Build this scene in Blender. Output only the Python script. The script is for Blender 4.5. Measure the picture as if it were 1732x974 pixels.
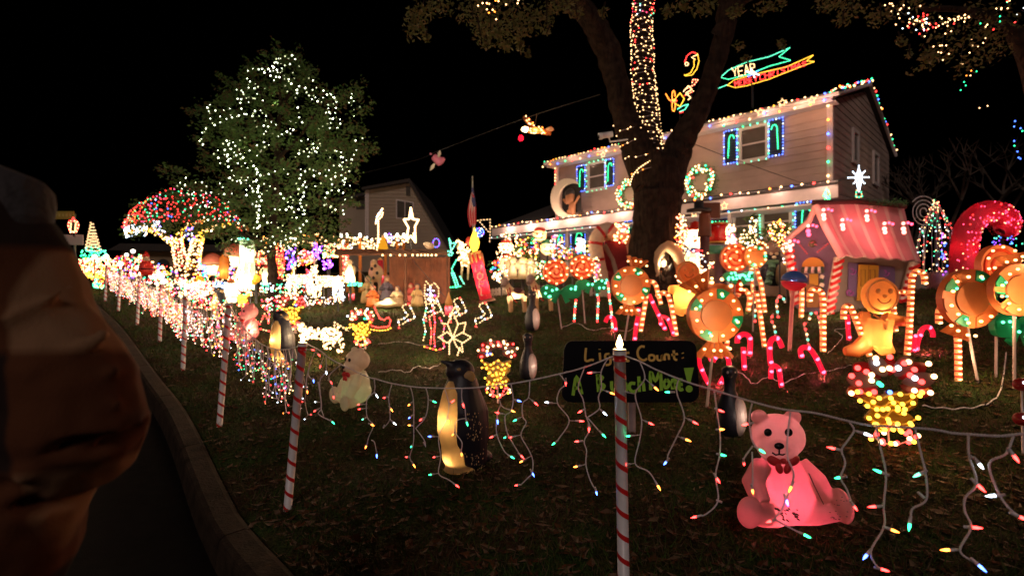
import bpy, math, random
import numpy as np
from mathutils import Vector, Matrix
for _o in list(bpy.data.objects): bpy.data.objects.remove(_o)
SC = bpy.context.scene
COL = SC.collection
random.seed(7)
R = random.Random(11)
F = 850.0; CX, CY = 866.0, 487.0; EYE = 1.55

# ---------------------------------------------------------------- camera, night sky, exposure
cam_d = bpy.data.cameras.new('camera'); cam = bpy.data.objects.new('camera', cam_d); COL.objects.link(cam)
cam.location = (0, 0, EYE); cam.rotation_euler = (math.radians(90), 0, 0)
cam_d.sensor_width = 36; cam_d.lens = 36*F/1732; cam_d.clip_start = .05; cam_d.clip_end = 600
cam_d.dof.use_dof = True; cam_d.dof.focus_distance = 2.5; cam_d.dof.aperture_fstop = 2.3
SC.camera = cam
SC.render.resolution_x, SC.render.resolution_y = 1024, 575
W = bpy.data.worlds.new('World'); SC.world = W; W.use_nodes = True
_nt = W.node_tree; _nt.nodes.clear()
_sky = _nt.nodes.new('ShaderNodeTexSky'); _sky.sky_type = 'NISHITA'; _sky.sun_disc = False
_sky.sun_elevation = math.radians(-4); _sky.sun_rotation = math.radians(200)
_bg = _nt.nodes.new('ShaderNodeBackground'); _bg.inputs[1].default_value = 0.002
_wo = _nt.nodes.new('ShaderNodeOutputWorld')
_nt.links.new(_sky.outputs[0], _bg.inputs[0]); _nt.links.new(_bg.outputs[0], _wo.inputs[0])
_sd = bpy.data.lights.new('night_light', 'SUN'); _sd.energy = .52; _sd.angle = math.radians(14); _sd.color = (1, .80, .73)
_so = bpy.data.objects.new('night_light', _sd); COL.objects.link(_so); _so.rotation_euler = (math.radians(58), 0, math.radians(-8))
SC.view_settings.view_transform = 'Standard'; SC.view_settings.look = 'None'
SC.view_settings.exposure = 0.0; SC.view_settings.gamma = 1.0
SC.cycles.use_denoising = True
SC.cycles.max_bounces = 5; SC.cycles.diffuse_bounces = 3; SC.cycles.transmission_bounces = 4
SC.cycles.sample_clamp_indirect = 4.0
SC.cycles.use_light_tree = True

# ---------------------------------------------------------------- materials
MATS = {}
def mat(name, col, rough=.6, metal=0., var=0., scale=8., bump=0., bscale=30., trans=0., emit=0., ecol=None, coords='Object'):
    if name in MATS: return MATS[name]
    m = bpy.data.materials.new(name); m.use_nodes = True; MATS[name] = m
    nt = m.node_tree; b = nt.nodes['Principled BSDF']; out = nt.nodes['Material Output']
    b.inputs['Base Color'].default_value = (*col, 1); b.inputs['Roughness'].default_value = rough
    b.inputs['Metallic'].default_value = metal
    tc = nt.nodes.new('ShaderNodeTexCoord')
    if var > 0:
        n = nt.nodes.new('ShaderNodeTexNoise'); n.inputs['Scale'].default_value = scale; n.inputs['Detail'].default_value = 5
        nt.links.new(tc.outputs[coords], n.inputs['Vector'])
        r = nt.nodes.new('ShaderNodeMapRange'); r.inputs[1].default_value = .3; r.inputs[2].default_value = .7
        r.inputs[3].default_value = 1-var; r.inputs[4].default_value = 1+var*.6
        nt.links.new(n.outputs[0], r.inputs[0])
        mx = nt.nodes.new('ShaderNodeVectorMath'); mx.operation = 'SCALE'; mx.inputs[0].default_value = col
        nt.links.new(r.outputs[0], mx.inputs['Scale']); nt.links.new(mx.outputs[0], b.inputs['Base Color'])
        csrc = mx.outputs[0]
    else: csrc = None
    if bump > 0:
        n2 = nt.nodes.new('ShaderNodeTexNoise'); n2.inputs['Scale'].default_value = bscale; n2.inputs['Detail'].default_value = 6
        nt.links.new(tc.outputs[coords], n2.inputs['Vector'])
        bp = nt.nodes.new('ShaderNodeBump'); bp.inputs['Strength'].default_value = bump; bp.inputs['Distance'].default_value = .02
        nt.links.new(n2.outputs[0], bp.inputs['Height']); nt.links.new(bp.outputs[0], b.inputs['Normal'])
    if trans > 0:
        t = nt.nodes.new('ShaderNodeBsdfTranslucent'); t.inputs[0].default_value = (*col, 1)
        if csrc: nt.links.new(csrc, t.inputs[0])
        ms = nt.nodes.new('ShaderNodeMixShader'); ms.inputs[0].default_value = trans
        nt.links.new(b.outputs[0], ms.inputs[1]); nt.links.new(t.outputs[0], ms.inputs[2]); nt.links.new(ms.outputs[0], out.inputs[0])
    if emit > 0:
        b.inputs['Emission Color'].default_value = (*(ecol or col), 1); b.inputs['Emission Strength'].default_value = emit
        m.cycles.emission_sampling = 'NONE' if emit < 1.5 else 'AUTO'
    return m
def glow(name, col, s, sampled=True):
    if name in MATS: return MATS[name]
    m = bpy.data.materials.new(name); m.use_nodes = True; MATS[name] = m
    nt = m.node_tree; nt.nodes.clear()
    e = nt.nodes.new('ShaderNodeEmission'); e.inputs[0].default_value = (*col, 1); e.inputs[1].default_value = s
    o = nt.nodes.new('ShaderNodeOutputMaterial'); nt.links.new(e.outputs[0], o.inputs[0])
    m.cycles.emission_sampling = 'AUTO' if sampled else 'NONE'
    return m
BC = dict(q=(1,.60,.50), e=(1,.60,.27), w=(1,.56,.24), r=(1,.035,.03), g=(.03,.85,.28), b=(.07,.16,1), y=(1,.50,.04), p=(.32,.07,1), c=(.72,.86,1), o=(1,.24,.03), k=(1,.06,.16), t=(.13,.9,.5), v=(.95,.35,.75))
BS = dict(q=5.5, e=2.6, w=6.5, r=9, g=6, b=8, y=5, p=6, c=6, o=8, k=7, t=4.5, v=5)
def B(c, f=1.0, sampled=True):
    return glow('bulb_%s_%s%s' % (c, f, '' if sampled else '_far'), BC[c], BS[c]*f, sampled)

# ---------------------------------------------------------------- mesh builder
class MB:
    def __init__(s): s.v = []; s.f = []; s.m = []; s.sm = []; s.mats = []
    def mi(s, m):
        if m not in s.mats: s.mats.append(m)
        return s.mats.index(m)
    def add(s, vs, fs, m, smooth=False):
        o = len(s.v); k = s.mi(m); s.v.extend([tuple(p) for p in vs])
        for f in fs: s.f.append(tuple(i+o for i in f)); s.m.append(k); s.sm.append(smooth)
        return s
    def box(s, c, sz, m, M=None):
        x, y, z = (q/2 for q in sz)
        vs = [Vector((a*x, b*y, d*z)) for a in (-1,1) for b in (-1,1) for d in (-1,1)]
        if M is not None: vs = [M @ q for q in vs]
        vs = [q + Vector(c) for q in vs]
        return s.add(vs, [(0,1,3,2),(4,6,7,5),(0,4,5,1),(2,3,7,6),(0,2,6,4),(1,5,7,3)], m)
    def tube(s, pts, r, m, n=6, cap=True, smooth=True, closed=False):
        pts = [Vector(p) for p in pts]; N = len(pts)
        if N < 2: return s
        rr = r if isinstance(r, (list, tuple)) else [r]*N
        up = None; vs = []
        for i, p in enumerate(pts):
            if closed: t = pts[(i+1) % N]-pts[i-1]
            else: t = (pts[min(i+1,N-1)]-pts[max(i-1,0)])
            if t.length < 1e-9: t = Vector((0,0,1))
            t.normalize()
            if up is None: up = t.orthogonal().normalized()
            else:
                up = up - t*up.dot(t)
                up = up.normalized() if up.length > 1e-6 else t.orthogonal().normalized()
            b = t.cross(up)
            for k in range(n):
                a = 2*math.pi*k/n; vs.append(p + (up*math.cos(a)+b*math.sin(a))*rr[i])
        fs = []
        for i in range(N if closed else N-1):
            j = (i+1) % N
            for k in range(n):
                l = (k+1) % n; fs.append((i*n+k, j*n+k, j*n+l, i*n+l))
        if cap and not closed: fs.append(tuple(range(n-1,-1,-1))); fs.append(tuple((N-1)*n+k for k in range(n)))
        return s.add(vs, fs, m, smooth)
    def ell(s, c, r, m, nu=14, nv=9, M=None):
        if not isinstance(r, (tuple, list)): r = (r, r, r)
        vs = [Vector((0,0,-r[2]))]
        for j in range(1, nv):
            a = math.pi*j/nv - math.pi/2
            for i in range(nu):
                b = 2*math.pi*i/nu; vs.append(Vector((r[0]*math.cos(a)*math.cos(b), r[1]*math.cos(a)*math.sin(b), r[2]*math.sin(a))))
        vs.append(Vector((0,0,r[2])))
        fs = [(0, 1+(i+1)%nu, 1+i) for i in range(nu)]
        for j in range(nv-2):
            for i in range(nu):
                a = 1+j*nu; k = (i+1) % nu; fs.append((a+i, a+k, a+nu+k, a+nu+i))
        L = len(vs)-1; a = 1+(nv-2)*nu
        fs += [(a+i, a+(i+1)%nu, L) for i in range(nu)]
        if M is not None: vs = [M @ q for q in vs]
        return s.add([q+Vector(c) for q in vs], fs, m, True)
    def lathe(s, prof, m, n=20, c=(0,0,0), M=None, smooth=True):
        vs = []
        for r, z in prof:
            for i in range(n):
                a = 2*math.pi*i/n; vs.append(Vector((r*math.cos(a), r*math.sin(a), z)))
        fs = [(j*n+i, j*n+(i+1)%n, (j+1)*n+(i+1)%n, (j+1)*n+i) for j in range(len(prof)-1) for i in range(n)]
        fs.append(tuple(range(n-1,-1,-1))); fs.append(tuple((len(prof)-1)*n+i for i in range(n)))
        if M is not None: vs = [M @ q for q in vs]
        return s.add([q+Vector(c) for q in vs], fs, m, smooth)
    def prism(s, poly, y0, y1, m, smooth=False):      # outline in the x-z plane, extruded in y
        n = len(poly)
        vs = [(p[0], y0, p[1]) for p in poly] + [(p[0], y1, p[1]) for p in poly]
        fs = [tuple(range(n)), tuple(range(2*n-1, n-1, -1))] + [((i+1)%n, i, n+i, n+(i+1)%n) for i in range(n)]
        return s.add(vs, fs, m, smooth)
    def bulb(s, c, r, m):
        x, y, z = c
        s.add([(x+r,y,z),(x,y+r,z),(x-r,y,z),(x,y-r,z),(x,y,z+r),(x,y,z-r)],
              [(0,1,4),(1,2,4),(2,3,4),(3,0,4),(1,0,5),(2,1,5),(3,2,5),(0,3,5)], m)
    def mesh(s, name):
        me = bpy.data.meshes.new(name); me.from_pydata(s.v, [], s.f)
        for m in s.mats: me.materials.append(m)
        me.polygons.foreach_set('material_index', s.m); me.polygons.foreach_set('use_smooth', s.sm)
        me.update(); return me
    def build(s, name, parent=None, kind=None, label=None, world=False):
        if not s.f: return None
        if world and parent is not None:
            o0 = parent.location; par = parent.parent
            if par is not None: o0 = o0 + par.location
            s.v = [(a-o0.x, b-o0.y, c-o0.z) for a, b, c in s.v]
        o = bpy.data.objects.new(name, s.mesh(name)); COL.objects.link(o)
        if parent is not None: o.parent = parent
        if kind: o['kind'] = kind
        if label: o['label'] = label
        return o
def tag(o, label, cat, group=None, kind=None):
    if label: o['label'] = label
    if cat: o['category'] = cat
    if group: o['group'] = group
    if kind: o['kind'] = kind
    return o
def empty(name, loc, label, cat, group=None):
    o = bpy.data.objects.new(name, None); COL.objects.link(o); o.location = loc; o.empty_display_size = .1
    return tag(o, label, cat, group)
def share(name, me, parent, loc, rot=(0,0,0), sc=1.0):
    o = bpy.data.objects.new(name, me); COL.objects.link(o); o.parent = parent; o.location = loc; o.rotation_euler = rot
    o.scale = (sc,)*3
    return o
def blob(name, mb, vox, parent=None, sm=4, label=None):          # many swelling shapes grown into ONE continuous skin
    o = mb.build(name, parent, label=label)
    r = o.modifiers.new('skin', 'REMESH'); r.mode = 'VOXEL'; r.voxel_size = vox; r.use_smooth_shade = True
    s = o.modifiers.new('soft', 'SMOOTH'); s.factor = .6; s.iterations = sm
    return o
LK = 1.0
def lamp(parent, loc, col, watts, rad=.0):  # bulbs inside lit figures, plus unseen fill lamps added around them
    d = bpy.data.lights.new('bulb_or_fill_light', 'POINT'); d.energy = watts*LK; d.color = col; d.shadow_soft_size = rad
    o = bpy.data.objects.new('bulb_or_fill_light', d); COL.objects.link(o); o.location = loc
    if parent is not None: o.parent = parent
    return o

# ---------------------------------------------------------------- the lie of the land
def ss(a, b, x):
    t = max(0., min(1., (x-a)/(b-a))); return t*t*(3-2*t)
def VC(u):                                                    # kerb line
    if u < 2.4: return .93 - (2.4-u)*.05
    return .93 + .24*ss(2.4, 6, u) + .2*ss(5, 12, u)
def lawn_h(u, v):
    if u < 3.2: z = .22 + .035*(3.2-max(u,-12))
    else: z = .22 + .085*(min(u,16)-3.2) + .5*.085*min(max(u-16,0),12)
    z += .088*(min(max(v,.6),15)-1.2)
    if u > 6: z -= .0022*(min(u,22)-6)*(min(max(v,1),15)-1)
    return z
def G(x, y):
    u = (y-x)*.70711; v = (x+y)*.70711; vc = VC(u)
    if v >= vc: return lawn_h(u, v)
    return lawn_h(u, vc) - .15
def at(px, py, Y): return Vector(((px-CX)/F*Y, Y, EYE-(py-CY)/F*Y))
def hit(px, py, Ymax=45):
    a = (px-CX)/F; b = (py-CY)/F; Y = 1.0; last = 1.0
    while Y < Ymax:
        if EYE - b*Y <= G(a*Y, Y): break
        last = Y; Y *= 1.02
    lo, hi = last, Y
    for _ in range(20):
        mid = (lo+hi)/2
        if EYE - b*mid <= G(a*mid, mid): hi = mid
        else: lo = mid
    return Vector((a*hi, hi, EYE - b*hi))
class Fig:                                                    # a thing whose root stands on the ground; P() gives local points
    def __init__(s, name, label, cat, bx, by, group=None, Y=None, gY=None):
        if gY: Y = gY; by = CY-(G((bx-CX)/F*Y, Y)-EYE)*F/Y      # stands on the ground at that depth
        if Y is None: w = hit(bx, by)
        else:
            w = at(bx, by, Y)
        s.bx, s.by, s.Y = bx, by, w.y; s.s = w.y/F
        s.root = empty(name, w, label, cat, group)
    def P(s, x, y, d=0.): return Vector(((x-s.bx)*s.s, d, (s.by-y)*s.s))
def smooth(pts, k=6, closed=False):
    pts = [Vector(p) for p in pts]; N = len(pts); out = []
    if N < 3: return pts
    for i in range(N if closed else N-1):
        p0 = pts[i-1] if (closed or i > 0) else pts[0]; p1 = pts[i]; p2 = pts[(i+1) % N]
        p3 = pts[(i+2) % N] if (closed or i+2 < N) else pts[-1]
        for j in range(k):
            t = j/k; out.append(.5*((2*p1)+(p2-p0)*t+(2*p0-5*p1+4*p2-p3)*t*t+(3*p1-p0-3*p2+p3)*t**3))
    if not closed: out.append(pts[-1])
    return out
def walk(pts, step, off=0.):                                  # evenly spaced points along a polyline
    out = []; d = off
    for a, b in zip(pts[:-1], pts[1:]):
        a = Vector(a); b = Vector(b); L = (b-a).length
        while d <= L and L > 0:
            out.append(a + (b-a)*(d/L)); d += step
        d -= L
    return out
def arc(cx, cy, rx, ry, a0, a1, n=12):
    return [(cx+rx*math.cos(math.radians(a0+(a1-a0)*i/n)), cy-ry*math.sin(math.radians(a0+(a1-a0)*i/n))) for i in range(n+1)]
def inside(poly, x, y):
    c = False; n = len(poly)
    for i in range(n):
        x1, y1 = poly[i]; x2, y2 = poly[(i+1) % n]
        if (y1 > y) != (y2 > y) and x < (x2-x1)*(y-y1)/(y2-y1)+x1: c = not c
    return c
def rnd_in(poly, n, rr=R):
    xs = [p[0] for p in poly]; ys = [p[1] for p in poly]; out = []; k = 0
    while len(out) < n and k < n*40:
        k += 1; x = rr.uniform(min(xs), max(xs)); y = rr.uniform(min(ys), max(ys))
        if inside(poly, x, y): out.append((x, y))
    return out
# ---------------------------------------------------------------- ground: lawn, kerb, street
def ground_mat():
    m = mat('lawn_soil', (.05,.045,.02), .95); nt = m.node_tree; b = nt.nodes['Principled BSDF']
    tc = nt.nodes.new('ShaderNodeTexCoord')
    n = nt.nodes.new('ShaderNodeTexNoise'); n.inputs['Scale'].default_value = 2.2; n.inputs['Detail'].default_value = 8
    n2 = nt.nodes.new('ShaderNodeTexNoise'); n2.inputs['Scale'].default_value = 45; n2.inputs['Detail'].default_value = 4
    nt.links.new(tc.outputs['Object'], n.inputs[0]); nt.links.new(tc.outputs['Object'], n2.inputs[0])
    cr = nt.nodes.new('ShaderNodeValToRGB'); cr.color_ramp.elements[0].position = .38; cr.color_ramp.elements[0].color = (.040,.021,.009,1)
    cr.color_ramp.elements[1].position = .62; cr.color_ramp.elements[1].color = (.024,.045,.009,1)
    nt.links.new(n.outputs[0], cr.inputs[0])
    mx = nt.nodes.new('ShaderNodeMix'); mx.data_type = 'RGBA'; mx.blend_type = 'MULTIPLY'; mx.inputs[0].default_value = .9
    c2 = nt.nodes.new('ShaderNodeValToRGB'); c2.color_ramp.elements[0].position = .35; c2.color_ramp.elements[0].color = (.35,.35,.35,1); c2.color_ramp.elements[1].position = .65; c2.color_ramp.elements[1].color = (1.5,1.5,1.5,1)
    nt.links.new(n2.outputs[0], c2.inputs[0]); nt.links.new(cr.outputs[0], mx.inputs[6]); nt.links.new(c2.outputs[0], mx.inputs[7])
    nt.links.new(mx.outputs[2], b.inputs['Base Color'])
    bp = nt.nodes.new('ShaderNodeBump'); bp.inputs['Strength'].default_value = .8; bp.inputs['Distance'].default_value = .03
    nt.links.new(n2.outputs[0], bp.inputs['Height']); nt.links.new(bp.outputs[0], b.inputs['Normal'])
    return m
def uv2xy(u, v): return ((v-u)*.70711, (v+u)*.70711)
def seq(a, b, fine, coarse, lo, hi):
    out = []; x = a
    while x < b:
        out.append(x); x += fine if lo <= x < hi else coarse
    out.append(b); return out
mb = MB(); us = seq(-60, 220, .25, 2.5, -3, 26); ws = [0,.03]+seq(.15, 180, .25, 2.0, 0, 22)
vs = []
for u in us:
    vc = VC(u)
    for w in ws:
        v = vc+.0+w; x, y = uv2xy(u, v)
        jig = 0 if w < .1 else (.012*math.sin(u*5.1+v*3.3)+.01*math.sin(v*7.7-u*2.9))
        vs.append((x, y, lawn_h(u, v)+jig-(.02 if w == 0 else 0)))
n = len(ws)
mb.add(vs, [(i*n+j, (i+1)*n+j, (i+1)*n+j+1, i*n+j+1) for i in range(len(us)-1) for j in range(n-1)], ground_mat(), True)
lawn = mb.build('lawn', kind='structure'); tag(lawn, 'dark lawn of thin grass and fallen leaves sloping up to the house', None)

conc = mat('kerb_concrete', (.038,.025,.017), .9, var=.45, scale=9, bump=.5, bscale=60)
mb = MB(); kerb = bpy.data.objects.new('kerb', None); COL.objects.link(kerb); kerb['kind'] = 'structure'; tag(kerb, 'worn pale concrete kerb curving along the dark street', None)
u = -3.0
while u < 40:                                                # kerb stones with joints between
    L = 1.5; ub = u+L-.012; mbk = MB(); vs = []; N = 7
    for k in range(N):
        q = u+(ub-u)*k/(N-1); vc = VC(q); h = lawn_h(q, vc)
        for dv, dz in ((.0,.006),(-.03,.022),(-.13,.02),(-.155,.004),(-.165,-.02),(-.18,-.15),(.0,-.15)):
            x, y = uv2xy(q, vc+dv); vs.append((x, y, h+dz))
    fs = [(i*7+j, (i+1)*7+j, (i+1)*7+(j+1) % 7, i*7+(j+1) % 7) for i in range(N-1) for j in range(7)]
    fs += [tuple(range(7)), tuple((N-1)*7+6-j for j in range(7))]
    mbk.add(vs, fs, conc, False).build('kerb_stone', kerb); u += L
asph = mat('street_asphalt', (.011,.008,.007), .85, var=.4, scale=14, bump=.6, bscale=160)
mb = MB(); vs = []; us2 = seq(-60, 220, .5, 2.5, -3, 26); ws2 = [.17, .5, 1, 2, 4, 9]
for u in us2:
    vc = VC(u); h = lawn_h(u, vc)-.15
    for w in ws2:
        x, y = uv2xy(u, vc-w); vs.append((x, y, h+.012*min(w, 4)))
n = len(ws2)
mb.add(vs, [(i*n+j, i*n+j+1, (i+1)*n+j+1, (i+1)*n+j) for i in range(len(us2)-1) for j in range(n-1)], asph, True)
st = mb.build('street', kind='structure'); tag(st, 'dark asphalt street between the kerb and the person in the jacket', None)
mb = MB(); vs = []                                            # the verge beyond the street
for u in us2:
    vc = VC(u); h = lawn_h(u, vc)-.15
    for w, dz in ((9.01,.048), (9.02,.2), (60,.6)):
        x, y = uv2xy(u, vc-w); vs.append((x, y, h+dz))
mb.add(vs, [(i*3+j, i*3+j+1, (i+1)*3+j+1, (i+1)*3+j) for i in range(len(us2)-1) for j in range(2)], MATS['lawn_soil'], True)
tag(mb.build('far_verge', kind='structure'), 'dark grass verge on the far side of the street', None)

# grass blades and leaf litter, thousands of them: one object each
def scatter(name, label, n, blade, mats, rmax, seed, power=1.6):
    rs = np.random.RandomState(seed); V = []; Fc = []; Mi = []; k = 0
    while k < n:
        Y = .9+(rmax-.9)*rs.rand()**power; a = rs.uniform(-.85, 1.12); x = a*Y
        u = (Y-x)*.70711; v = (x+Y)*.70711
        if v < VC(u)+.02: continue
        z = lawn_h(u, v)+(.012*math.sin(u*5.1+v*3.3)+.01*math.sin(v*7.7-u*2.9))
        vs, fs = blade(rs, x, Y, z); o = len(V); V.extend(vs)
        for f in fs: Fc.append(tuple(i+o for i in f)); Mi.append(rs.randint(len(mats)) if not isinstance(mats, int) else 0)
        k += 1
    me = bpy.data.meshes.new(name); me.from_pydata(V, [], Fc)
    for m in mats: me.materials.append(m)
    me.polygons.foreach_set('material_index', Mi); me.update()
    o = bpy.data.objects.new(name, me); COL.objects.link(o); tag(o, label, name.replace('_', ' '), kind='stuff'); return o
def blade(rs, x, y, z):
    a = rs.rand()*6.283; h = .02+.035*rs.rand()*(1+y*.05); w = .0016+.0006*y; l = .03*rs.randn(); l2 = .03*rs.randn()
    dx, dy = math.cos(a)*w, math.sin(a)*w
    return [(x-dx, y-dy, z-.004), (x+dx, y+dy, z-.004), (x+l, y+l2, z+h)], [(0,1,2)]
def leaf(rs, x, y, z):
    a = rs.rand()*6.283; L = .018+.035*rs.rand(); w = L*(.25+.3*rs.rand()); c, s = math.cos(a), math.sin(a); k = .012*rs.rand(); t = .3*rs.randn()*w
    P = lambda p, q, r: (x+c*p-s*q, y+s*p+c*q, z+.008+r)
    return [P(-L,0,k), P(0,-w,k*.2+abs(t)), P(L,0,k), P(0,w,k*.2), P(0,0,-.002)], [(0,1,4),(1,2,4),(2,3,4),(3,0,4)]
gm = [mat('grass_green', (.045,.08,.015), .8), mat('grass_olive', (.05,.055,.014), .8), mat('grass_straw', (.075,.048,.02), .8)]
scatter('grass', 'short thin grass growing over the dark lawn', 90000, blade, gm, 15, 3)
lm = [mat('leaf_brown', (.085,.036,.014), .8), mat('leaf_dark', (.04,.021,.011), .8), mat('leaf_tan', (.13,.075,.04), .8)]
scatter('fallen_leaves', 'curled brown leaves littering the dark lawn', 9000, leaf, lm, 9, 5, 1.2)
# ---------------------------------------------------------------- candy striped fence posts
white_pl = mat('white_plastic', (.72,.70,.70), .35, var=.08, scale=30)
red_tape = mat('red_tape', (.62,.02,.02), .3)
wirew = mat('pale_wire', (.78,.68,.70), .45)
black_pl = mat('black_plastic', (.015,.015,.017), .4)
flame_m = glow('flame_bulb', (1,.66,.28), 22)
# (bottom px, bottom py, top px, top py, depth)
POSTS = [(1055,990,1048,592,2.04),(486,865,512,580,3.0),(372,708,388,512,4.3),(309,635,314,500,6.0),(270,585,273,480,7.5),
         (232,553,236,466,8.9),(200,530,204,455,10.3),(178,512,180,448,11.7)]
PW = ['nearest striped post with a white cap and lit flame, in front of the black sign',
      'striped post with the second largest height, left of the sitting white bear',
      'striped post next left of the tall one by the white bear','striped post fourth from the nearest along the kerb',
      'striped post fifth from the nearest along the kerb','striped post sixth from the nearest, by the kerb',
      'striped post seventh from the nearest, beside the jacket sleeve','farthest visible striped post, just over the jacket shoulder']
TOPS = []
for i, (bx, by, tx, ty, Y) in enumerate(POSTS):
    b = at(bx, by, Y); t = at(tx, ty, Y); gz = G(b.x, b.y); b = b + (b-t)*((b.z-gz+.06)/(t.z-b.z))
    root = empty('striped_post', (b.x, b.y, gz), PW[i], 'fence post', 'candy striped posts along the kerb')
    ax = (t-b); L = ax.length; ax.normalize(); e1 = ax.orthogonal().normalized(); e2 = ax.cross(e1); r = .0235
    MB().tube([b, t], r, white_pl, 20).build('pole', root, world=True)
    hb = []; wd = .022; pitch = .094
    mbs = MB(); vs = []; nseg = int(L*.93/pitch*24)
    for k in range(nseg+1):
        q = k/24*pitch; a = -2*math.pi*k/24
        d = (e1*math.cos(a)+e2*math.sin(a))*(r+.0008)
        vs += [b+ax*(q+.03)+d, b+ax*(q+.03+wd)+d]
    mbs.add(vs, [(2*k, 2*k+1, 2*k+3, 2*k+2) for k in range(nseg)], red_tape, True).build('red_stripe', root, world=True)
    MB().tube([t-ax*.045, t-ax*.02], r+.0014, red_tape, 20).build('red_band', root, world=True)
    MB().tube([t-ax*.019, t+ax*.004], r+.003, white_pl, 20).build('cap', root, world=True)
    fl = MB(); pr = [(.004,0),(.011,.008),(.0135,.018),(.010,.032),(.005,.046),(.001,.056)]
    fr = 1.0 if i == 0 else .95
    fl.lathe([(a*fr*1.05, z*fr) for a, z in pr], flame_m, 12, c=t+ax*.006)
    fl.build('flame_bulb', root, world=True)
    if i < 5:
        lamp(root, (t+ax*.06)-root.location, (1,.62,.3), 1.3 if i == 0 else 1.2)
    TOPS.append(t-ax*.01)
nxt = Vector((1.86, .60, G(1.86,.6)))                       # the post that the near string runs on to, just outside the picture
root = empty('striped_post', nxt, 'striped post holding the right end of the nearest string, past the frame edge', 'fence post', 'candy striped posts along the kerb')
MB().tube([nxt-Vector((0,0,.05)), nxt+Vector((0,0,.97))], .0235, white_pl, 20).build('pole', root, world=True)

# ---------------------------------------------------------------- icicle light strings
def on_span(px, py, A, Bp):
    a = (px-CX)/F; dx, dy = Bp.x-A.x, Bp.y-A.y
    t = (a*A.y-A.x)/(dx-a*dy); Y = A.y+t*dy
    return at(px, py, Y)
def twist(mb, pts, r, m, pitch=.013, n=4):
    pts = smooth(pts, 5); q = walk(pts, pitch/5); 
    if len(q) < 3: return mb.tube(pts, r*1.6, m, 5)
    for ph in (0, math.pi):
        out = []
        for i, p in enumerate(q):
            t = (q[min(i+1,len(q)-1)]-q[max(i-1,0)]).normalized(); e = t.cross(Vector((.3,1,.1))).normalized(); f = t.cross(e)
            a = i*2*math.pi/5+ph; out.append(p+(e*math.cos(a)+f*math.sin(a))*r*.85)
        mb.tube(out, r, m, n)
    return mb
def minibulb(wire, root, a, b, c, sc=1.0):                    # socket leaves the wire at a, bulb tip at b
    a = Vector(a); b = Vector(b); d = (b-a); L = max(d.length, 1e-4); d /= L
    bl = .017*sc; s0 = b-d*(bl+.019*sc)
    if L > .045*sc: wire.tube([a, s0], .0016*sc, wirew, 5)
    wire.tube([s0, b-d*bl], [.0034*sc,.0042*sc], wirew, 8)
    if c is None: return
    bm_ = MB(); bm_.tube([b-d*bl, b-d*bl*.5, b-d*.002, b+d*.003], [.0034*sc,.0036*sc,.0022*sc,.0006*sc], B(c,1.5), 8)
    bm_.build('bulb', root, world=True)
def traced(name, label, A, Bp, main, drops, bulbs):
    mid = (A+Bp)/2; root = empty(name, (mid.x, mid.y, G(mid.x, mid.y)), label, 'light string', 'icicle light strings hung between the striped posts')
    w = MB(); S = lambda p: on_span(p[0], p[1], A, Bp)
    twist(w, [S(p) for p in main], .0021, wirew)
    for d in drops: twist(w, [S(p)+Vector((0,.004*math.sin(k*2.),0)) for k, p in enumerate(d)], .0017, wirew)
    for a, b, c in bulbs:
        pa = S(a); pb = S(b); pb = pb+Vector((R.uniform(-.008,.008), R.uniform(-.01,.01), 0)); minibulb(w, root, pa, pb, c)
    w.build('wire', root, world=True)
    return root
T0, T1, T2 = TOPS[0], TOPS[1], TOPS[2]
TN = nxt+Vector((0,0,.95))
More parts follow.
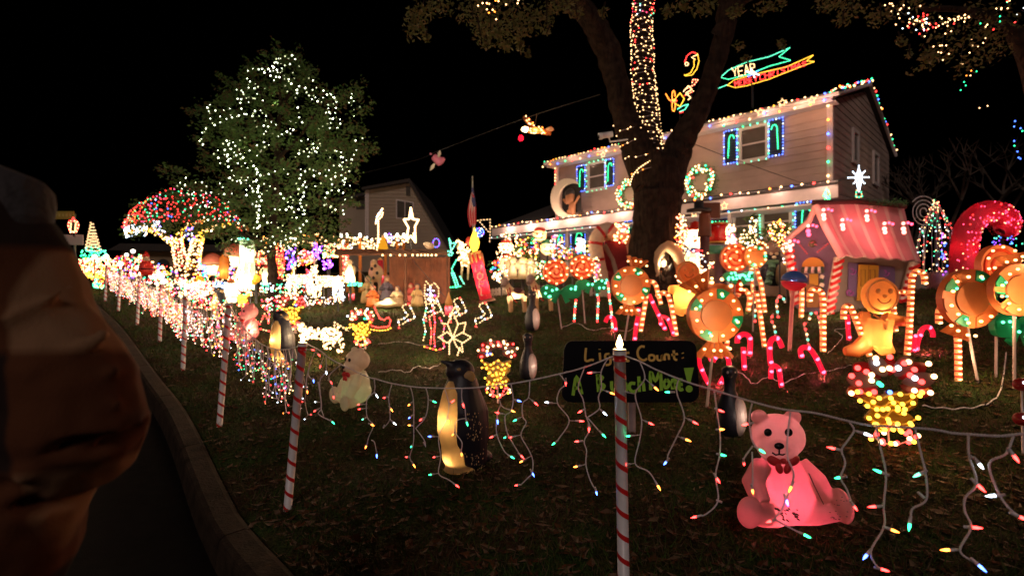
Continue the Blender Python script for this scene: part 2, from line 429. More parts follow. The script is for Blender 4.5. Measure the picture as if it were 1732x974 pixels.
traced('icicle_lights', 'nearest icicle string, sagging right from the flame topped post past the pink bear', T0, TN,
 [(1052,600),(1082,611),(1110,625),(1160,645),(1206,659),(1272,679),(1324,692),(1377,698),(1436,712),(1475,719),(1569,725),(1611,732),(1641,734),(1690,737),(1732,733),(1800,728)],
 [[(1082,611),(1091,640),(1074,666),(1085,709),(1082,745),(1074,783),(1097,797),(1112,820)],
  [(1148,640),(1145,663),(1157,705),(1145,737),(1131,768),(1129,778)],
  [(1208,660),(1213,695),(1217,731),(1217,768),(1211,804),(1214,846),(1193,869),(1182,872)],
  [(1272,682),(1268,708),(1272,745),(1282,758)],[(1273,754),(1260,774),(1258,780)],[(1272,764),(1274,804),(1272,824)],
  [(1337,697),(1334,731),(1331,771),(1342,797),(1341,817),(1329,843),(1320,864),(1313,878),(1337,892),(1357,902)],
  [(1436,713),(1446,728),(1432,745),(1423,761),(1431,784),(1421,807),(1431,826),(1442,852)],[(1446,728),(1458,732)],
  [(1482,722),(1491,758),(1497,801),(1494,855),(1497,891),(1472,930),(1481,955),(1495,963)],
  [(1548,726),(1560,770),(1564,800),(1566,844),(1545,861),(1540,876)],
  [(1638,736),(1641,770),(1650,816),(1632,840),(1634,865),(1641,891),(1622,929),(1647,950),(1662,961)],[(1641,770),(1656,782)],
  [(1714,737),(1708,761),(1696,769),(1672,784),(1690,831),(1705,858),(1724,873)]],
 [((1112,820),(1117,828),'o'),((1091,640),(1110,660),'o'),((1074,666),(1050,661),'b'),((1085,709),(1107,718),'r'),((1074,783),(1055,787),'r'),((1084,735),(1062,737),'g'),
  ((1129,778),(1127,786),'b'),((1145,663),(1123,662),'g'),((1157,705),(1178,718),'r'),((1145,737),(1167,746),'o'),
  ((1182,872),(1171,873),'r'),((1213,692),(1222,695),'r'),((1217,726),(1226,725),'o'),((1217,768),(1231,770),'g'),((1211,806),(1219,817),'r'),((1214,846),(1230,853),None),
  ((1282,758),(1294,766),'g'),((1268,716),(1256,718),'r'),((1258,780),(1257,788),'r'),((1272,824),(1272,835),'o'),
  ((1357,902),(1370,907),'g'),((1341,817),(1334,829),'y'),((1329,843),(1330,853),'b'),((1313,878),(1294,882),'r'),
  ((1442,852),(1448,864),'r'),((1423,761),(1403,755),'r'),((1421,807),(1409,808),'g'),((1456,731),(1468,736),'c'),
  ((1495,963),(1508,966),'r'),((1497,801),(1474,793),'g'),((1494,855),(1472,856),'r'),((1497,891),(1517,901),'o'),((1472,930),(1462,943),'b'),
  ((1540,876),(1537,893),'g'),((1564,797),(1540,804),'t'),((1566,844),(1573,851),None),
  ((1662,961),(1673,967),'b'),((1650,816),(1671,831),'r'),((1641,891),(1663,892),'r'),((1622,929),(1593,928),'o'),((1652,779),(1661,793),'c'),
  ((1708,761),(1730,782),'r'),((1690,837),(1671,838),'c'),((1724,873),(1736,880),'r')])
traced('icicle_lights', 'icicle string running left from the flame topped post past the big penguin', T1, T0,
 [(516,580),(540,592),(558,606),(581,618),(619,636),(637,641),(662,648),(700,654),(737,656),(795,656),(835,652),(881,646),(960,629),(1000,617),(1028,606),(1046,600)],
 [[(988,623),(978,655),(986,675),(991,703),(998,725),(988,745),(992,762),(991,785),(998,811),(1008,829)],
  [(946,632),(957,649),(946,660),(943,682),(963,711),(946,740),(939,748)],
  [(1028,606),(1017,629),(1017,654),(1012,672),(1014,691),(994,705)],[(990,703),(999,712),(1012,727)],
  [(896,644),(894,672),(884,681),(884,704),(890,715),(881,735),(893,758),(901,778),(900,799),(893,807),(882,819)],
  [(864,649),(868,675),(864,695),(854,704),(858,732),(868,750),(879,768)],
  [(841,651),(847,684),(860,692)],[(847,684),(841,701),(840,732),(852,761),(861,770)],
  [(781,656),(781,675),(786,686),(788,709)],[(788,707),(772,712),(770,730),(781,747),(780,762)],
  [(752,657),(759,684),(755,709),(742,738),(745,773),(742,800),(758,810),(770,819)],
  [(720,655),(724,675),(720,704),(703,724)],[(703,724),(717,744),(720,755)],
  [(694,653),(699,678),(700,724),(699,750),(693,773),(699,785)],
  [(663,649),(657,671),(659,688),(659,710),(648,724)],[(659,708),(667,717)],
  [(633,641),(633,662),(621,675),(621,705),(631,719),(624,738),(621,750)],[(628,744),(633,748),(637,764)],
  [(551,603),(551,628),(541,645),(544,688),(538,700),(561,712)],[(535,591),(524,616),(522,634),(530,642)],
  [(576,617),(556,636),(562,652),(564,668)],[(538,645),(542,674),(544,692),(548,704)],[(524,616),(518,640),(519,655)]],
 [((1008,829),(1013,838),'b'),((989,745),(974,746),'r'),((991,785),(969,789),'o'),((991,690),(979,697),'r'),((996,718),(999,730),'r'),
  ((939,748),(936,752),'g'),((943,682),(923,680),'c'),((963,711),(984,712),'r'),((957,645),(957,652),'r'),
  ((1017,629),(996,630),'r'),((1017,658),(1037,667),'o'),((1014,691),(1027,701),'c'),((1012,727),(1023,740),'g'),
  ((882,819),(873,822),'r'),((894,672),(907,685),'r'),((884,704),(869,711),'g'),((881,735),(864,741),'r'),((900,770),(881,782),'o'),((899,797),(905,806),'b'),
  ((879,768),(885,774),'r'),((868,675),(883,679),'b'),((854,700),(841,697),'r'),((858,738),(852,741),'g'),
  ((860,692),(870,696),'o'),((861,770),(867,774),'g'),((841,705),(845,716),'b'),((840,735),(829,739),'r'),
  ((788,709),(793,719),'g'),((781,675),(784,688),'r'),((770,730),(765,737),'o'),((780,762),(778,771),'o'),
  ((758,684),(767,677),'r'),((742,738),(727,737),'b'),((757,705),(762,716),'o'),((745,771),(731,774),'r'),((742,800),(728,803),'g'),((770,819),(776,824),'r'),
  ((724,675),(738,681),'g'),((720,704),(712,711),'r'),((719,752),(720,757),None),
  ((699,678),(689,686),'o'),((700,700),(689,708),'b'),((700,720),(691,719),'o'),((699,750),(692,757),'g'),((693,773),(686,773),'r'),((698,783),(700,790),'o'),
  ((648,724),(646,728),None),((664,713),(669,718),'c'),((657,671),(650,673),'r'),((659,688),(661,696),'o'),
  ((621,683),(604,684),'r'),((621,690),(605,692),'r'),((621,705),(612,710),'t'),((631,719),(634,720),'o'),((621,750),(620,758),'o'),((637,764),(638,773),'b'),((633,662),(638,672),'c'),
  ((561,712),(564,717),'g'),((544,688),(533,695),'r'),((551,622),(553,633),'c'),((530,642),(533,646),'b'),((519,655),(518,665),'o'),
  ((564,668),(564,674),'r'),((562,652),(560,645),'r'),((535,595),(543,602),'r'),((541,680),(530,680),'c'),((516,590),(530,592),'r'),((548,600),(541,622),'r')])
def icicles(label, A, Bp, nd, length, per, seed, near):       # the strings further down the kerb, drop after drop
    rr = random.Random(seed); mid = (A+Bp)/2
    root = empty('icicle_lights', (mid.x, mid.y, G(mid.x, mid.y)), label, 'light string', 'icicle light strings hung between the striped posts')
    w = MB(); bb = MB(); main = []
    for k in range(25):
        t = k/24; p = A.lerp(Bp, t); p.z -= (.16 if near else .1)*4*t*(1-t); main.append(p)
    w.tube(main, .0035 if near else .004, wirew, 5)
    side = Vector(((Bp-A).y, -(Bp-A).x, 0)).normalized()
    cols = 'rrggbwwokwqcr' if near else 'qqqqrrkgwyqocq'
    for k in range(nd):
        t = (k+rr.uniform(.1,.9))/nd; p = A.lerp(Bp, t); p.z -= (.16 if near else .1)*4*t*(1-t)
        off = side*rr.uniform(-.05,.12); p = p+off*.3; L = length*rr.uniform(.45,1.0); q = [p.copy()]; n = max(2, int(L/.075)); dr = (Bp-A).normalized(); dr.z = 0
        for j in range(n):
            p = p+dr*rr.uniform(-.035,.035)+side*rr.uniform(-.01,.02)+Vector((0,0,-L/n)); q.append(p.copy())
        w.tube(smooth(q, 2), .0028, wirew, 4)
        for c in q[1:]:
            for _ in range(per):
                d = (dr*rr.uniform(-.05,.05)+Vector((0,0,rr.uniform(-.05,.02)))+side*rr.uniform(-.03,.03)); e = c+d
                w.tube([c, e], .0026, wirew, 4)
                bb.bulb(e, .0052 if near else .0078, B(rr.choice(cols), 1.0))
    w.build('wire', root, world=True); bb.build('bulb', root, world=True, kind='stuff')
    return root
SP = ['crowded icicle string between the second and third striped posts','icicle string between the third and fourth striped posts along the kerb',
      'icicle string between the fourth and fifth striped posts along the kerb','icicle string between the fifth and sixth striped posts along the kerb',
      'icicle string between the sixth and seventh striped posts along the kerb','farthest icicle string along the kerb, ending above the jacket shoulder']
for i in range(1, 7):
    icicles(SP[i-1], TOPS[i], TOPS[i+1], [30,36,36,34,32,30][i-1], [.42,.44,.5,.5,.5,.5][i-1], [2,2,3,3,3,3][i-1], 40+i, i < 2)

# ---------------------------------------------------------------- the person in the plaid jacket
def plaid():
    m = mat('plaid_jacket', (.2,.1,.05), .95); nt = m.node_tree; b = nt.nodes['Principled BSDF']
    tc = nt.nodes.new('ShaderNodeTexCoord')
    def wave(dirn, sc, ph):
        w = nt.nodes.new('ShaderNodeTexWave'); w.bands_direction = dirn; w.inputs['Scale'].default_value = sc; w.inputs['Phase Offset'].default_value = ph
        w.inputs['Distortion'].default_value = 2.2; nt.links.new(tc.outputs['Object'], w.inputs[0])
        r = nt.nodes.new('ShaderNodeValToRGB'); r.color_ramp.elements[0].position = .42; r.color_ramp.elements[1].position = .56
        nt.links.new(w.outputs[1], r.inputs[0]); return r
    a = wave('Z', .9, 1.2); c = wave('X', 1.4, 2.2)
    ad = nt.nodes.new('ShaderNodeMix'); ad.data_type = 'RGBA'; ad.inputs[0].default_value = .5
    nt.links.new(a.outputs[0], ad.inputs[6]); nt.links.new(c.outputs[0], ad.inputs[7])
    r = nt.nodes.new('ShaderNodeValToRGB'); r.color_ramp.elements[0].color = (.025,.015,.012,1); r.color_ramp.elements[1].color = (.26,.14,.075,1)
    e = r.color_ramp.elements.new(.5); e.color = (.10,.036,.016,1)
    nt.links.new(ad.outputs[2], r.inputs[0])
    n = nt.nodes.new('ShaderNodeTexNoise'); n.inputs['Scale'].default_value = 320
    nt.links.new(tc.outputs['Object'], n.inputs[0])
    bp = nt.nodes.new('ShaderNodeBump'); bp.inputs['Strength'].default_value = .5; bp.inputs['Distance'].default_value = .003
    nt.links.new(n.outputs[0], bp.inputs['Height']); nt.links.new(bp.outputs[0], b.inputs['Normal'])
    nt.links.new(r.outputs[0], b.inputs['Base Color']); return m
PY = .78; pc = at(-215, 487, PY); gz = G(pc.x, pc.y)
per = empty('person', (pc.x, pc.y, gz), 'person at the left edge in a brown plaid jacket with fleece lining, arm bent', 'person')
Wp = lambda x, y, d=0: at(x, y, PY)+Vector((0, d, 0))
skin = mat('skin', (.5,.3,.22), .5); jeans = mat('dark_trousers', (.03,.035,.05), .9); fle = mat('fleece', (.46,.36,.42), 1, bump=1, bscale=90); hood_m = mat('grey_hood', (.045,.038,.038), 1, var=.3, scale=20, bump=.6, bscale=60)
bod = MB()
bod.tube([Vector((pc.x-.02,pc.y,gz+.9)), Vector((pc.x-.02,pc.y,gz+1.1)), Wp(-215,600), Wp(-215,420), Wp(-215,330), Wp(-215,260), Wp(-215,200)], [.15,.15,.15,.15,.11,.065,.06], skin, 14)
bod.ell(Wp(-215,110), (.075,.095,.115), skin)
for sx in (-1, 1):
    bod.tube([Vector((pc.x+.09*sx,pc.y,gz+.95)), Vector((pc.x+.1*sx,pc.y-.02,gz+.5)), Vector((pc.x+.1*sx,pc.y,gz+.08))], [.09,.065,.045], skin, 12)
    bod.ell((pc.x+.1*sx,pc.y+.06,gz+.04), (.045,.13,.04), skin)
bod.ell(Wp(-205,118)+Vector((.01,.095,-.0)), (.014,.02,.02), skin)
bod.tube([Wp(-60,400), Wp(60,650), Wp(-20,760,.1), Wp(-120,800,.2)], [.05,.045,.035,.028], skin, 12)
hb = Wp(-130,805,.24); bod.ell(hb, (.045,.03,.04), skin)
for k in range(4): bod.tube([hb+Vector((-.03,.01,.03-.018*k)), hb+Vector((-.075,.015,.028-.018*k)), hb+Vector((-.09,-.008,.02-.018*k))], .0085, skin, 6)
bod.tube([hb+Vector((-.01,0,.035)), hb+Vector((-.03,-.005,.07))], .01, skin, 6)
blob('body', bod, .012, per).location = -per.location
jk = MB()
jk.tube([Wp(-240,1040), Wp(-235,860), Wp(-230,650), Wp(-225,480), Wp(-215,390)], [.22,.23,.225,.2,.12], None, 18)
jk.tube([Wp(-190,400), Wp(-90,385), Wp(-26,408,.0), Wp(18,470), Wp(76,570), Wp(128,655), Wp(130,720)], [.10,.095,.088,.086,.082,.088,.092], None, 16)
jk.tube([Wp(128,690), Wp(90,740,.02), Wp(10,790,.06), Wp(-90,820,.12)], [.098,.10,.088,.062], None, 16)
jk.tube([Wp(40,800,.0), Wp(-20,900,.0), Wp(-60,1010,0)], [.10,.12,.11], None, 16)
for (x0,y0,x1,y1,rr_) in ((60,600,205,585,.018),(55,650,222,640,.02),(60,700,225,695,.022),(40,745,200,745,.02),(0,780,150,800,.02),(30,520,160,500,.014),(90,640,150,760,.02),(10,700,120,800,.024),(40,560,190,620,.016),(0,830,110,860,.02),(-30,450,90,480,.014)):
    jk.tube([Wp(x0,y0,-.07), Wp((x0+x1)/2,(y0+y1)/2+26,-.078), Wp(x1,y1-22,-.028)], [rr_*.4,rr_*.7,rr_*.3], None, 8)
jk.mats = [plaid()]
o = blob('jacket', jk, .0065, per, 5); o.location = -per.location
tx = bpy.data.textures.new('cloth_folds', 'CLOUDS'); tx.noise_scale = .13
dm = o.modifiers.new('folds', 'DISPLACE'); dm.texture = tx; dm.strength = .028; dm.mid_level = .5; dm.texture_coords = 'LOCAL'
hd = MB()
hd.tube([Wp(-170,330,.02), Wp(-90,318,.03), Wp(0,345,.03), Wp(30,388,.0), Wp(42,430,-.03)], [.06,.062,.054,.042,.022], hood_m, 12)
hd.tube([Wp(-40,330,.04), Wp(4,334,.05), Wp(38,348,.05)], [.03,.028,.012], hood_m, 10)
blob('hood', hd, .007, per, 3).location = -per.location
fl = MB()
fl.tube([Wp(-45,380,-.12), Wp(-4,440,-.155), Wp(16,520,-.165), Wp(28,620,-.17), Wp(32,700,-.17), Wp(10,745,-.16)], [.018,.024,.027,.026,.024,.014], fle, 12)
blob('fleece_lining', fl, .005, per, 2).location = -per.location
MB().tube([Vector((pc.x,pc.y,gz+1.0)), Vector((pc.x,pc.y,gz+.75))], [.17,.17], jeans, 14).build('trousers', per, world=True)
hr = MB().ell(Wp(-215,95)+Vector((0,-.015,0)), (.085,.1,.11), mat('dark_hair', (.03,.02,.015), .7)); hr.build('hair', per, world=True)
for sx in (-1, 1):
    MB().tube([Vector((pc.x+.09*sx,pc.y,gz+.98)), Vector((pc.x+.1*sx,pc.y-.02,gz+.5)), Vector((pc.x+.1*sx,pc.y,gz+.09))], [.105,.085,.07], jeans, 14).build('trouser_leg', per, world=True)
    MB().ell((pc.x+.1*sx,pc.y+.06,gz+.045), (.055,.15,.05), black_pl).build('shoe', per, world=True)

# ---------------------------------------------------------------- blow moulded bears
def bm_mat(name, col, tr=.6): return mat(name, col, .42, trans=tr, bump=.05, bscale=25, var=.1, scale=12)
pinkp = bm_mat('pink_blow_mould', (.93,.50,.51)); whitep = bm_mat('white_blow_mould', (.82,.70,.60)); eye_m = mat('gloss_black', (.01,.008,.008), .15)
redp = bm_mat('red_blow_mould', (.75,.05,.05), .3); dirt = mat('brown_smudge', (.12,.06,.04), .9)
def bear(f, col, lampcol, watts, bow=redp, lampy=805):         # authored in pixels of the big bear, scaled by k
    k = f.k; P = lambda x, y, d=0: Vector(((x-1340)*k*f.s*f.mx, d*k*f.s, (888-y)*k*f.s)) if k < 1 else at(x, y, f.Y+d*f.s)-f.root.location
    r = lambda q: q*k*f.s
    m = MB()
    m.ell(P(1315,737), (r(43),r(40),r(37)), col, 20, 14)                                            # head
    m.ell(P(1315,757,-20), (r(33),r(28),r(24)), col, 16, 10); m.ell(P(1317,758,-38), (r(17),r(16),r(13)), col, 14, 9)
    for ex in (1284, 1341): m.ell(P(ex,705,0), (r(14),r(10),r(13)), col, 14, 9)
    m.tube([P(1316,775,0), P(1322,800,2), P(1326,830,0), P(1328,852,0)], [r(28),r(41),r(46),r(44)], col, 20)  # chest, belly
    m.ell(P(1322,842,0), (r(50),r(48),r(42)), col, 20, 12)
    m.tube([P(1288,784,-8), P(1274,815,-30), P(1288,850,-48)], [r(15),r(18),r(15)], col, 12)        # arm
    m.tube([P(1352,782,-5), P(1380,814,-22), P(1402,846,-34)], [r(14),r(18),r(13)], col, 12)
    m.tube([P(1308,864,-16), P(1288,868,-40), P(1272,866,-62)], [r(26),r(21),r(17)], col, 14)        # leg
    m.ell(P(1268,866,-68), (r(20),r(12),r(25)), col, 16, 10)
    m.tube([P(1340,856,-8), P(1380,864,-24), P(1416,862,-36)], [r(30),r(22),r(17)], col, 14)
    m.ell(P(1424,855,-42), (r(15),r(19),r(29)), col, 16, 10, M=Matrix.Rotation(-.25,4,'Y'))
    blob('body', m, r(2.1), f.root, 3)
    for ex, er in ((1299,6.5),(1334,6.5)): MB().ell(P(ex,731,-38 if ex<1310 else -37), (r(er),r(4),r(er)), eye_m, 12, 8).build('eye', f.root)
    MB().ell(P(1318,754,-54), (r(8),r(5),r(5.5)), eye_m, 12, 8).build('nose', f.root)
    MB().tube([P(1306,765,-50), P(1312,769,-53), P(1318,768,-54.5), P(1324,769,-53), P(1330,765,-50)], r(1.3), eye_m, 6).tube([P(1318,758,-55), P(1318,768,-54.5)], r(1.2), eye_m, 6).build('mouth', f.root)
    b = MB(); 
    for q in (-1, 1):
        b.ell(P(1325+q*15,779,-40), (r(13),r(5),r(8)), bow, 12, 8, M=Matrix.Rotation(q*-.35,4,'Y')); b.ell(P(1325+q*7,792,-44), (r(6),r(4),r(9)), bow, 10, 7, M=Matrix.Rotation(q*.4,4,'Y'))
    b.ell(P(1325,779,-44), (r(5),r(5),r(5)), bow, 10, 7); b.build('bow', f.root)
    if k == 1:
        c = MB(); rr = random.Random(4)
        for _ in range(46):
            x = rr.uniform(1300, 1352); z = 868+rr.gauss(0,5)-abs(x-1326)*.1; c.ell(P(x, z, -40-rr.uniform(2,8)), (r(rr.uniform(.8,3)),r(6),r(rr.uniform(.3,.9))), dirt, 5, 3)
        for _ in range(20): c.ell(P(rr.uniform(1400,1434), rr.uniform(840,880), -68+rr.uniform(-2,2)), (r(rr.uniform(.5,2)),r(1.2),r(.5)), dirt, 5, 3)
        c.build('scuff_mark', f.root, kind='stuff')
        MB().tube([P(1368,800,-47), P(1378,822,-48), P(1388,842,-52), P(1393,852,-48)], r(.7), dirt, 5).build('mould_seam', f.root)
    if k == 1: lamp(f.root, P(1315,742,0), (1,.42,.40), .42)
    lamp(f.root, P(1322,lampy,-4), lampcol, watts*(k*f.s)**2)
f = Fig('bear_figure','large pink glowing plastic teddy bear with a red bow, sitting on the lawn in front','plastic bear',1340,888,'sitting plastic teddy bears'); f.k = 1; f.mx = 1
bear(f, pinkp, (1,.12,.19), 2.3e5, lampy=836); lamp(f.root, Vector((-.16,-.10,.10)), (1,.16,.18), .35); big_bear = f
f = Fig('bear_figure','white plastic bear with a green glow in its belly, sitting beside the tall striped post','plastic bear',600,684,'sitting plastic teddy bears'); f.k = .5; f.mx = -.62
bear(f, whitep, (.25,1,.35), .16e5, lampy=852); lamp(f.root, Vector((.1,.45,.35)), (1,.8,.6), .9); f.root.rotation_euler.z = math.radians(-38)  # second lamp is outside the bear, added to warm it
f = Fig('bear_figure','small pink plastic bear far behind, left of the second penguin','plastic bear',418,577,'sitting plastic teddy bears'); f.k = .33; f.mx = -.8
bear(f, pinkp, (1,.25,.25), 1.0e5); f.root.rotation_euler.z = math.radians(-30)

# ---------------------------------------------------------------- penguins
blackp = mat('penguin_black', (.010,.009,.017), .5, bump=.3, bscale=14); creamp = bm_mat('penguin_cream', (.85,.58,.26), .6); scuff = mat('worn_paint', (.62,.42,.22), .6)
def penguin(f, k=1., mirror=1, watts=.9e5, chips=True):       # authored on the big penguin: base (785,790), head (785,612)
    P = lambda x, y, d=0: Vector(((x-785)*k*f.s*mirror, d*k*f.s, (790-y)*k*f.s)); r = lambda q: q*k*f.s
    m = MB()
    m.tube([P(783,635,0), P(781,655,0), P(783,690,0), P(786,725,0), P(792,760,0), P(794,784,0)], [r(23),r(30),r(38),r(39),r(33),r(30)], blackp, 18)
    m.ell(P(778,627,0), (r(25),r(22),r(20)), blackp, 16, 10); m.tube([P(770,620,-4), P(756,612,-6), P(744,608,-8)], [r(10),r(5),r(1.6)], blackp, 10)
    m.tube([P(800,660,14), P(815,700,14), P(818,745,10), P(806,778,6)], [r(12),r(14),r(11),r(4)], blackp, 10)
    m.ell(P(818,775,6), (r(17),r(18),r(10)), blackp, 12, 8)
    blob('body', m, r(2.2), f.root, 3)
    b = MB()
    prof = [(1,640,9),(759,655,14),(755,680,19),(754,710,20),(756,735,17),(764,760,20),(770,780,22)]
    b.tube([P(765,642,-12), P(763,660,-17), P(759,690,-22), P(758,718,-22), P(762,742,-18), P(768,762,-16), P(774,783,-14)], [r(7),r(15),r(19),r(19),r(17),r(22),r(18)], creamp, 14)
    b.ell(P(775,784,-22), (r(26),r(20),r(7)), creamp, 14, 8)
    blob('belly', b, r(2.0), f.root, 3)
    MB().ell(P(791,634,-18), (r(11),r(5),r(10)), creamp, 12, 8).build('cheek_patch', f.root)
    MB().ell(P(775,621,-21), (r(3.4),r(2),r(2.6)), creamp, 10, 6).build('eye', f.root)
    if chips:
        c = MB(); rr = random.Random(5)
        for _ in range(110):
            y = rr.uniform(690, 786); x = 786+rr.gauss(8,9)+(y-690)*.12; dd = -38 if y < 740 else -33
            q = math.sqrt(max(.05, 1-((x-788)/39)**2)); sz = rr.uniform(.5,2.2)
            c.ell(P(x, y, -38.2*q if y < 735 else -33*q), (r(sz*.5),r(.35),r(sz)), scuff, 5, 3)
        c.build('worn_paint', f.root, kind='stuff')
    lamp(f.root, P(750,702,-28), (1,.62,.28), watts*.11*(k*f.s)**2); lamp(f.root, P(757,768,-26), (1,.62,.28), watts*.045*(k*f.s)**2)
f = Fig('penguin_figure','large black and cream plastic penguin with chipped paint, head turned left','penguin',785,790,'plastic penguins'); penguin(f, watts=4.2e5); f.root.rotation_euler.z = math.radians(10)
f = Fig('penguin_figure','glowing cream bellied penguin standing behind the second striped post','penguin',478,616,'plastic penguins'); penguin(f, .5, 1, 6.5e5, False); f.root.rotation_euler.z = math.radians(38)
f = Fig('penguin_figure','small penguin behind the fence lights left of the small pink bear','penguin',372,540,'plastic penguins'); penguin(f, .3, 1, 6e5, False); f.root.rotation_euler.z = math.radians(35)
f = Fig('penguin_figure','farthest small penguin near the light wrapped tree trunk','penguin',294,512,'plastic penguins'); penguin(f, .26, 1, 6e5, False); f.root.rotation_euler.z = math.radians(35)
paleb = bm_mat('pale_belly', (.85,.66,.6), .4)
for (bx, by, ty, label, tilt) in ((1234,737,618,'slim dark penguin with a white oval belly beside the pink bear', .0),(893,642,563,'slim dark penguin standing right of the lit fan figure', .0),(900,560,492,'slim dark penguin below the reindeer figures', 0)):
    f = Fig('slim_penguin', label, 'penguin', bx, by, 'slim dark penguins with oval bellies'); h = by-ty; k = h/120; q = f.s*k
    P = lambda x, y, d=0: Vector((x*q, d*q, y*q))
    m = MB(); m.lathe([(10*q,0),(19*q,6*q),(22*q,25*q),(21*q,45*q),(15*q,66*q),(9*q,80*q),(9.5*q,96*q),(13*q,106*q),(12.5*q,114*q),(6*q,119.5*q)], blackp, 20)
    m.tube([P(0,107,-8), P(-6,104,-16), P(-10,102,-22)], [4.5*q,3*q,.8*q], blackp, 8); m.build('body', f.root)
    MB().ell(P(10,36,-13), (13*q,12*q,33*q), paleb, 16, 12).build('belly', f.root)
    for e in (-1,1): MB().ell(P(e*6-2,110,-11),(2*q,1.5*q,2.5*q),paleb,8,6).build('eye_patch', f.root)
    lamp(f.root, P(16,40,-40), (1,.75,.6), .35)  # unseen lamp added in front to light the belly

# ---------------------------------------------------------------- the hand painted board
board_m = mat('board_black', (.006,.006,.009), .6, var=.3, scale=6); yel = mat('sign_yellow', (.75,.48,.12), .7); grn = mat('sign_green', (.30,.62,.05), .7)
f = Fig('painted_sign','black board on a post, painted Light Count: A Bunch More! in yellow and green','sign',1070,735); 
out = []
for cx_, cy_, a0 in ((1162,592,0),(970,592,90),(966,664,180),(1166,664,270)):
    out += [f.P(x, y) for x, y in arc(cx_, cy_, 16, 16, a0, a0+90, 5)]
MB().prism([(p.x, p.z) for p in out], -.006, .012, board_m).build('board', f.root)
MB().tube([f.P(1070,640,.03), f.P(1070,745,.03)], .035, mat('grey_wood',(.3,.22,.22),.9,var=.3), 4).build('sign_post', f.root)
def paint(f, name, strokes, r, m, d=-.0072, flat=.0012):
    b = MB()
    for s in strokes:
        pts = smooth([f.P(x, y, d) for x, y in s], 4) if len(s) > 2 else [f.P(x, y, d) for x, y in s]
        ww = r*f.s; n = len(pts); L = []; Rr = []
        for i, p in enumerate(pts):
            t = (pts[min(i+1,n-1)]-pts[max(i-1,0)]).normalized(); e = Vector((-t.z,0,t.x))*ww
            L.append(p+e); Rr.append(p-e)
        ring = L+Rr[::-1]; ring = [(q.x, q.z) for q in ring]
        vs = [(q.x, d, q.z) for q in L]+[(q.x, d, q.z) for q in Rr]+[(q.x, d-flat, q.z) for q in L]+[(q.x, d-flat, q.z) for q in Rr]
        fs = [(2*n+i, 2*n+i+1, 3*n+i+1, 3*n+i) for i in range(n-1)]+[(i, i+1, 2*n+i+1, 2*n+i) for i in range(n-1)]+[(n+i+1, n+i, 3*n+i, 3*n+i+1) for i in range(n-1)]
        b.add(vs, fs, m)
    o = b.build(name, f.root); return o
# yellow row
for s in ([[(991,588),(990,609),(1000,608),(1004,609)]], [[(1014,596),(1015,609)],[(1014,590),(1014,591)]], [[(1031,598),(1024,599),(1024,606),(1031,605),(1031,598),(1032,614),(1024,617)]], [[(1040,586),(1041,609)],[(1041,600),(1047,598),(1049,609)]],
          [[(1057,590),(1059,609),(1064,609)],[(1052,597),(1064,596)]],
          [[(1090,586),(1083,586),(1078,594),(1080,604),(1088,609),(1094,606)]], [[(1104,600),(1098,601),(1098,608),(1104,609),(1107,604),(1104,600)]], [[(1111,600),(1112,608),(1118,608),(1119,600),(1120,609)]],
          [[(1124,609),(1124,600),(1130,600),(1131,608)]], [[(1139,592),(1140,606),(1145,608)],[(1135,600),(1146,598)]], [[(1154,596),(1154.5,597.5)],[(1154,604),(1154.5,605.5)]]):
    paint(f, 'letter', s, 1.9, yel)
for s in ([[(969,668),(975,636),(984,666)],[(971,656),(983,655)]], [[(1010,632),(1012,662)],[(1010,634),(1019,638),(1012,646),(1022,652),(1013,662)]], [[(1034,644),(1035,658),(1043,658),(1044,644),(1045,660)]],
          [[(1050,662),(1050,648),(1058,648),(1059,662)]], [[(1074,648),(1066,648),(1064,656),(1070,662),(1076,660)]], [[(1080,636),(1081,662)],[(1081,650),(1087,647),(1089,661)]],
          [[(1100,659),(1100,628),(1108,644),(1116,628),(1118,660)]], [[(1127,641),(1122,648),(1126,656),(1132,648),(1127,641)]], [[(1137,658),(1137,642),(1144,645),(1138,650),(1145,658)]], [[(1154,642),(1148,643),(1149,658),(1155,657)],[(1149,650),(1154,649)]]):
    paint(f, 'letter', s, 2.7, grn)
MB().prism([(p.x, p.z) for p in (f.P(1156,622), f.P(1173,621), f.P(1167,647), f.P(1162,647))], -.0085, -.0065, grn).build('letter', f.root)
MB().tube([f.P(1165,657,-.0085), f.P(1165,657,-.0065)], 6*f.s, grn, 14, smooth=False).build('letter', f.root)
# ---------------------------------------------------------------- the decorated house
HX, HY = 8.24, 13.0; HA = math.radians(-46.2); HW, HD = 9.3, 7.4
fx, fy = math.cos(HA), math.sin(HA)                          # along the facade, left to right
H0 = Vector((HX-fx*HW, HY-fy*HW, 0))                          # local origin: left front corner; local x along the facade, y into the house
GH = .75
def fac(px, py, d=0.):                                        # photo pixel -> house local point on the plane y=d
    a = (px-CX)/F; ox, oy = H0.x-fy*d, H0.y+fx*d
    # a*Y = ox + t*fx ; Y = oy + t*fy
    t = (a*oy-ox)/(fx-a*fy); Y = oy+t*fy
    return Vector((t, d, EYE-(py-CY)/F*Y))
def Hroot(name, label, cat, group=None):
    e = empty(name, (H0.x, H0.y, 0), label, cat, group); e.rotation_euler.z = HA; return e
house = Hroot('house', 'two storey house with beige lap siding, outlined with strings of coloured lights', 'house')
side_m = mat('beige_siding', (.42,.30,.24), .7, var=.3, scale=.9); trim_m = mat('white_trim', (.62,.52,.48), .6, var=.1, scale=5)
roof_m = mat('roof_shingle', (.05,.04,.035), .95, var=.4, scale=20, bump=.5, bscale=60); glass_d = mat('window_dark', (.10,.085,.07), .12, var=.3, scale=2)
eave = fac(1402, 171).z; ez0 = fac(948, 276).z; porch_z = fac(1300, 340, -1).z
zE = (eave+ez0)/2
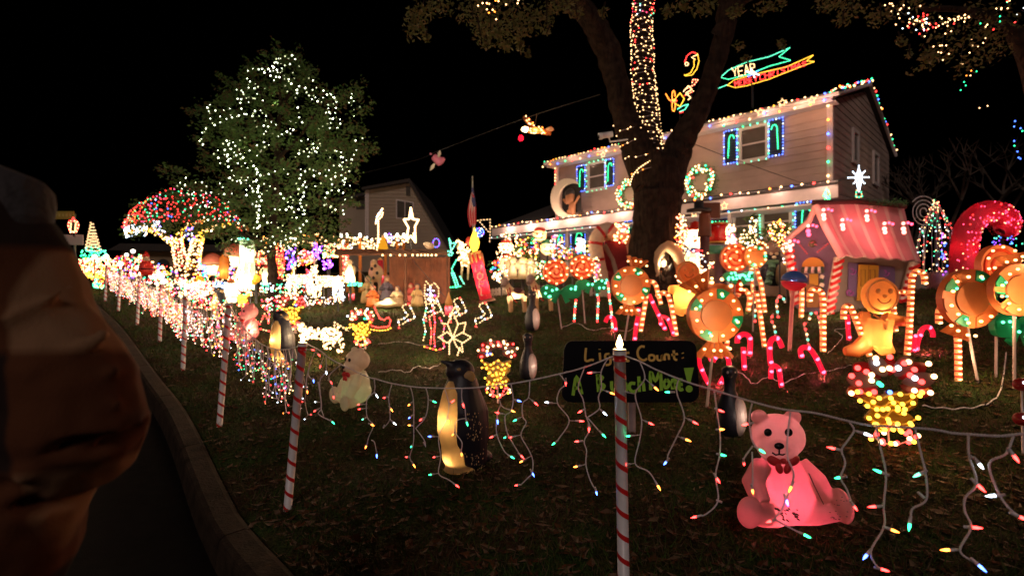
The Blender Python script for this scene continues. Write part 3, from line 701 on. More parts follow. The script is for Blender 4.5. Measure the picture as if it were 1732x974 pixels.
# lap siding: each board its own piece
sid = .20; nb = int((zE-GH)/sid)+1
UPW = [(998.5,278,1024,318),(1256,218,1296,268)]; 
def rect(px0,py0,px1,py1,d=0):
    a = fac(px0,(py0+py1)/2,d); b = fac(px1,(py0+py1)/2,d); t = fac((px0+px1)/2,py0,d); c = fac((px0+px1)/2,py1,d); return a.x, b.x, c.z, t.z
for k in range(nb):
    z0 = GH+k*sid; z1 = min(z0+sid, zE)
    if z1-z0 < .02: continue
    m = MB(); m.add([(-.02,-.019,z0),(HW+.0,-.019,z0),(HW+.0,-.006,z1),(-.02,-.006,z1),(-.02,.03,z0),(HW,.03,z0)], [(0,1,2,3),(4,5,1,0)], side_m)
    m.build('siding_board', house)
pk = zE+HD/2*.33
for k in range(int((pk-GH)/sid)+1):                           # side gable boards
    z0 = GH+k*sid; z1 = z0+sid
    def yr(z): return 0 if z <= zE else (z-zE)/.33
    a0, a1 = yr(z0), yr(min(z1, pk)); 
    if HD-2*a0 <= .05: break
    m = MB(); m.add([(HW+.019,a0,z0),(HW+.019,HD-a0,z0),(HW+.006,HD-a1,min(z1,pk)),(HW+.006,a1,min(z1,pk))], [(0,1,2,3)], side_m); m.build('siding_board', house)
MB().box((HW/2, HD/2, (GH+zE)/2-.3), (HW-.02, HD, zE-GH+.5), side_m).build('wall_core', house)
rf = MB(); ov = .38; zz = zE-ov*.33
rf.add([(-.25,-ov,zz+.02),(HW+.12,-ov,zz+.02),(HW+.12,HD/2,pk+.12),(-.25,HD/2,pk+.12),(-.25,HD+ov,zz+.02),(HW+.12,HD+ov,zz+.02),
        (-.25,-ov,zz+.14),(HW+.12,-ov,zz+.14),(HW+.12,HD/2,pk+.25),(-.25,HD/2,pk+.25),(-.25,HD+ov,zz+.14),(HW+.12,HD+ov,zz+.14)],
       [(1,0,3,2),(2,3,4,5),(6,7,8,9),(9,8,11,10),(0,1,7,6),(1,2,8,7),(2,5,11,8),(4,3,9,10),(3,0,6,9),(5,4,10,11)], roof_m)
rf.build('roof', house)
MB().box((HW/2-.03, -ov-.02, zz+.05), (HW+.36, .03, .2), trim_m).box((HW/2, -ov/2, zz-.03), (HW+.4, ov, .02), trim_m).build('fascia', house)
g = MB(); g.tube([(-.3,-ov-.08,zz+.1),(HW+.3,-ov-.08,zz+.1)], .055, trim_m, 8).build('gutter', house)
for a, b in (((HW+.14,-ov,zz+.08),(HW+.14,HD/2,pk+.18)), ((HW+.14,HD/2,pk+.18),(HW+.14,HD+ov,zz+.08))):
    MB().tube([a, b], .07, trim_m, 4).build('rake_board', house)
MB().box((HW+.0,-.02,(zE+GH)/2), (.14,.12,zE-GH-.02), trim_m).build('corner_trim', house)
MB().box((0,-.02,(zE+GH)/2), (.14,.12,zE-GH-.02), trim_m).build('corner_trim', house)
def window(x0, x1, z0, z1, d=-.05, lights=2, par=house):
    w = .085; m = MB()
    for a, b, c_, e in ((x0-w,x1+w,z1,z1+w),(x0-w,x1+w,z0-w,z0),(x0-w,x0,z0,z1),(x1,x1+w,z0,z1)):
        m.box(((a+b)/2, d, (c_+e)/2), (b-a, .06, e-c_), trim_m)
    wf = m.build('window', par)
    MB().box(((x0+x1)/2, d+.005, (z0+z1)/2), (x1-x0-.01, .03, .04), trim_m).build('meeting_rail', wf)
    for a, b in (((z0+z1)/2+.02, z1), (z0, (z0+z1)/2-.02)):
        MB().box(((x0+x1)/2, d+.02, (a+b)/2), (x1-x0, .01, b-a-.002), glass_d).build('pane', wf)
    MB().box(((x0+x1)/2, d-.02, z0-w-.015), (x1-x0+2*w+.06, .1, .03), trim_m).build('sill', wf)
    return wf
shut_m = mat('shutter_navy', (.012,.016,.04), .6)
def stringbulbs(name, label, pts, step, cols, r, parent=None, kind='light string', group=None, jit=0., f=1., root=None, world=False):
    root = root or Hroot(name, label, kind, group); m = MB(); n = 0
    w = MB(); pv = [Vector(p) for p in pts]; w.tube(pv, .004, wirew, 4); w.build('wire', root, world=world)
    for i, p in enumerate(walk(pts, step)):
        q = p+Vector((R.uniform(-jit,jit), R.uniform(-jit,jit)*.5, R.uniform(-jit,jit)))
        m.bulb(q, r, B(cols[i % len(cols)] if len(cols) < 9 else R.choice(cols), f))
    m.build('bulb', root, kind='stuff', world=world); return root
def shutter(x0, x1, z0, z1, cane=True, d=-.04, lab='', leftc=False, blue=True):
    m = MB(); m.box(((x0+x1)/2, d, (z0+z1)/2), (x1-x0, .03, z1-z0), shut_m)
    for k in range(12):
        z = z0+.06+(z1-z0-.12)*k/11; m.box(((x0+x1)/2, d-.02, z), (x1-x0-.08, .02, .03), shut_m, Matrix.Rotation(.5,3,'X'))
    sh = m.build('shutter', house)
    if blue: stringbulbs('outline_lights', lab+' shutter outlined in blue lights', [(x0,d-.04,z0),(x0,d-.04,z1),(x1,d-.04,z1),(x1,d-.04,z0),(x0,d-.04,z0)], .085, 'bbcb', .021, group='blue lights round the shutters')
    if cane:
        xc = (x0+x1)/2; hw = (x1-x0)*.26; s = -1 if leftc else 1; zt = z1-.28
        pts = [(xc-s*hw*.6, d-.05, z0+.18), (xc-s*hw*.4, d-.05, zt)]+[(xc-s*hw*.4+s*hw*.8*(1-math.cos(t))/1, d-.05, zt+.14*math.sin(t)) for t in (.6,1.2,1.8,2.5,3.1)]
        stringbulbs('cane_light', lab+' green candy cane of lights on the dark shutter', pts, .05, 'g', .022, kind='cane light', group='green cane lights on the shutters')
WN = ['upper left window','upper right window']; SHP = [((978,281,991.5,324),(1025.5,270,1040,315)), ((1226.5,222,1248,277),(1302,203,1326,264))]
for i, q in enumerate(UPW):
    x0, x1, z0, z1 = rect(*q); window(x0, x1, z0, z1)
    stringbulbs('window_lights', 'string of pale green lights framing the '+WN[i], [(x0-.1,-.11,z0-.1),(x0-.1,-.11,z1+.1),(x1+.1,-.11,z1+.1),(x1+.1,-.11,z0-.1),(x0-.1,-.11,z0-.1)], .2, 'ttgt', .028, group='pale green lights round the windows')
    for j, s in enumerate(SHP[i]):
        a, b, c_, e = rect(*s); shutter(a, b, c_, e, True, lab=('left' if j == 0 else 'right')+' of '+WN[i], leftc=(i == 0 and j == 1) is False and j == 1)
# side windows
def gab(px, py):                                              # pixel -> point on the gable wall x=HW
    gx, gy = H0.x+fx*HW, H0.y+fy*HW; dx, dy = -fy, fx; a = (px-CX)/F; t = (a*gy-gx)/(dx-a*dy); Y = gy+t*dy; return t, EYE-(py-CY)/F*Y
for (px0, py0, px1, py1) in ((1439,222,1449,276),(1474,260,1483,312)):
    y0, zt = gab(px0, py0); y1, zb = gab(px1, py1); m = MB()
    for a, b, c_, e in ((y0,y1,zt,zt+.1),(y0,y1,zb-.1,zb),(y0,y0+.1,zb,zt),(y1-.1,y1,zb,zt)): m.box((HW+.05,(a+b)/2,(c_+e)/2),(.06,abs(b-a),abs(e-c_)),trim_m)
    wf = m.build('window', house); MB().box((HW+.035,(y0+y1)/2,(zt+zb)/2),(.01,y1-y0-.2,zt-zb),glass_d).build('pane', wf)
# pent roof / porch band
PD = -1.0; pz0 = porch_z-.16; pzt = fac(1300, 327, PD).z
xr = fac(1418, 320, PD).x; xl = fac(833, 392, PD).x
MB().box(((xl+xr)/2, PD, (pz0+pzt)/2+.02), (xr-xl, .05, .30), trim_m).box(((xl+xr)/2, PD/2, pz0-.04), (xr-xl, -PD, .03), trim_m).build('porch_fascia', house)
pr = MB(); zt = pzt+.05; pr.add([(xl,PD-.05,zt),(xr,PD-.05,zt),(xr,-.03,zt+.26),(xl,-.03,zt+.26),(xl,PD-.05,zt-.05),(xr,PD-.05,zt-.05)], [(0,1,2,3),(4,5,1,0)], roof_m).build('porch_roof', house)
# low wing on the left with its dark roof
wl = xl+.4
MB().box(((wl-.02)/2, 2.2, (GH+pz0)/2), (-wl-.02, 4.4, pz0-GH), side_m).build('wing_wall', house)
wr = MB(); wr.add([(xl,PD-.04,zt+.004),(-.03,PD-.04,zt+.004),(-.03,3,zt+1.5),(xl+.1,3,zt+1.5),(xl+.1,6,zt+.1),(-.03,6,zt+.1)], [(0,1,2,3),(3,2,5,4)], roof_m).build('wing_roof', house)
# lower windows: double window right, shutters; porch windows left
for (px0,py0,px1,py1) in ((1246,362,1283,402),(1294,355,1336,396)):
    x0, x1, z0, z1 = rect(px0,py0,px1,py1); window(x0, x1, z0, z1, -.055)
x0, x1, z0, z1 = rect(1239,356,1341,402)
stringbulbs('window_lights', 'string of pale green lights framing the wide lower right window', [(x0-.05,-.13,z0),(x0-.05,-.13,z1),((x0+x1)/2,-.13,z1+.02),((x0+x1)/2,-.13,z0),((x0+x1)/2,-.13,z1),(x1+.05,-.13,z1),(x1+.05,-.13,z0)], .17, 'tgt', .027, group='pale green lights round the windows')
for q, lab, cn in (((1200,352,1234,410),'lower middle',False),((1347,343,1378,400),'lower right',True),((895,398,909,418),'wing left',True),((941,392,957,420),'wing middle',True),((968,388,992,420),'wing right',True),((1060,374,1076,412),'beside the big trunk,',True)):
    a, b, c_, e = rect(*q); shutter(a, b, c_, e, cn, -.05, lab)
for (px0,py0,px1,py1) in ((914,398,934,420),(1010,385,1050,415)):
    x0, x1, z0, z1 = rect(px0,py0,px1,py1); window(x0, x1, z0, z1, -.055)
for px in (958, 1076, 1234): 
    x = fac(px, 380, PD+.1).x; MB().tube([(x,PD+.12,GH-.3),(x,PD+.12,pz0-.05)], .06, trim_m, 10).build('porch_post', house)
dx0 = fac(1150, 400).x; MB().box((dx0+.45,-.045,GH+1.05),(.95,.05,2.1),mat('door_brown',(.22,.10,.05),.6,var=.3)).build('door', house)
# light strings on the house
cl = 'wwrwgwowbwwrwyw'
xe = HW+.15
stringbulbs('roof_lights', 'coloured light string along the edge of the main roof above the gutter', [(-.3+k*(xe+.3)/24,-ov-.06,zz+.20-(.035 if k % 2 else 0)) for k in range(25)], .15, cl, .027, jit=.025)
stringbulbs('gutter_lights', 'sparse larger coloured lights hung along the fascia under the main roof', [(-.3,-ov-.15,zz-.02),(HW+.1,-ov-.15,zz-.02)], .37, 'wobgrwbo', .036, jit=.04)
stringbulbs('gable_lights', 'coloured light string running over the gable on the right end of the house', [(xe,-ov,zz+.25),(xe,HD/2,pk+.3),(xe,HD+ov,zz+.25)], .17, 'rgwowrgb', .03, jit=.05)
stringbulbs('corner_lights', 'coloured lights running down the right corner of the house', [(HW-.02,-.14,zz-.05),(HW-.02,-.14,pzt+.35)], .36, 'wobrgwwb', .038)
stringbulbs('corner_lights', 'white and red lights down the left corner of the house', [(-.03,-.14,zz+.05),(-.03,-.14,zz-1.0)], .12, 'wwrw', .03)
stringbulbs('porch_lights', 'white and coloured light string along the pale porch fascia', [(xl,PD-.05,pzt+.08),(xr,PD-.05,pzt+.08)], .26, 'wwowbwrw', .034, jit=.04)
stringbulbs('porch_lights', 'low row of coloured lights under the porch ceiling', [(xl,PD-.04,pz0-.02),(xr,PD-.04,pz0-.02)], .34, 'ctwgt', .022)
star_m = MB()
for px, py in ((1174,361),(1225,348),(1286,190),(1323,174),(1373,170),(1020,262)):
    d = PD-.08 if py > 300 else -ov-.2
    c_ = fac(px, py, d); s = Hroot('star_ornament', {1174:'small white star lights on the porch fascia beside the trunk',1225:'small white star lights at the left end of the right porch fascia',1286:'small white star hanging above the upper right window',1323:'small orange star hanging under the eave',1373:'largest small star under the eave near the right corner',1020:'small star lights above the upper left window'}[px], 'star light', 'small star lights on the house')
    m = MB(); pts = [c_+Vector((.11*(1 if k%2==0 else .45)*math.sin(k*math.pi/5), 0, .11*(1 if k%2==0 else .45)*math.cos(k*math.pi/5))) for k in range(10)]
    m.tube(pts, .012, glow('star_rope', (1,.55,.25), 3.0), 5, closed=True).build('star', s)
# wreaths
def wreath(px, py, rad, label):
    c_ = fac(px, py, -.16); rt = Hroot('wreath', label, 'wreath', 'green wreaths with coloured lights on the house'); rt.location.z = 0; m = MB(); rr = random.Random(px)
    for k in range(2000):
        a = rr.uniform(0, 6.283); q = rad+rr.gauss(0,.075); p = c_+Vector((q*math.cos(a), rr.gauss(0,.035), q*math.sin(a))); d = Vector((rr.gauss(0,1),rr.gauss(0,1),rr.gauss(0,1))).normalized()*.06; e = d.orthogonal().normalized()*.012
        m.add([p-e,p+e,p+d],[(0,1,2)], mat('wreath_green',(.05,.14,.04),.8))
    m.build('needles', rt, kind='stuff'); b = MB()
    for k in range(84):
        a = k/84*6.283*3; q = rad+rr.gauss(0,.06); b.bulb(c_+Vector((q*math.cos(a),-.12,q*math.sin(a))), .036, B('wgwrgwtw'[k%8]))
    b.build('bulb', rt, kind='stuff'); bw = MB()
    for s in (-1,1): bw.ell(c_+Vector((s*.11,-.1,-rad)),(.11,.04,.06),mat('bow_gold',(.6,.25,.08),.5)); bw.tube([c_+Vector((0,-.1,-rad)),c_+Vector((s*.1,-.1,-rad-.25))],[.02,.035],MATS['bow_gold'],6)
    bw.build('bow', rt); lamp(rt, c_+Vector((0,-.5,0)), (1,.8,.55), 4)  # lamp out in front is added to brighten the wreath
wreath(1185, 308, .40, 'large lit wreath right of the big tree trunk'); wreath(1066, 330, .42, 'lit wreath half hidden behind the big tree trunk')
# security camera is on the tree; crescent moon figure on the porch roof
mo = Hroot('moon_figure', 'cut out crescent moon with a brown child figure sitting in it, on the porch roof', 'moon figure'); c_ = lambda x, y, d=-.6: fac(x, y, d)
cream = mat('cream_paint', (.8,.7,.5), .7); brn = mat('brown_skin_paint', (.30,.13,.05), .6); dkb = mat('dark_board', (.02,.018,.016), .6)
def plate(poly, d0, d1, m, name, par, ref=-.6):
    P3 = [fac(x, y, ref) for x, y in poly]; return MB().prism([(p.x, p.z) for p in P3], d0, d1, m).build(name, par)
outer = arc(966,337,29,34,62,298,18); inner = arc(974,338,24,27,292,70,16)
plate(outer+inner, -.80, -.72, cream, 'crescent', mo); lamp(mo, fac(955,350,-1.5), (1,.8,.55), 4)  # added lamp, no fixture here, lifts the dim crescent
plate(arc(966,330,16,24,0,180,10)+[(950,362),(983,358)], -.575, -.56, dkb, 'backing_board', mo)
m = MB(); s_ = fac(967,330,-.6).y; q = .021
m.ell(c_(964,334,-.68),(.21,.1,.26),brn); m.ell(c_(968,352,-.68),(.16,.1,.26),brn)
for x in (962, 970): m.tube([c_(x,356,-.68),c_(x,371,-.70)],[.09,.07],brn,8)
m.tube([c_(960,345,-.68),c_(952,337,-.7)],[.06,.05],brn,8); m.tube([c_(972,345,-.68),c_(980,331,-.7)],[.06,.05],brn,8)
blob('figure', m, .03, mo, 2)
MB().ell(c_(964,327,-.66),(.23,.12,.18),dkb).build('hair', mo)
# unseen lamps added to brighten fascia, porch and siding, standing in for the strings
for px, py, w_ in ((855,384,10),(890,378,12),(925,372,13),(960,364,13),(1000,358,14),(1045,352,12),(1100,345,7),(1240,325,4.5),(1310,318,4),(1390,308,3.5)):
    q = fac(px, py, PD-.28); lamp(house, q, (1,.58,.45), w_*2.0)
for px, py, w_ in ((960,415,9),(1100,400,12),(1180,395,12),(1290,385,12),(1360,380,9),(880,425,7)):
    q = fac(px, py, -1.6); lamp(house, q, (1,.66,.45), w_*1.6)
for px, py, w_ in ((965,268,6),(1015,256,7),(1075,243,7),(1150,228,7),(1220,206,8),(1290,192,8),(1350,178,8),(1390,172,7)):
    q = fac(px, py, -ov-.35); lamp(house, q, (1,.56,.38), w_)
q = fac(1400, 330, -.5); 
lamp(house, (HW+1.2, HD*.5, zE-1), (1,.6,.4), 3)

# ---------------------------------------------------------------- neighbour's house
nY = 31.0; NW = lambda x, y, d=0: at(x, y, nY)+Vector((0, d, 0))
nh = empty('neighbour_house', at(665, 425, nY), 'plain unlit two storey house with a gabled end behind the nativity stable', 'house')
nw_m = mat('neighbour_siding', (.36,.28,.2), .8, var=.1, scale=1.5)
def npr(poly, d0, d1, m, name): return MB().prism([(at(x,y,nY).x, at(x,y,nY).z) for x, y in poly], nY+d0, nY+d1, m).build(name, nh, world=True)
npr([(621,470),(621,316),(694,308),(760,420),(760,470)], 0, 8, nw_m, 'gable_wall')
for k in range(26):
    y = 316+k*6; x1 = 694+(y-308)*.59; npr([(621.2,y+.5),(621.2,y),(min(x1,759),y),(min(x1,759),y+.5)], -.03, 0, nw_m, 'siding_board')
npr([(560,470),(560,330),(620.9,320),(620.9,470)], 1.5, 8, nw_m, 'recessed_wall')
npr([(615,319),(695,304),(765,421),(760,424),(693,310),(615,323)], -.4, 8.2, roof_m, 'roof')
npr([(550,331),(621,317),(621,322),(550,337)], 1.1, 8, roof_m, 'lower_roof')
wf = npr([(670,370),(670,337),(700,342),(700,372)], -.05, 0, trim_m, 'window'); 
npr([(672,368),(672,339.5),(684.5,341.5),(684.5,369)], -.07, -.05, glass_d, 'pane'); npr([(686,369),(686,341.5),(698,344),(698,370)], -.07, -.05, glass_d, 'pane')
npr([(687,331),(687,315),(694,316),(694,332)], -.05, 0, glass_d, 'vent'); npr([(590,348),(590,328),(606,327),(606,347)], 1.45, 1.5, glass_d, 'window')
for (x0,y0,x1,y1) in ((621,316,624,400),(618,322,620.5,400)): npr([(x0,y1),(x0,y0),(x1,y0),(x1,y1)], -.06, 0, trim_m, 'downpipe')
lamp(nh, Vector((-1.5,-6,2.2)), (1,.7,.45), 40); lamp(nh, Vector((1.5,-5,1.2)), (1,.6,.35), 20)
# low building with arches at the far left
lb = empty('low_building', at(300, 440, 27), 'low tan building with dark arches far behind the wrapped tree', 'building'); tan_m = mat('tan_render', (.30,.2,.11), .85, var=.2, scale=1)
LB = lambda poly, d0, d1, m, name: MB().prism([(at(x,y,27).x, at(x,y,27).z) for x, y in poly], 27+d0, 27+d1, m).build(name, lb, world=True)
LB([(205,470),(205,424),(420,428),(420,470)], 0, 6, tan_m, 'wall')
for cx_ in (226, 277, 345, 390): LB([(cx_-10,470),(cx_-10,447)]+arc(cx_,447,10,9,180,0,8)+[(cx_+10,470)], -.05, 0, dkb, 'arch')
LB([(195,424),(430,428),(420,416),(215,413)], -.5, 6, roof_m, 'roof')
# ---------------------------------------------------------------- the big forked tree
bark = mat('bark', (.034,.021,.015), .95, var=.5, scale=7, bump=1.0, bscale=16)
_nt = bark.node_tree; _v = _nt.nodes.new('ShaderNodeTexVoronoi'); _v.feature = 'DISTANCE_TO_EDGE'; _v.inputs['Scale'].default_value = 9
_mp = _nt.nodes.new('ShaderNodeMapping'); _mp.inputs['Scale'].default_value = (1,1,.22); _tc = _nt.nodes.new('ShaderNodeTexCoord'); _b2 = _nt.nodes.new('ShaderNodeBump'); _b2.inputs['Strength'].default_value = 1; _b2.inputs['Distance'].default_value = .09
_nt.links.new(_tc.outputs['Object'], _mp.inputs[0]); _nt.links.new(_mp.outputs[0], _v.inputs['Vector']); _nt.links.new(_v.outputs['Distance'], _b2.inputs['Height'])
_bp = [n for n in _nt.nodes if n.type == 'BUMP' and n != _b2][0]; _nt.links.new(_bp.outputs[0], _b2.inputs['Normal']); _nt.links.new(_b2.outputs[0], _nt.nodes['Principled BSDF'].inputs['Normal'])
def limb(mb, pts, rad, m=bark, n=18, seed=1, k=7):
    rr = random.Random(seed); P = smooth(pts, k); Rr = []
    for i in range(len(P)):
        t = i/(len(P)-1)*(len(rad)-1); a = int(min(t, len(rad)-2)); Rr.append(rad[a]+(rad[a+1]-rad[a])*(t-a))
    P = [p+Vector((rr.gauss(0,.012),rr.gauss(0,.012),0)) for p in P]
    o = len(mb.v); mb.tube(P, Rr, m, n)
    for q in range(o, len(mb.v)):                            # furrowed bark
        x, y, z = mb.v[q]; i = (q-o)//n; a = (q-o) % n; c = P[min(i, len(P)-1)]
        s = 1+.05*math.sin(a*2.1+i*.3)+.04*math.sin(a*5.3+z*4)+rr.gauss(0,.02); mb.v[q] = (c.x+(x-c.x)*s, c.y+(y-c.y)*s, c.z+(z-c.z)*s)
    return P, Rr
TY = 11.8
T = lambda x, y, d=0: at(x, y, TY+d)
b0 = T(1106, 490); b0.z = G(b0.x, b0.y)
bt = empty('tree', b0, 'big forked tree with a thick dark trunk, one upright limb wrapped in lights', 'tree')
s = TY/F; m = MB()
limb(m, [Vector((b0.x,b0.y,b0.z-.1)), T(1106,440), T(1110,370), T(1112,320), T(1112,270)], [54*s,41*s,39*s,40*s,39*s], n=26)
LL = limb(m, [T(1098,305), T(1078,250,.05), T(1058,200,.1), T(1034,105,.1), T(1010,50,0), T(978,10,-.1), T(915,-30,-.4)], [32*s,27*s,21*s,20*s,20*s,17*s,13*s], seed=2)
ML = limb(m, [T(1103,280,.15), T(1098,225,.25), T(1090,150,.3), T(1086,70,.3), T(1088,0,.3), T(1092,-60,.3)], [22*s,20*s,19*s,18*s,17*s,16*s], seed=3)
RL = limb(m, [T(1124,308), T(1142,262), T(1165,218,-.1), T(1188,172,-.15), T(1205,128,-.2), T(1217,83,-.2), T(1229,30,-.3), T(1240,-20,-.4)], [28*s,25*s,20*s,15.5*s,15*s,15.5*s,16*s,16*s], seed=4)
m.build('trunk', bt, world=True)
m = MB()
limb(m, [T(1212,60,-.3), T(1260,-2,-.5), T(1330,-30,-.8)], [11*s,9*s,7*s], n=10); limb(m, [T(1020,80), T(990,15,-.6), T(960,-30,-1)], [14*s,10*s,7*s], n=10)
limb(m, [T(930,-10,-.4), T(860,-14,-.8), T(790,-30,-1.2)], [9*s,6*s,3*s], n=8)
m.build('branch', bt, world=True, kind='stuff')
leafg = mat('oak_leaf', (.095,.10,.025), .7, trans=.3); leafo = mat('oak_leaf_turning', (.13,.09,.028), .7, trans=.3)
def leafclump(mb, c, rad, n, size, mats, rr, droop=.3):
    for _ in range(n):
        d = Vector((rr.gauss(0,1), rr.gauss(0,1), rr.gauss(0,1)))
        if d.length < .01: continue
        d = d.normalized()*(rr.random()**.5); p = c+Vector((d.x*rad[0], d.y*rad[1], d.z*rad[2]))
        a = Vector((rr.gauss(0,1), rr.gauss(0,1), rr.gauss(0,.6)-droop)).normalized(); b = a.cross(Vector((rr.gauss(0,1),rr.gauss(0,1),rr.gauss(0,1)))).normalized(); L = size*rr.uniform(.6,1.3)
        mb.add([p-a*L, p-b*L*.45, p+a*L, p+b*L*.45], [(0,1,2,3)], rr.choice(mats))
m = MB(); rr = random.Random(21)
CL = [(700,45,18,26),(712,20,22,20),(722,62,8,10),(745,10,25,18),(800,20,30,24),(812,55,16,20),(830,35,26,24),(822,75,8,8),(845,62,18,22),(858,80,8,10),(870,45,22,26),(880,75,10,16),(893,92,5,8),(900,40,20,20),(925,28,14,22),(925,55,8,8),(862,10,60,16),(950,8,26,12),(975,22,12,10),(1020,22,8,12),
      (1190,12,22,14),(1245,20,14,14),(1250,78,10,8),(1262,100,8,6),(1300,10,26,12),(1322,75,6,9),(1155,10,20,9),(1128,20,10,12),(1440,12,30,16),(1425,34,14,10),(1490,28,20,16),(1524,70,8,10),(1538,92,5,10),(1400,8,22,10),(1570,96,14,12)]
for cx_, cy_, rx, ry in CL:
    Yc = 7.0+rr.uniform(-.8,1.2); sc = Yc/F; c = at(cx_, cy_, Yc)
    leafclump(m, c, (rx*sc*1.1, rx*sc, ry*sc*1.1), int(26+rx*ry*.24), .036, [leafg, leafg, leafo], rr)
m.build('crown', bt, world=True, kind='stuff')
m = MB(); 
for cx_, cy_, rx, ry in CL[:20]+CL[28:]:
    c = at(cx_, cy_, 7.2); m.tube([at(cx_+R.uniform(-8,8), cy_-ry-6, 7.3), c, at(cx_+R.uniform(-4,4), cy_+ry*.7, 7.1)], [.014,.009,.004], bark, 5)
m.build('twig', bt, world=True, kind='stuff')
def wrap(name, label, path, rad, n, cols, r, f=1., extra=.02, facing=True, group=None):   # bulbs wound round a limb
    p0 = path[0]; root = empty(name, p0, label, 'light string', group); b = MB(); w = MB(); line = []
    N = len(path)
    for k in range(n):
        t = k/n*(N-1); i = min(int(t), N-2); c = path[i].lerp(path[i+1], t-i); q = rad[i]+(rad[i+1]-rad[i])*(t-i)+extra
        a = k*.47+R.uniform(-.25,.25); p = c+Vector((math.cos(a)*q, math.sin(a)*q, R.uniform(-.05,.05))); line.append(p)
        b.bulb(p, r, B(cols(t/(N-1)) if callable(cols) else R.choice(cols), f))
    w.tube(line, .004, wirew, 3); w.build('wire', root, world=True)
    b.build('bulb', root, world=True, kind='stuff'); return root
wrap('limb_lights', 'dense white and coloured lights wound round the upright middle limb of the big tree', ML[0][::-1], ML[1][::-1], 760,
     lambda t: R.choice('rrwtckgw') if t < .30 and R.random() < .75 else R.choice('wwwwwwwr' if t<.6 else 'wwwwww'), .016, .9, .015)
wrap('limb_lights', 'sparse warm lights crossing the base of the left limb', LL[0][:14], LL[1][:14], 60, 'wwwwo', .017, .9, .02)
rt = empty('fork_lights', T(1110,300), 'line of white lights running down the fork to the trunk of the big tree', 'light string'); b = MB()
for p in walk([T(x, y, -.42) for x, y in ((1112,255),(1106,268),(1092,277),(1080,285),(1070,297),(1066,310))], .06): b.bulb(p, .018, B('w'))
b.build('bulb', rt, world=True, kind='stuff')
# security camera bolted to the limb
sc_ = empty('security_camera', T(1050,236,-.3), 'white security camera on a bracket at the left side of the big tree', 'camera'); m = MB()
m.tube([T(1017,230,-.4), T(1036,227,-.4)], .065, white_pl, 16).tube([T(1013,231,-.4), T(1018,230,-.4)], .075, white_pl, 16); m.build('housing', sc_, world=True)
MB().tube([T(1012.6,231.2,-.4), T(1014,231,-.4)], .045, eye_m, 14).build('lens', sc_, world=True)
MB().tube([T(1030,232,-.4), T(1032,240,-.4), T(1062,236,-.3)], .016, white_pl, 8).build('bracket', sc_, world=True)

# ---------------------------------------------------------------- the leafy tree with white bulbs
f = Fig('tree','rounded leafy green tree dotted with white bulbs, standing behind the fence lights','tree',462,512); LY = f.Y; s = f.s
L3 = lambda x, y, d=0: at(x, y, LY+d)
m = MB(); root0 = f.root.location.copy()
limb(m, [root0-Vector((0,0,.1)), L3(462,470), L3(458,430), L3(462,380), L3(468,300), L3(472,200), L3(476,120)], [.13,.11,.10,.085,.07,.045,.02], n=12)
for (a, b_, c_, e) in ((460,430,400,370),(462,410,520,360),(465,360,380,260),(467,340,560,270),(468,300,400,180),(470,270,540,180),(462,420,330,340),(463,410,575,350),(471,220,430,130),(473,180,510,120)):
    limb(m, [L3(a,b_), L3((a+c_)/2,(b_+e)/2+8,R.uniform(-.5,.5)), L3(c_,e,R.uniform(-.9,.9))], [.05,.03,.012], n=8)
m.build('trunk', f.root, world=True)
crown = [(470,90),(500,95),(520,120),(540,150),(575,165),(600,150),(612,180),(600,215),(625,250),(600,270),(590,300),(600,345),(575,370),(590,400),(560,420),(520,410),(500,430),(450,425),(420,410),(385,415),(360,395),(330,375),(300,330),(285,290),(310,290),(345,310),(380,300),(350,285),(350,260),(335,240),(325,195),(350,180),(380,165),(385,135),(420,115),(445,105)]
gl = [mat('maple_leaf', (.08,.15,.03), .65, trans=.3), mat('maple_leaf_dark', (.05,.10,.02), .65, trans=.3), mat('maple_leaf_rust', (.10,.055,.02), .65, trans=.3)]
cx0, cy0 = 465, 280; m = MB(); rr = random.Random(3); clumps = []
for x, y in rnd_in(crown, 340, rr):
    e = min(1, math.hypot((x-cx0)/150, (y-cy0)/175)); dmax = 1.9*math.sqrt(max(.06, 1-e*e)); c = L3(x, y, rr.uniform(-1,1)*dmax)
    k = rr.uniform(12,22)*s; clumps.append(c); leafclump(m, c, (k*1.2, k*1.1, k*.7), 46, .046, gl[:2]*2+([gl[2]] if rr.random() < .5 or x > 560 else [gl[1]]), rr, .1)
for i, (x, y) in enumerate(crown):
    ox, oy = (x-cx0)*.07, (y-cy0)*.06
    for t in (0,.5,1.0): leafclump(m, L3(x+ox*t+rr.uniform(-8,8), y+oy*t+rr.uniform(-8,8), rr.uniform(-.4,.4)), (8*s*1.5*(1.1-t*.5), .3, 7*s*(1.1-t*.5)), int(30-14*t), .042, gl, rr, .1)
m.build('crown', f.root, world=True, kind='stuff')
rt = empty('tree_lights', root0, 'white bulbs scattered through the rounded green tree', 'light string'); b = MB()
starts = rnd_in(crown, 150, rr); tm = [glow('bulb_tree', (.92,1,.70), 9), glow('bulb_tree_dim', (.8,.85,.45), 2.5)]
for x, y in starts:
    a = rr.uniform(0, 6.283); dz = rr.uniform(.5,1.0)
    for k in range(rr.randint(2,5)):
        e = min(1, math.hypot((x-cx0)/165, (y-cy0)/190)); b.bulb(L3(x, y, -(1.9*math.sqrt(max(.02, 1-e*e))+.1)*dz), rr.choice((.008,.010,.012,.015,.019)), tm[rr.random() < .3])
        a += rr.gauss(0,.7); x += math.cos(a)*rr.uniform(6,15); y += math.sin(a)*rr.uniform(5,11)
        if not inside(crown, x, y): break
for k in range(18): b.bulb(L3(436+rr.gauss(0,3), 285+k*6+rr.gauss(0,2), -2), .018, tm[0]); b.bulb(L3(512+rr.gauss(0,5), 290+k*6, -1.9), .014, tm[0])
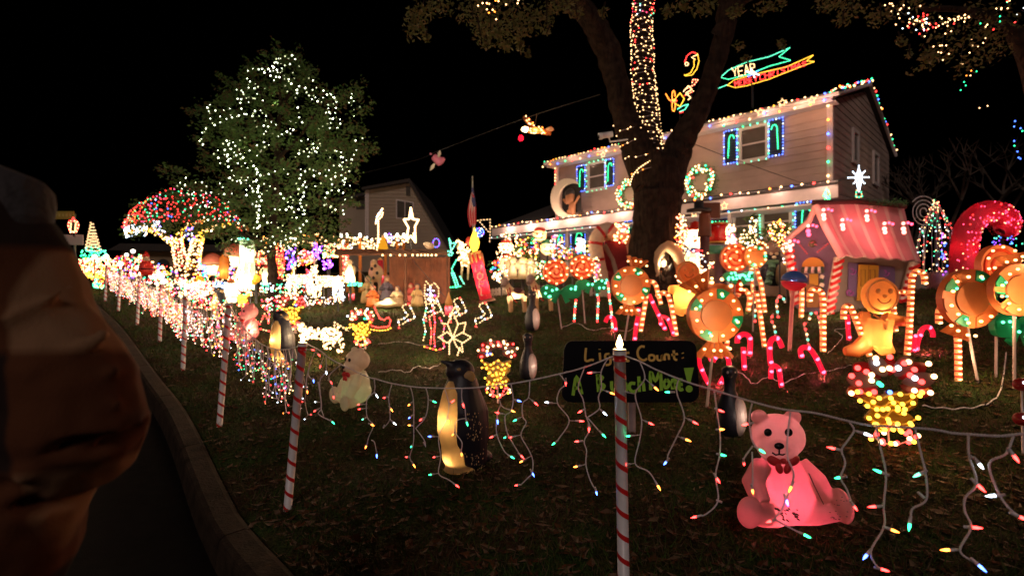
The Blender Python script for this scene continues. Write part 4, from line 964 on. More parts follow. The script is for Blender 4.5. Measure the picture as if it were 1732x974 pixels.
b.build('bulb', rt, world=True, kind='stuff')
for x, y, d in ((400,220,-2.5),(500,190,-2.6),(560,300,-2.4),(430,330,-2.6),(380,400,-2.0),(510,400,-2.2)): lamp(f.root, L3(x,y,d)-root0, (1,.95,.55), 6)  # lamps added for the bulbs' light on the leaves
for x, y in ((470,180),(420,260),(540,230),(480,340)): lamp(f.root, L3(x,y,0)-root0, (.9,1,.5), 5)

# ---------------------------------------------------------------- the low spreading tree under a net of coloured lights
f = Fig('tree','low spreading tree, its trunk wrapped in white lights and its crown netted with coloured ones','tree',317,500, Y=16.5); s = f.s; NY = f.Y
f.root.location.z = G(f.root.location.x, NY); r0 = f.root.location.copy()
N3 = lambda x, y, d=0: at(x, y, NY+d); m = MB(); P_ = []
for pts, rad in (([r0, N3(308,450), N3(302,425), N3(298,405)], [.2,.16,.13,.11]), ([r0+Vector((.2,0,0)), N3(326,450), N3(330,425), N3(334,405)], [.2,.16,.13,.11]),
                 ([N3(300,415), N3(280,402), N3(250,388), N3(215,392)], [.1,.08,.06,.03]), ([N3(334,410), N3(345,395), N3(360,385), N3(385,380)], [.1,.08,.05,.03]),
                 ([N3(300,410), N3(310,392), N3(330,378), N3(350,372)], [.09,.07,.05,.03]), ([N3(297,410), N3(270,392), N3(262,375)], [.09,.07,.04]), ([N3(332,410), N3(318,398), N3(322,380)], [.09,.07,.04])):
    P_.append(limb(m, pts, rad, n=9))
m.build('trunk', f.root, world=True)
dome = arc(308,398,102,78,0,180,16)
m = MB()
for x, y in rnd_in(dome+[(205,398)], 120, rr): leafclump(m, N3(x, y, rr.uniform(-1.2,1.2)), (.35,.3,.2), 26, .06, gl[:2], rr)
m.build('crown', f.root, world=True, kind='stuff')
rt = empty('net_lights', r0, 'net of red, green and blue lights over the low spreading tree', 'light string'); b = MB(); w = MB()
for k in range(13):
    q = k/12; ry = 76*(1-q*.9); yy = 398-18*q; rx = 102-8*q; pts = []
    for i in range(41):
        a = math.radians(8+164*i/40); x = 308+rx*math.cos(a)+R.gauss(0,1.4); y = yy-ry*math.sin(a)+R.gauss(0,1.6); pts.append(N3(x, y, -1.3*math.sin(a)))
    for p in walk(pts, .17+.04*R.random()): b.bulb(p+Vector((R.uniform(-.05,.05),0,R.uniform(-.05,.05))), .024, B(R.choice(['rrrrkr','grgtr','rrkro','rbrgr'][k % 4]), .8))
    w.tube(pts, .006, black_pl, 3)
b.build('bulb', rt, world=True, kind='stuff'); w.build('wire', rt, world=True)
for i, (P, Rr) in enumerate(P_):
    wrap('limb_lights', ['white lights wound tight round the left stem of the low spreading tree','white lights wound tight round the right stem of the low spreading tree','yellow lights along the long left branch of the low spreading tree','yellow lights along the right branch of the low spreading tree','yellow lights on the inner right branch of the low spreading tree','pale lights on the short upper left branch of the low tree','pale lights on the short middle branch of the low tree'][i],
         P, Rr, [190,190,130,110,90,60,50][i], ['wwwwrw','wwwwow','wyyyw','yywwy','ywwoy','wccp','wpcb'][i], .036, .9, .04)
rt = empty('branch_tip_lights', N3(215,395), 'cluster of pale blue lights at the left tip of the low spreading tree', 'light string'); b = MB()
for _ in range(70): b.bulb(N3(R.uniform(210,248), R.gauss(386,5)+abs(R.gauss(0,3)), R.uniform(-.5,.5)), .034, B(R.choice('cccw')))
b.build('bulb', rt, world=True, kind='stuff')
# bare dark trees behind the house and at the right
dark_bark = mat('dark_bark', (.07,.05,.035), .95, var=.4)
def bare(px, by, Y, h, label, seed):
    w0 = at(px, by, Y); w0.z = G(w0.x, w0.y); rt = empty('bare_tree', w0, label, 'tree', 'bare trees in the dark behind the yard'); m = MB(); rr = random.Random(seed)
    def br(p, d, L, r, n):
        q = p+d*L; mid = (p+q)/2+Vector((rr.gauss(0,L*.05),rr.gauss(0,L*.05),0)); m.tube([p, mid, q], [r, r*.85, r*.65], dark_bark, 6 if n > 1 else 4)
        if n > 0:
            for _ in range(3):
                e = (d+Vector((rr.gauss(0,.45),rr.gauss(0,.45),rr.gauss(.1,.3)))).normalized(); br(q, e, L*rr.uniform(.55,.8), r*.6, n-1)
    br(w0-Vector((0,0,.1)), Vector((0,0,1)), h*.33, h*.02, 4); m.build('trunk', rt, world=True)
bare(1600,470,17,5.6,'bare dark tree between the house gable and the red tinsel cane',1); bare(1690,470,19,6.5,'bare dark tree rising behind the red tinsel cane',2); bare(1545,470,22,6,'bare dark tree close behind the gingerbread cottage roof',3)
LK = 3.0
# ---------------------------------------------------------------- lit figures on the lawn: helpers
cane_w = bm_mat('clear_cane_tube', (.85,.42,.25), .5); cane_r = mat('cane_red_wrap', (.75,.04,.03), .4, trans=.3)
pink_t = mat('pink_rope_tube', (.85,.03,.09), .35, trans=.5, emit=.55, ecol=(1,.02,.09)); stake_m = mat('stake', (.05,.05,.05), .6); pale_st = mat('pale_stake', (.5,.4,.4), .6)
CG = {'w': 'lit candy canes glowing warm white', 'k': 'lit candy canes glowing pink', 'm': 'small canes with red, white and green bulbs'}
def cane(label, pts, style='w', r=5.0, base=None, step=None, group=True):
    """pts: photo pixels, foot first, hook last"""
    bx, by = base or pts[0]; f = Fig('candy_cane', label, 'candy cane', bx, by, CG[style] if group else None); q = r*f.s
    P = smooth([f.P(x, y) for x, y in pts], 5) if len(pts) > 2 else [f.P(*p) for p in pts]
    if style == 'w':
        MB().tube(P, q*.92, cane_w, 10).build('tube', f.root)
        b = MB(); st = MB(); st_ = (step or 9.5)*f.s
        for p in walk(P, st_, st_*.4): b.ell(p+Vector((0,-q*.35,0)), (q*.72,q*.72,q*.42), B('cw'), 7, 5)
        b.build('bulb', f.root, kind='stuff')
        for i, p in enumerate(walk(P, st_, st_*.9)): st.tube([p-Vector((0,0,q*.22)), p+Vector((0,0,q*.22))], q*1.0, cane_r, 10)
        st.build('red_stripe', f.root, kind='stuff')
    elif style == 'k':
        MB().tube(P, q*.85, pink_t, 10).build('tube', f.root)
        b = MB()
        for p in walk(P, (step or 24)*f.s, 6*f.s): b.ell(p+Vector((0,-q*.5,0)), (q*.72,q*.5,q*.72), B('ck'), 8, 6)
        b.build('bulb', f.root, kind='stuff')
    else:
        MB().tube(P, q*.5, pale_st, 8).build('tube', f.root); b = MB()
        for i, p in enumerate(walk(P, (step or 9)*f.s, 2*f.s)): b.ell(p+Vector((0,-q*.5,0)), q*.62, B('rtwr'[i % 4], .7), 7, 5)
        b.build('bulb', f.root, kind='stuff')
    a = P[0]; MB().tube([a+Vector((0,0,-.0)), Vector((a.x, 0, -.06))], q*.45, stake_m, 6).build('stake', f.root)
    if style != 'm': lamp(f.root, (P[0]+P[-1])*.5+Vector((0,-.16,-.05)), (1,.6,.28) if style == 'w' else (1,.10,.18), .9 if style == 'w' else .8)  # fill lamp added just ahead of the tube
    return f
BC['cw'] = (1,.60,.24); BS['cw'] = 6.5; BC['ck'] = (1,.10,.20); BS['ck'] = 5.5; BC['or'] = (1,.50,.19); BS['or'] = 5.5
orange_p = bm_mat('orange_plastic', (.60,.18,.05), .25); brown_p = bm_mat('dull_orange', (.42,.135,.04), .2); red_p = bm_mat('red_orange', (.80,.07,.015), .3); loll_p = bm_mat('lolly_orange', (.88,.26,.08), .3); grn_p = bm_mat('green_plastic', (.01,.30,.12), .3); cream_p = bm_mat('candy_cream', (.74,.20,.05), .3)
def disc(m, f, cx, cy, r, d0, d1, mt, n=28, rx=None):
    q = f.P(cx, cy); rr_ = r*f.s
    m.prism([(q.x+(rx*f.s if rx else rr_)*math.cos(2*math.pi*i/n), q.z+rr_*math.sin(2*math.pi*i/n)) for i in range(n)], d0, d1, mt)
def ringbulbs(b, f, cx, cy, r, n, c='or', a0=0, a1=360, size=4.2, d=None, jit=1.5):
    for i in range(n):
        a = math.radians(a0+(a1-a0)*(i+.5)/n); p = f.P(cx+r*math.cos(a)+R.uniform(-jit,jit), cy-r*math.sin(a)+R.uniform(-jit,jit), (-.045 if d is None else d))
        b.ell(p, (size*f.s,size*f.s*.8,size*f.s*.8), B(c if isinstance(c, str) and c in BC else c[i % len(c)]), 8, 5)
def wrapper(f, cx, cy, r, ang, L, spread, mt):                # pleated cellophane end of a sweet
    m = MB(); a = math.radians(ang); ux, uy = math.cos(a), -math.sin(a); px_, py_ = -uy, ux; n = 9; V = []
    for i in range(n):
        t = (i/(n-1)-.5)*2; V.append(f.P(cx+ux*r*.86+px_*t*r*.16, cy+uy*r*.86+py_*t*r*.16, -.01 if i % 2 else .02))
        e = L*(1+.12*(i % 2)); V.append(f.P(cx+ux*(r+e)+px_*t*spread, cy+uy*(r+e)+py_*t*spread, -.035 if i % 2 else .03))
    m.add(V+[v+Vector((0,.006,0)) for v in V], [(2*i,2*i+2,2*i+3,2*i+1) for i in range(n-1)]+[(2*n+2*i+1,2*n+2*i+3,2*n+2*i+2,2*n+2*i) for i in range(n-1)], mt); return m.build('wrapper_end', f.root)
def peppermint(label, cx, cy, r, foot, greens, wraps, n=12, mt=None, name='peppermint_light', flip=1):
    f = Fig(name, label, 'candy light', foot[0], foot[1], 'round orange peppermint lights'); m = MB()
    disc(m, f, cx, cy, r, -.015, .05, cream_p, 36); m.build('candy_disc', f.root)
    m = MB(); disc(m, f, cx, cy, r*.56, -.030, -.012, brown_p, 28); m.build('centre', f.root)
    for k, g in enumerate(greens):
        for gg, mt_ in ((g, grn_p), (g+45, orange_p)):
            m = MB(); A = [(cx+r*.62*math.cos(math.radians(gg-10)), cy-r*.62*math.sin(math.radians(gg-10))), (cx+r*.96*math.cos(math.radians(gg-16)), cy-r*.96*math.sin(math.radians(gg-16))), (cx+r*.99*math.cos(math.radians(gg+2)), cy-r*.99*math.sin(math.radians(gg+2))), (cx+r*.96*math.cos(math.radians(gg+14)), cy-r*.96*math.sin(math.radians(gg+14))), (cx+r*.62*math.cos(math.radians(gg+12)), cy-r*.62*math.sin(math.radians(gg+12)))]
            A = [f.P(*p) for p in A]; m.prism([(p.x, p.z) for p in A][::-1], -.026, -.014, mt_).build('swirl', f.root)
    for a, L, sp in wraps: wrapper(f, cx, cy, r, a, L, sp, orange_p)
    b = MB(); ringbulbs(b, f, cx, cy, r*.80, n, size=max(2.2, r*.062), jit=r*.05)
    for g in greens: ringbulbs(b, f, cx, cy, r*.72, 1, 't', g-3, g+3, size=max(2, r*.05))
    for a, L, sp in wraps: ringbulbs(b, f, cx, cy, r+L*.6, 4, 'or', a-28, a+28, size=max(2.1, r*.062), jit=r*.05)
    b.build('bulb', f.root, kind='stuff')
    MB().tube([f.P(cx, cy+r*.9, .03), f.P(foot[0], foot[1], .03), Vector((0,.03,-.08))], .012, pale_st, 6).build('stake', f.root)
    lamp(f.root, f.P(cx, cy, -.40), (1,.55,.25), 2.2*(r/40)); lamp(f.root, f.P(cx, cy+r*.9, -.2), (1,.6,.3), 1.2); return f  # both lamps are added fill in front of the disc
def lollipop(label, cx, cy, r, foot, bow, bowr, turns=2.3, n=13):
    f = Fig('lollipop_light', label, 'candy light', foot[0], foot[1], 'spiral lollipop lights with green bows'); m = MB()
    disc(m, f, cx, cy, r, -.02, .05, loll_p, 32); m.build('candy_disc', f.root)
    sp = []
    for i in range(70):
        t = i/69; a = math.radians(200+360*turns*t); q = r*(.12+.82*t); sp.append(f.P(cx+q*math.cos(a), cy-q*math.sin(a), -.022))
    MB().tube(sp, r*.085*f.s, red_p, 7).build('spiral_stripe', f.root)
    b = MB(); ringbulbs(b, f, cx, cy, r*.84, n-3, size=max(1.9,r*.075), jit=r*.06); ringbulbs(b, f, cx, cy, r*.42, 3, a0=20, a1=380, size=max(1.9,r*.075), jit=r*.08); b.build('bulb', f.root, kind='stuff')
    if bow:
        bx, by, w, h = bow; m = MB()
        for s_ in (-1, 1):
            A = [(bx, by-h*.12), (bx+s_*w*.5, by-h*.5), (bx+s_*w, by-h*.25), (bx+s_*w*.92, by+h*.3), (bx+s_*w*.45, by+h*.42), (bx, by+h*.12)]
            A = smooth([f.P(*p) for p in A], 3, True); A = [(p.x, p.z) for p in A]; m.prism(A if s_ < 0 else A[::-1], -.03, .03, grn_p)
            C = [f.P(*p) for p in ((bx, by), (bx+s_*w*.5, by+h*.55), (bx+s_*w*.25, by+h*.75))]; C = [(p.x, p.z) for p in C]; m.prism(C, -.032, .01, grn_p)
        m.build('bow', f.root); b = MB()
        for _ in range(bowr): b.ell(f.P(bx+R.uniform(-w,w)*.8, by+R.uniform(-h,h)*.4, -.04), max(2., r*.07)*f.s, B('t'), 7, 5)
        b.build('bow_bulb', f.root, kind='stuff')
    MB().tube([f.P(cx, cy+r*.9, .02), f.P(foot[0], foot[1], .02), Vector((0,.02,-.08))], .012, pale_st, 6).build('stick', f.root)
    lamp(f.root, f.P(cx, cy, -.45), (1,.55,.28), 2.6); return f  # unseen lamp added ahead of the sweet to light it
# ---- candies
lollipop('left one of two neighbouring orange spiral lollipops, above a wide green bow', 940, 460, 22, (950,556), (948,494,34,26), 9)
lollipop('right one of two neighbouring orange spiral lollipops, slightly higher', 984, 452, 21, (990,548), (1002,482,28,20), 7)
lollipop('orange spiral lollipop beside the scarfed penguin, green bow full of bulbs below', 1243, 436, 24, (1245,560), (1250,468,26,18), 26)
lollipop('big spiral lollipop cut by the right frame edge above the orange peppermints', 1690, 448, 34, (1688,640), (1722,552,44,44), 14)
peppermint('orange and green peppermint light behind the flame topped post, wrapper end pointing up', 1067, 483, 33, (1055,590), [62,148,-20,-135], [(75,14,20),(265,16,22)], 11)
peppermint('largest orange and green peppermint, directly right of the black sign', 1210, 533, 46, (1198,690), [75,155,-15,-115], [(118,26,30),(270,24,34)], 12)
peppermint('small peppermint tucked between the spiral lollipop and the scarfed penguin', 1278, 434, 19, (1275,560), [70,0,-110], [(60,8,10)], 9)
peppermint('wide orange peppermint with green stripes behind the single warm cane at right', 1641, 505, 50, (1660,650), [68,150,-8,-112], [(250,18,24)], 12)
peppermint('orange peppermint at the right frame edge, right of the wide one', 1722, 490, 44, (1722,660), [160,200,-60], [(100,16,24)], 12)
f = Fig('candy_light','wrapped sweet light between the yellow gingerbread man and the largest peppermint','candy light',1213,560,gY=8.4); m = MB()
m.ell(f.P(1213,492), (28*f.s,.06,13*f.s), orange_p, 16, 10); m.build('sweet', f.root); wrapper(f,1213,492,26,10,18,14,red_p); wrapper(f,1213,492,26,175,12,10,orange_p)
b = MB(); ringbulbs(b,f,1216,492,20,7,size=3.6); ringbulbs(b,f,1252,486,4,2,size=3.4); b.build('bulb', f.root, kind='stuff'); MB().tube([f.P(1213,500,.02),Vector((0,.02,-.06))],.01,pale_st,6).build('stake', f.root)

# ---- gingerbread men
ging = bm_mat('gingerbread_glow', (.90,.42,.15), .62); icing = bm_mat('icing_line', (.98,.62,.24), .5)
def ginger(label, pts, faceb, foot, lines, lamps, th=.05, mouth=True):
    f = Fig('gingerbread_man', label, 'gingerbread man', foot[0], foot[1], 'glowing plastic gingerbread men'); m = MB()
    for seg, rad in pts: m.tube([f.P(x, y) for x, y in seg], [q*f.s for q in rad], ging, 12)
    hx, hy, hr = faceb; m.ell(f.P(hx, hy), (hr*f.s, hr*f.s*.5, hr*f.s), ging, 22, 14)
    o = blob('body', m, 1.5*f.s, f.root, 4); o.scale = (1, .75, 1)
    ic = MB()
    for l in lines: ic.tube(smooth([f.P(x, y, -.0) for x, y in l], 4), 1.5*f.s, icing, 6)
    ring = [f.P(x, y, -.48*hr*f.s*.55) for x, y in arc(hx, hy, hr*.84, hr*.84, 0, 360, 26)[:-1]]; 
    ic.tube(ring, 1.8*f.s, icing, 6, closed=True); ic.build('icing', f.root)
    fc = MB(); dd = -hr*f.s*.40
    for ex in (-.33, .33): fc.ell(f.P(hx+ex*hr, hy-.25*hr, dd), (.11*hr*f.s,.03,.14*hr*f.s), icing, 10, 6)
    fc.ell(f.P(hx, hy+.02*hr, dd-.01), (.1*hr*f.s,.03,.09*hr*f.s), icing, 10, 6)
    fc.tube(smooth([f.P(hx+a*hr, hy+b_*hr, dd) for a, b_ in ((-.36,.16),(-.22,.34),(0,.42),(.22,.34),(.36,.16))], 4), 1.2*f.s, mat('baked_line',(.55,.16,.04),.6), 6); fc.build('face', f.root); bt_ = MB(); [bt_.ell(f.P(hx+(-2 if hr > 25 else -1), hy+hr*y_, -hr*f.s*.52), (.1*hr*f.s,.02,.1*hr*f.s), icing, 10, 6) for y_ in (1.35,1.75)]; bt_.build('button', f.root)
    for (x, y, w_) in lamps: lamp(f.root, f.P(x, y, 0), (1,.60,.22), w_*f.s**2)
    return f
ginger('yellow glowing gingerbread man smiling in front of the snowman, left of the largest peppermint',
   [([(1161,482),(1161,520)],[24,20]),([(1150,492),(1131,489)],[9,7]),([(1172,492),(1188,489)],[9,7]),([(1152,515),(1146,532)],[12,10]),([(1168,515),(1170,532)],[11,10])], (1163,461,20), (1160,540),
   [[(1142,484),(1160,492),(1180,484)]], [(1160,500,.5e5)])
f = ginger('larger glowing gingerbread man in front of the cottage, arm stretched right onto a cane',
   [([(1484,540),(1482,560),(1480,585)],[26,25,25]),([(1495,536),(1515,542),(1535,544)],[12,10,8]),([(1466,540),(1452,535)],[13,10]),([(1465,580),(1448,592),(1428,594)],[16,13,7]),([(1490,580),(1500,594),(1508,600)],[16,13,9])], (1487,500,31), (1475,602),
   [[(1452,572),(1478,560),(1512,556)],[(1478,532),(1500,545),(1532,548)]], [(1490,530,.32e5),(1492,570,.42e5)])

# ---- lit canes, warm white
W_ = [('warm cane with its hook over the pink canes right of the left peppermint', [(1144,568),(1138,530),(1131,502),(1124,495),(1114,498),(1111,502)], 4.3),
 ('short warm hooked cane leaning left behind the left peppermint', [(1118,515),(1112,492),(1108,480),(1100,476),(1092,479)], 4.2),
 ('straight warm rod leaning right, left of the hooked canes behind the sign', [(1083,562),(1090,520),(1096,484)], 4.2),
 ('short hooked warm cane between the largest peppermint and the rod bundle', [(1265,527),(1268,505),(1262,492),(1253,492),(1246,502)], 4.4),
 ('left rod of the warm rod bundle below the lollipop', [(1275,515),(1273,480),(1270,450)], 3.8),
 ('right rod of the warm rod bundle, leaning outward', [(1294,530),(1288,485),(1279,456),(1272,448)], 3.8),
 ('longest rod of the warm rod bundle, reaching furthest down', [(1293,587),(1286,535),(1279,492)], 4.2),
 ('warm straight rod on the left of the ball lollipop, low beside the heart canes', [(1228,600),(1230,575)], 4.2),
 ('warm straight rod right of the ball lollipop pole', [(1355,538),(1356,510),(1356,486)], 4.2),
 ('tall warm hooked cane in front of the cottage door', [(1392,595),(1392,540),(1391,500),(1382,490),(1372,492),(1369,510)], 5.2),
 ('straight warm rod left of the large gingerbread man', [(1437,515),(1439,485),(1440,462)], 4.6),
 ('warm hooked cane leaning over the left arm of the large gingerbread man', [(1471,602),(1455,560),(1441,525),(1435,517),(1428,522),(1427,540)], 5.2),
 ('tallest warm cane, held by the large gingerbread man', [(1534,602),(1538,555),(1541,495),(1543,468),(1551,459),(1562,464),(1564,480)], 5.2),
 ('warm hooked cane between the gingerbread man and the tallest cane', [(1515,562),(1512,525),(1511,503),(1517,495),(1530,494),(1540,500)], 4.2),
 ('single warm hooked cane in front of the wide orange peppermint', [(1621,645),(1620,580),(1617,530),(1611,520),(1599,517),(1589,524),(1588,547)], 5.6)]
for lab, p, r in W_: cane(lab, p, 'w', r)
Kk = [('left half of a heart made of two pink canes beside the sign', [(1200,652),(1188,628),(1182,608),(1188,599),(1198,600),(1204,610)], 4.6),
 ('right half of a heart made of two pink canes beside the sign', [(1216,652),(1232,622),(1230,603),(1220,598),(1210,604),(1206,612)], 4.6),
 ('pink hooked cane right of the heart pair', [(1267,602),(1269,580),(1266,568),(1257,565),(1248,571),(1247,580)], 5.0),
 ('short straight pink cane between the heart pair and the next hook', [(1259,625),(1258,605),(1257,587)], 4.6),
 ('tall pink hooked cane above a smaller one left of the ball lollipop pole', [(1304,618),(1302,600),(1302,582),(1307,573),(1316,573),(1323,587)], 5.0),
 ('small pink hooked cane directly below the tall one', [(1322,655),(1319,635),(1316,622),(1308,618),(1304,626),(1304,640)], 4.6),
 ('pink hooked cane leaning right in the red lit patch by the lollipop pole', [(1394,634),(1384,612),(1372,592),(1361,587),(1354,592),(1356,605)], 5.0),
 ('pink straight rod beside the left elbow of the large gingerbread man', [(1436,576),(1434,550),(1433,532)], 4.2),
 ('pink hooked cane right of the tallest warm cane', [(1549,596),(1553,575),(1560,557),(1570,553),(1577,561),(1578,570)], 4.6),
 ('short pink rod in front of the tallest warm cane', [(1544,598),(1546,585),(1547,568)], 4.2),
 ('pink cane with its hook to the left below the left peppermint', [(1041,562),(1040,545),(1036,537),(1028,537),(1024,545)], 4.0),
 ('pink straight cane behind the left end of the sign candle', [(1073,578),(1076,550),(1079,535),(1080,520)], 4.2),
 ('pink cane leaning right toward the yellow gingerbread man', [(1126,560),(1115,535),(1104,512),(1098,498)], 4.2),
 ('small pink hook low between the warm canes behind the sign', [(1140,568),(1134,550),(1128,538),(1119,536),(1117,548)], 3.8)]
for lab, p, r in Kk: cane(lab, p, 'k', r)
Mm = [('small multicolour cane hooked right, under the scarfed penguin', [(1316,538),(1313,515),(1316,503),(1322,502),(1328,512)]),
 ('tiny multicolour cane right of the warm rod bundle', [(1312,572),(1309,552),(1304,540),(1308,530)]),
 ('tiny multicolour cane under the lollipop pole', [(1367,585),(1364,565),(1360,548),(1366,545)]),
 ('small red and white cane beside the tall warm cane by the cottage', [(1388,565),(1386,545),(1381,530),(1371,530),(1368,541)]),
 ('tiny multicolour cane behind the longest rod', [(1277,545),(1276,528),(1281,518)]),
 ('thin stick cane with tight bulbs right of the left lollipop stick', [(971,545),(972,525),(974,508)]),
 ('tall beaded cane with a round head left of the left peppermint', [(1036,560),(1034,530),(1030,500),(1028,480),(1024,470)]),
 ('shorter beaded cane with a round head beside the tall beaded one', [(1010,545),(1011,520),(1012,505),(1008,495)])]
for lab, p in Mm: cane(lab, p, 'm', 3.3, step=5 if 'beaded' in lab or 'tight' in lab else 9)
# lamps added low down, standing in for pink cane light on the lawn
for x, y, w_ in ((1215,640,.5),(1262,605,.5),(1312,615,.6),(1375,615,.4),(1560,580,.3),(1110,550,.35)):
    p = hit(x, y); lamp(None, p+Vector((0,-.08,.16)), (1,.05,.12), w_).name = 'cane_fill_light'

# ---- ball lollipop
f = Fig('ball_lollipop','blue and pink ball lollipop on a tall pole in the middle of the canes','lollipop',1335,595); q = f.s
m = MB(); M2 = Matrix.Rotation(.15, 4, 'Y')
def half(mt, a0, a1, nm):
    pr = [(max(.0005, 20*q*math.cos(math.radians(a))), 17*q*math.sin(math.radians(a))) for a in range(a0, a1+1, 10)]
    MB().lathe(pr, mt, 24, c=f.P(1343,475), M=M2).build(nm, f.root)
half(bm_mat('ball_blue', (.10,.22,.62), .4), 1, 90, 'upper_half'); half(bm_mat('ball_pink', (.95,.06,.14), .5), -90, -1, 'lower_half')
MB().tube([f.P(1341,490), f.P(1335,600)], 3.2*q, bm_mat('pole_pink', (.7,.3,.3), .2), 10).build('pole', f.root); lamp(f.root, f.P(1342,477), (1,.8,.8), 1.2)

# ---- giant white and red candy cane, red sack, and what leans there
f = Fig('giant_cane','giant white candy cane with red bands leaning beside the dark red sack','candy cane',1016,500,gY=12.4); q = f.s
P = smooth([f.P(x, y) for x, y in ((1024,508),(1017,470),(1010,435),(1007,412),(1014,395),(1028,388),(1038,397))], 6)
MB().tube(P, [12*q]*(len(P)-3)+[12*q,11*q,8*q], bm_mat('white_cane', (.92,.75,.55), .5), 18).build('cane', f.root); m = MB()
for k in (4, 11, 18, 25, 31):
    if k+1 < len(P): e = (P[k+1]-P[k]).normalized(); m.tube([P[k]-e*2.4*q+Vector((0,0,0)), P[k]+e*2.4*q], 12.4*q, red_tape, 18)
m.build('red_band', f.root, kind='stuff'); lamp(f.root, f.P(1011,440), (1,.75,.45), 7); lamp(f.root, f.P(1026,397), (1,.8,.55), 6)
f = Fig('santa_sack','dark red plush sack lying against the big tree trunk','sack',1052,470,gY=12.6); q = f.s; m = MB()
dr = mat('dark_red_plush', (.22,.012,.012), .9, bump=.4)
m.ell(f.P(1046,430), (30*q,18*q,34*q), dr, M=Matrix.Rotation(.5,4,'Y')); m.ell(f.P(1055,450), (24*q,18*q,20*q), dr); m.ell(f.P(1034,405), (14*q,12*q,16*q), dr); m.ell(f.P(1050,480), (28*q,16*q,30*q), dr); blob('sack', m, 2*q, f.root)
MB().tube([f.P(1020,415,-.18), f.P(1034,440,-.2), f.P(1040,462,-.18)], 4*q, mat('sack_strap',(.35,.22,.15),.8), 8).build('strap', f.root)
f = Fig('elf_figure','small scarfed elf figure sitting on top of the red sack','figure',1060,470,gY=12.5); q = f.s; m = MB()
m.ell(f.P(1058,404,-.1), (9*q,8*q,10*q), bm_mat('elf_face',(.7,.35,.18),.3)); m.build('head', f.root); MB().tube([f.P(1060,412,-.1), f.P(1066,428,-.1)], [5*q,8*q], bm_mat('elf_coat',(.8,.35,.25),.4), 10).build('body', f.root); MB().tube([f.P(1066,425,-.05), f.P(1060,508,-.0)],3*q,dr,8).build('leg', f.root)

# ---- arched white nativity, Madonna statue behind, snowman, drummer
f = Fig('arched_nativity','glowing white arch shaped nativity figure leaning on the lawn beside the trunk','nativity figure',1128,490,gY=11.3); q = f.s
wm = bm_mat('arch_white', (.85,.60,.36), .55)
P = smooth([f.P(x, y) for x, y in ((1112,505),(1109,455),(1112,432),(1124,417),(1138,422),(1148,440),(1156,505))], 5); MB().tube(P, [6*q]+[8*q]*(len(P)//2)+[10*q]*(len(P)-len(P)//2-1), wm, 12).build('arch', f.root)
m = MB(); m.ell(f.P(1120,446), (8*q,6*q,12*q), bm_mat('lit_robe',(.95,.8,.6),.6)); m.ell(f.P(1119,432), (5*q,5*q,5*q), MATS['lit_robe']); m.build('standing_figure', f.root)
m = MB(); m.ell(f.P(1118,466), (10*q,8*q,14*q), bm_mat('orange_robe',(.8,.25,.06),.4)); m.build('kneeling_figure', f.root); MB().ell(f.P(1132,455,-.08),(4*q,3*q,11*q),dkb,M=Matrix.Rotation(.3,4,'Y')).build('dark_opening', f.root)
m = MB(); m.ell(f.P(1132,492), (24*q,10*q,18*q), mat('grass_green',(0,0,0))); m.build('base', f.root); lamp(f.root, f.P(1122,446,-.1), (1,.72,.42), 5)
f = Fig('madonna_statue','dim blue robed statue with a hood standing behind the white arch figure','statue',1112,472,gY=11.6); q = f.s; m = MB()
rb = mat('blue_robe',(.08,.09,.16),.8); m.lathe([(12*q,0),(11*q,20*q),(10*q,40*q),(7*q,56*q),(4*q,62*q)], rb, 14, c=f.P(1112,478)); m.build('robe', f.root)
MB().ell(f.P(1119,406,-.02),(9*q,8*q,11*q),mat('hood_blue',(.2,.2,.24),.8)).build('hood', f.root); MB().ell(f.P(1118,407,-.09),(5*q,5*q,7*q),mat('statue_face',(.4,.25,.18),.6)).build('face', f.root)
f = Fig('snowman','tall glowing snowman with a red hat and blue scarf right of the tree trunk','snowman',1180,488,gY=12.6); q = f.s; sw = bm_mat('snow_white', (.85,.70,.48), .6)
m = MB(); m.ell(f.P(1176,450), (20*q,17*q,32*q), sw, 20, 14); m.ell(f.P(1176,404), (19*q,17*q,19*q), sw, 20, 14); m.ell(f.P(1180,482),(21*q,17*q,24*q),sw); blob('body', m, 1.7*q, f.root)
MB().tube([f.P(1176+17*math.cos(t), 425, -17*q*math.sin(t)) for t in [k*math.pi/8 for k in range(16)]], 4.6*q, bm_mat('scarf_blue',(.08,.12,.5),.2), 8, closed=True).build('scarf', f.root)
m = MB(); m.lathe([(13*q,0),(14*q,3*q),(10*q,5*q),(7*q,12*q),(2*q,15*q)], bm_mat('hat_red',(.8,.1,.06),.4), 14, c=f.P(1176,389)); m.build('hat', f.root)
m = MB(); m.tube([f.P(1170,409,-17*q), f.P(1166,411,-26*q)], [2.6*q,.6*q], red_p, 8); m.build('nose', f.root)
for ex in (1168,1180): MB().ell(f.P(ex,402,-17*q),1.8*q,eye_m,8,6).build('eye', f.root)
lamp(f.root, f.P(1176,450), (1,.78,.5), 6); lamp(f.root, f.P(1176,404), (1,.85,.65), 6)
b = MB(); rt = empty('snowman_lights', f.root.location, 'white bulbs scattered over the tall snowman and round its brim', 'light string')
for _ in range(46): a = R.uniform(-2.6,-.5); y = R.uniform(395,478); b.bulb(f.P(1176+21*math.cos(a)*1.0, y, 19*q*math.sin(a)), 1.7*q, B('w'))
b.build('bulb', rt, kind='stuff')
f = Fig('toy_drummer','dark tall toy soldier figure with a red barrel drum and green trim, beside the snowman','figure',1213,485,gY=12.7); q = f.s
m = MB(); m.tube([f.P(1213,510), f.P(1213,430)], 14*q, mat('soldier_dark',(.06,.02,.02),.6), 14); m.build('legs', f.root)
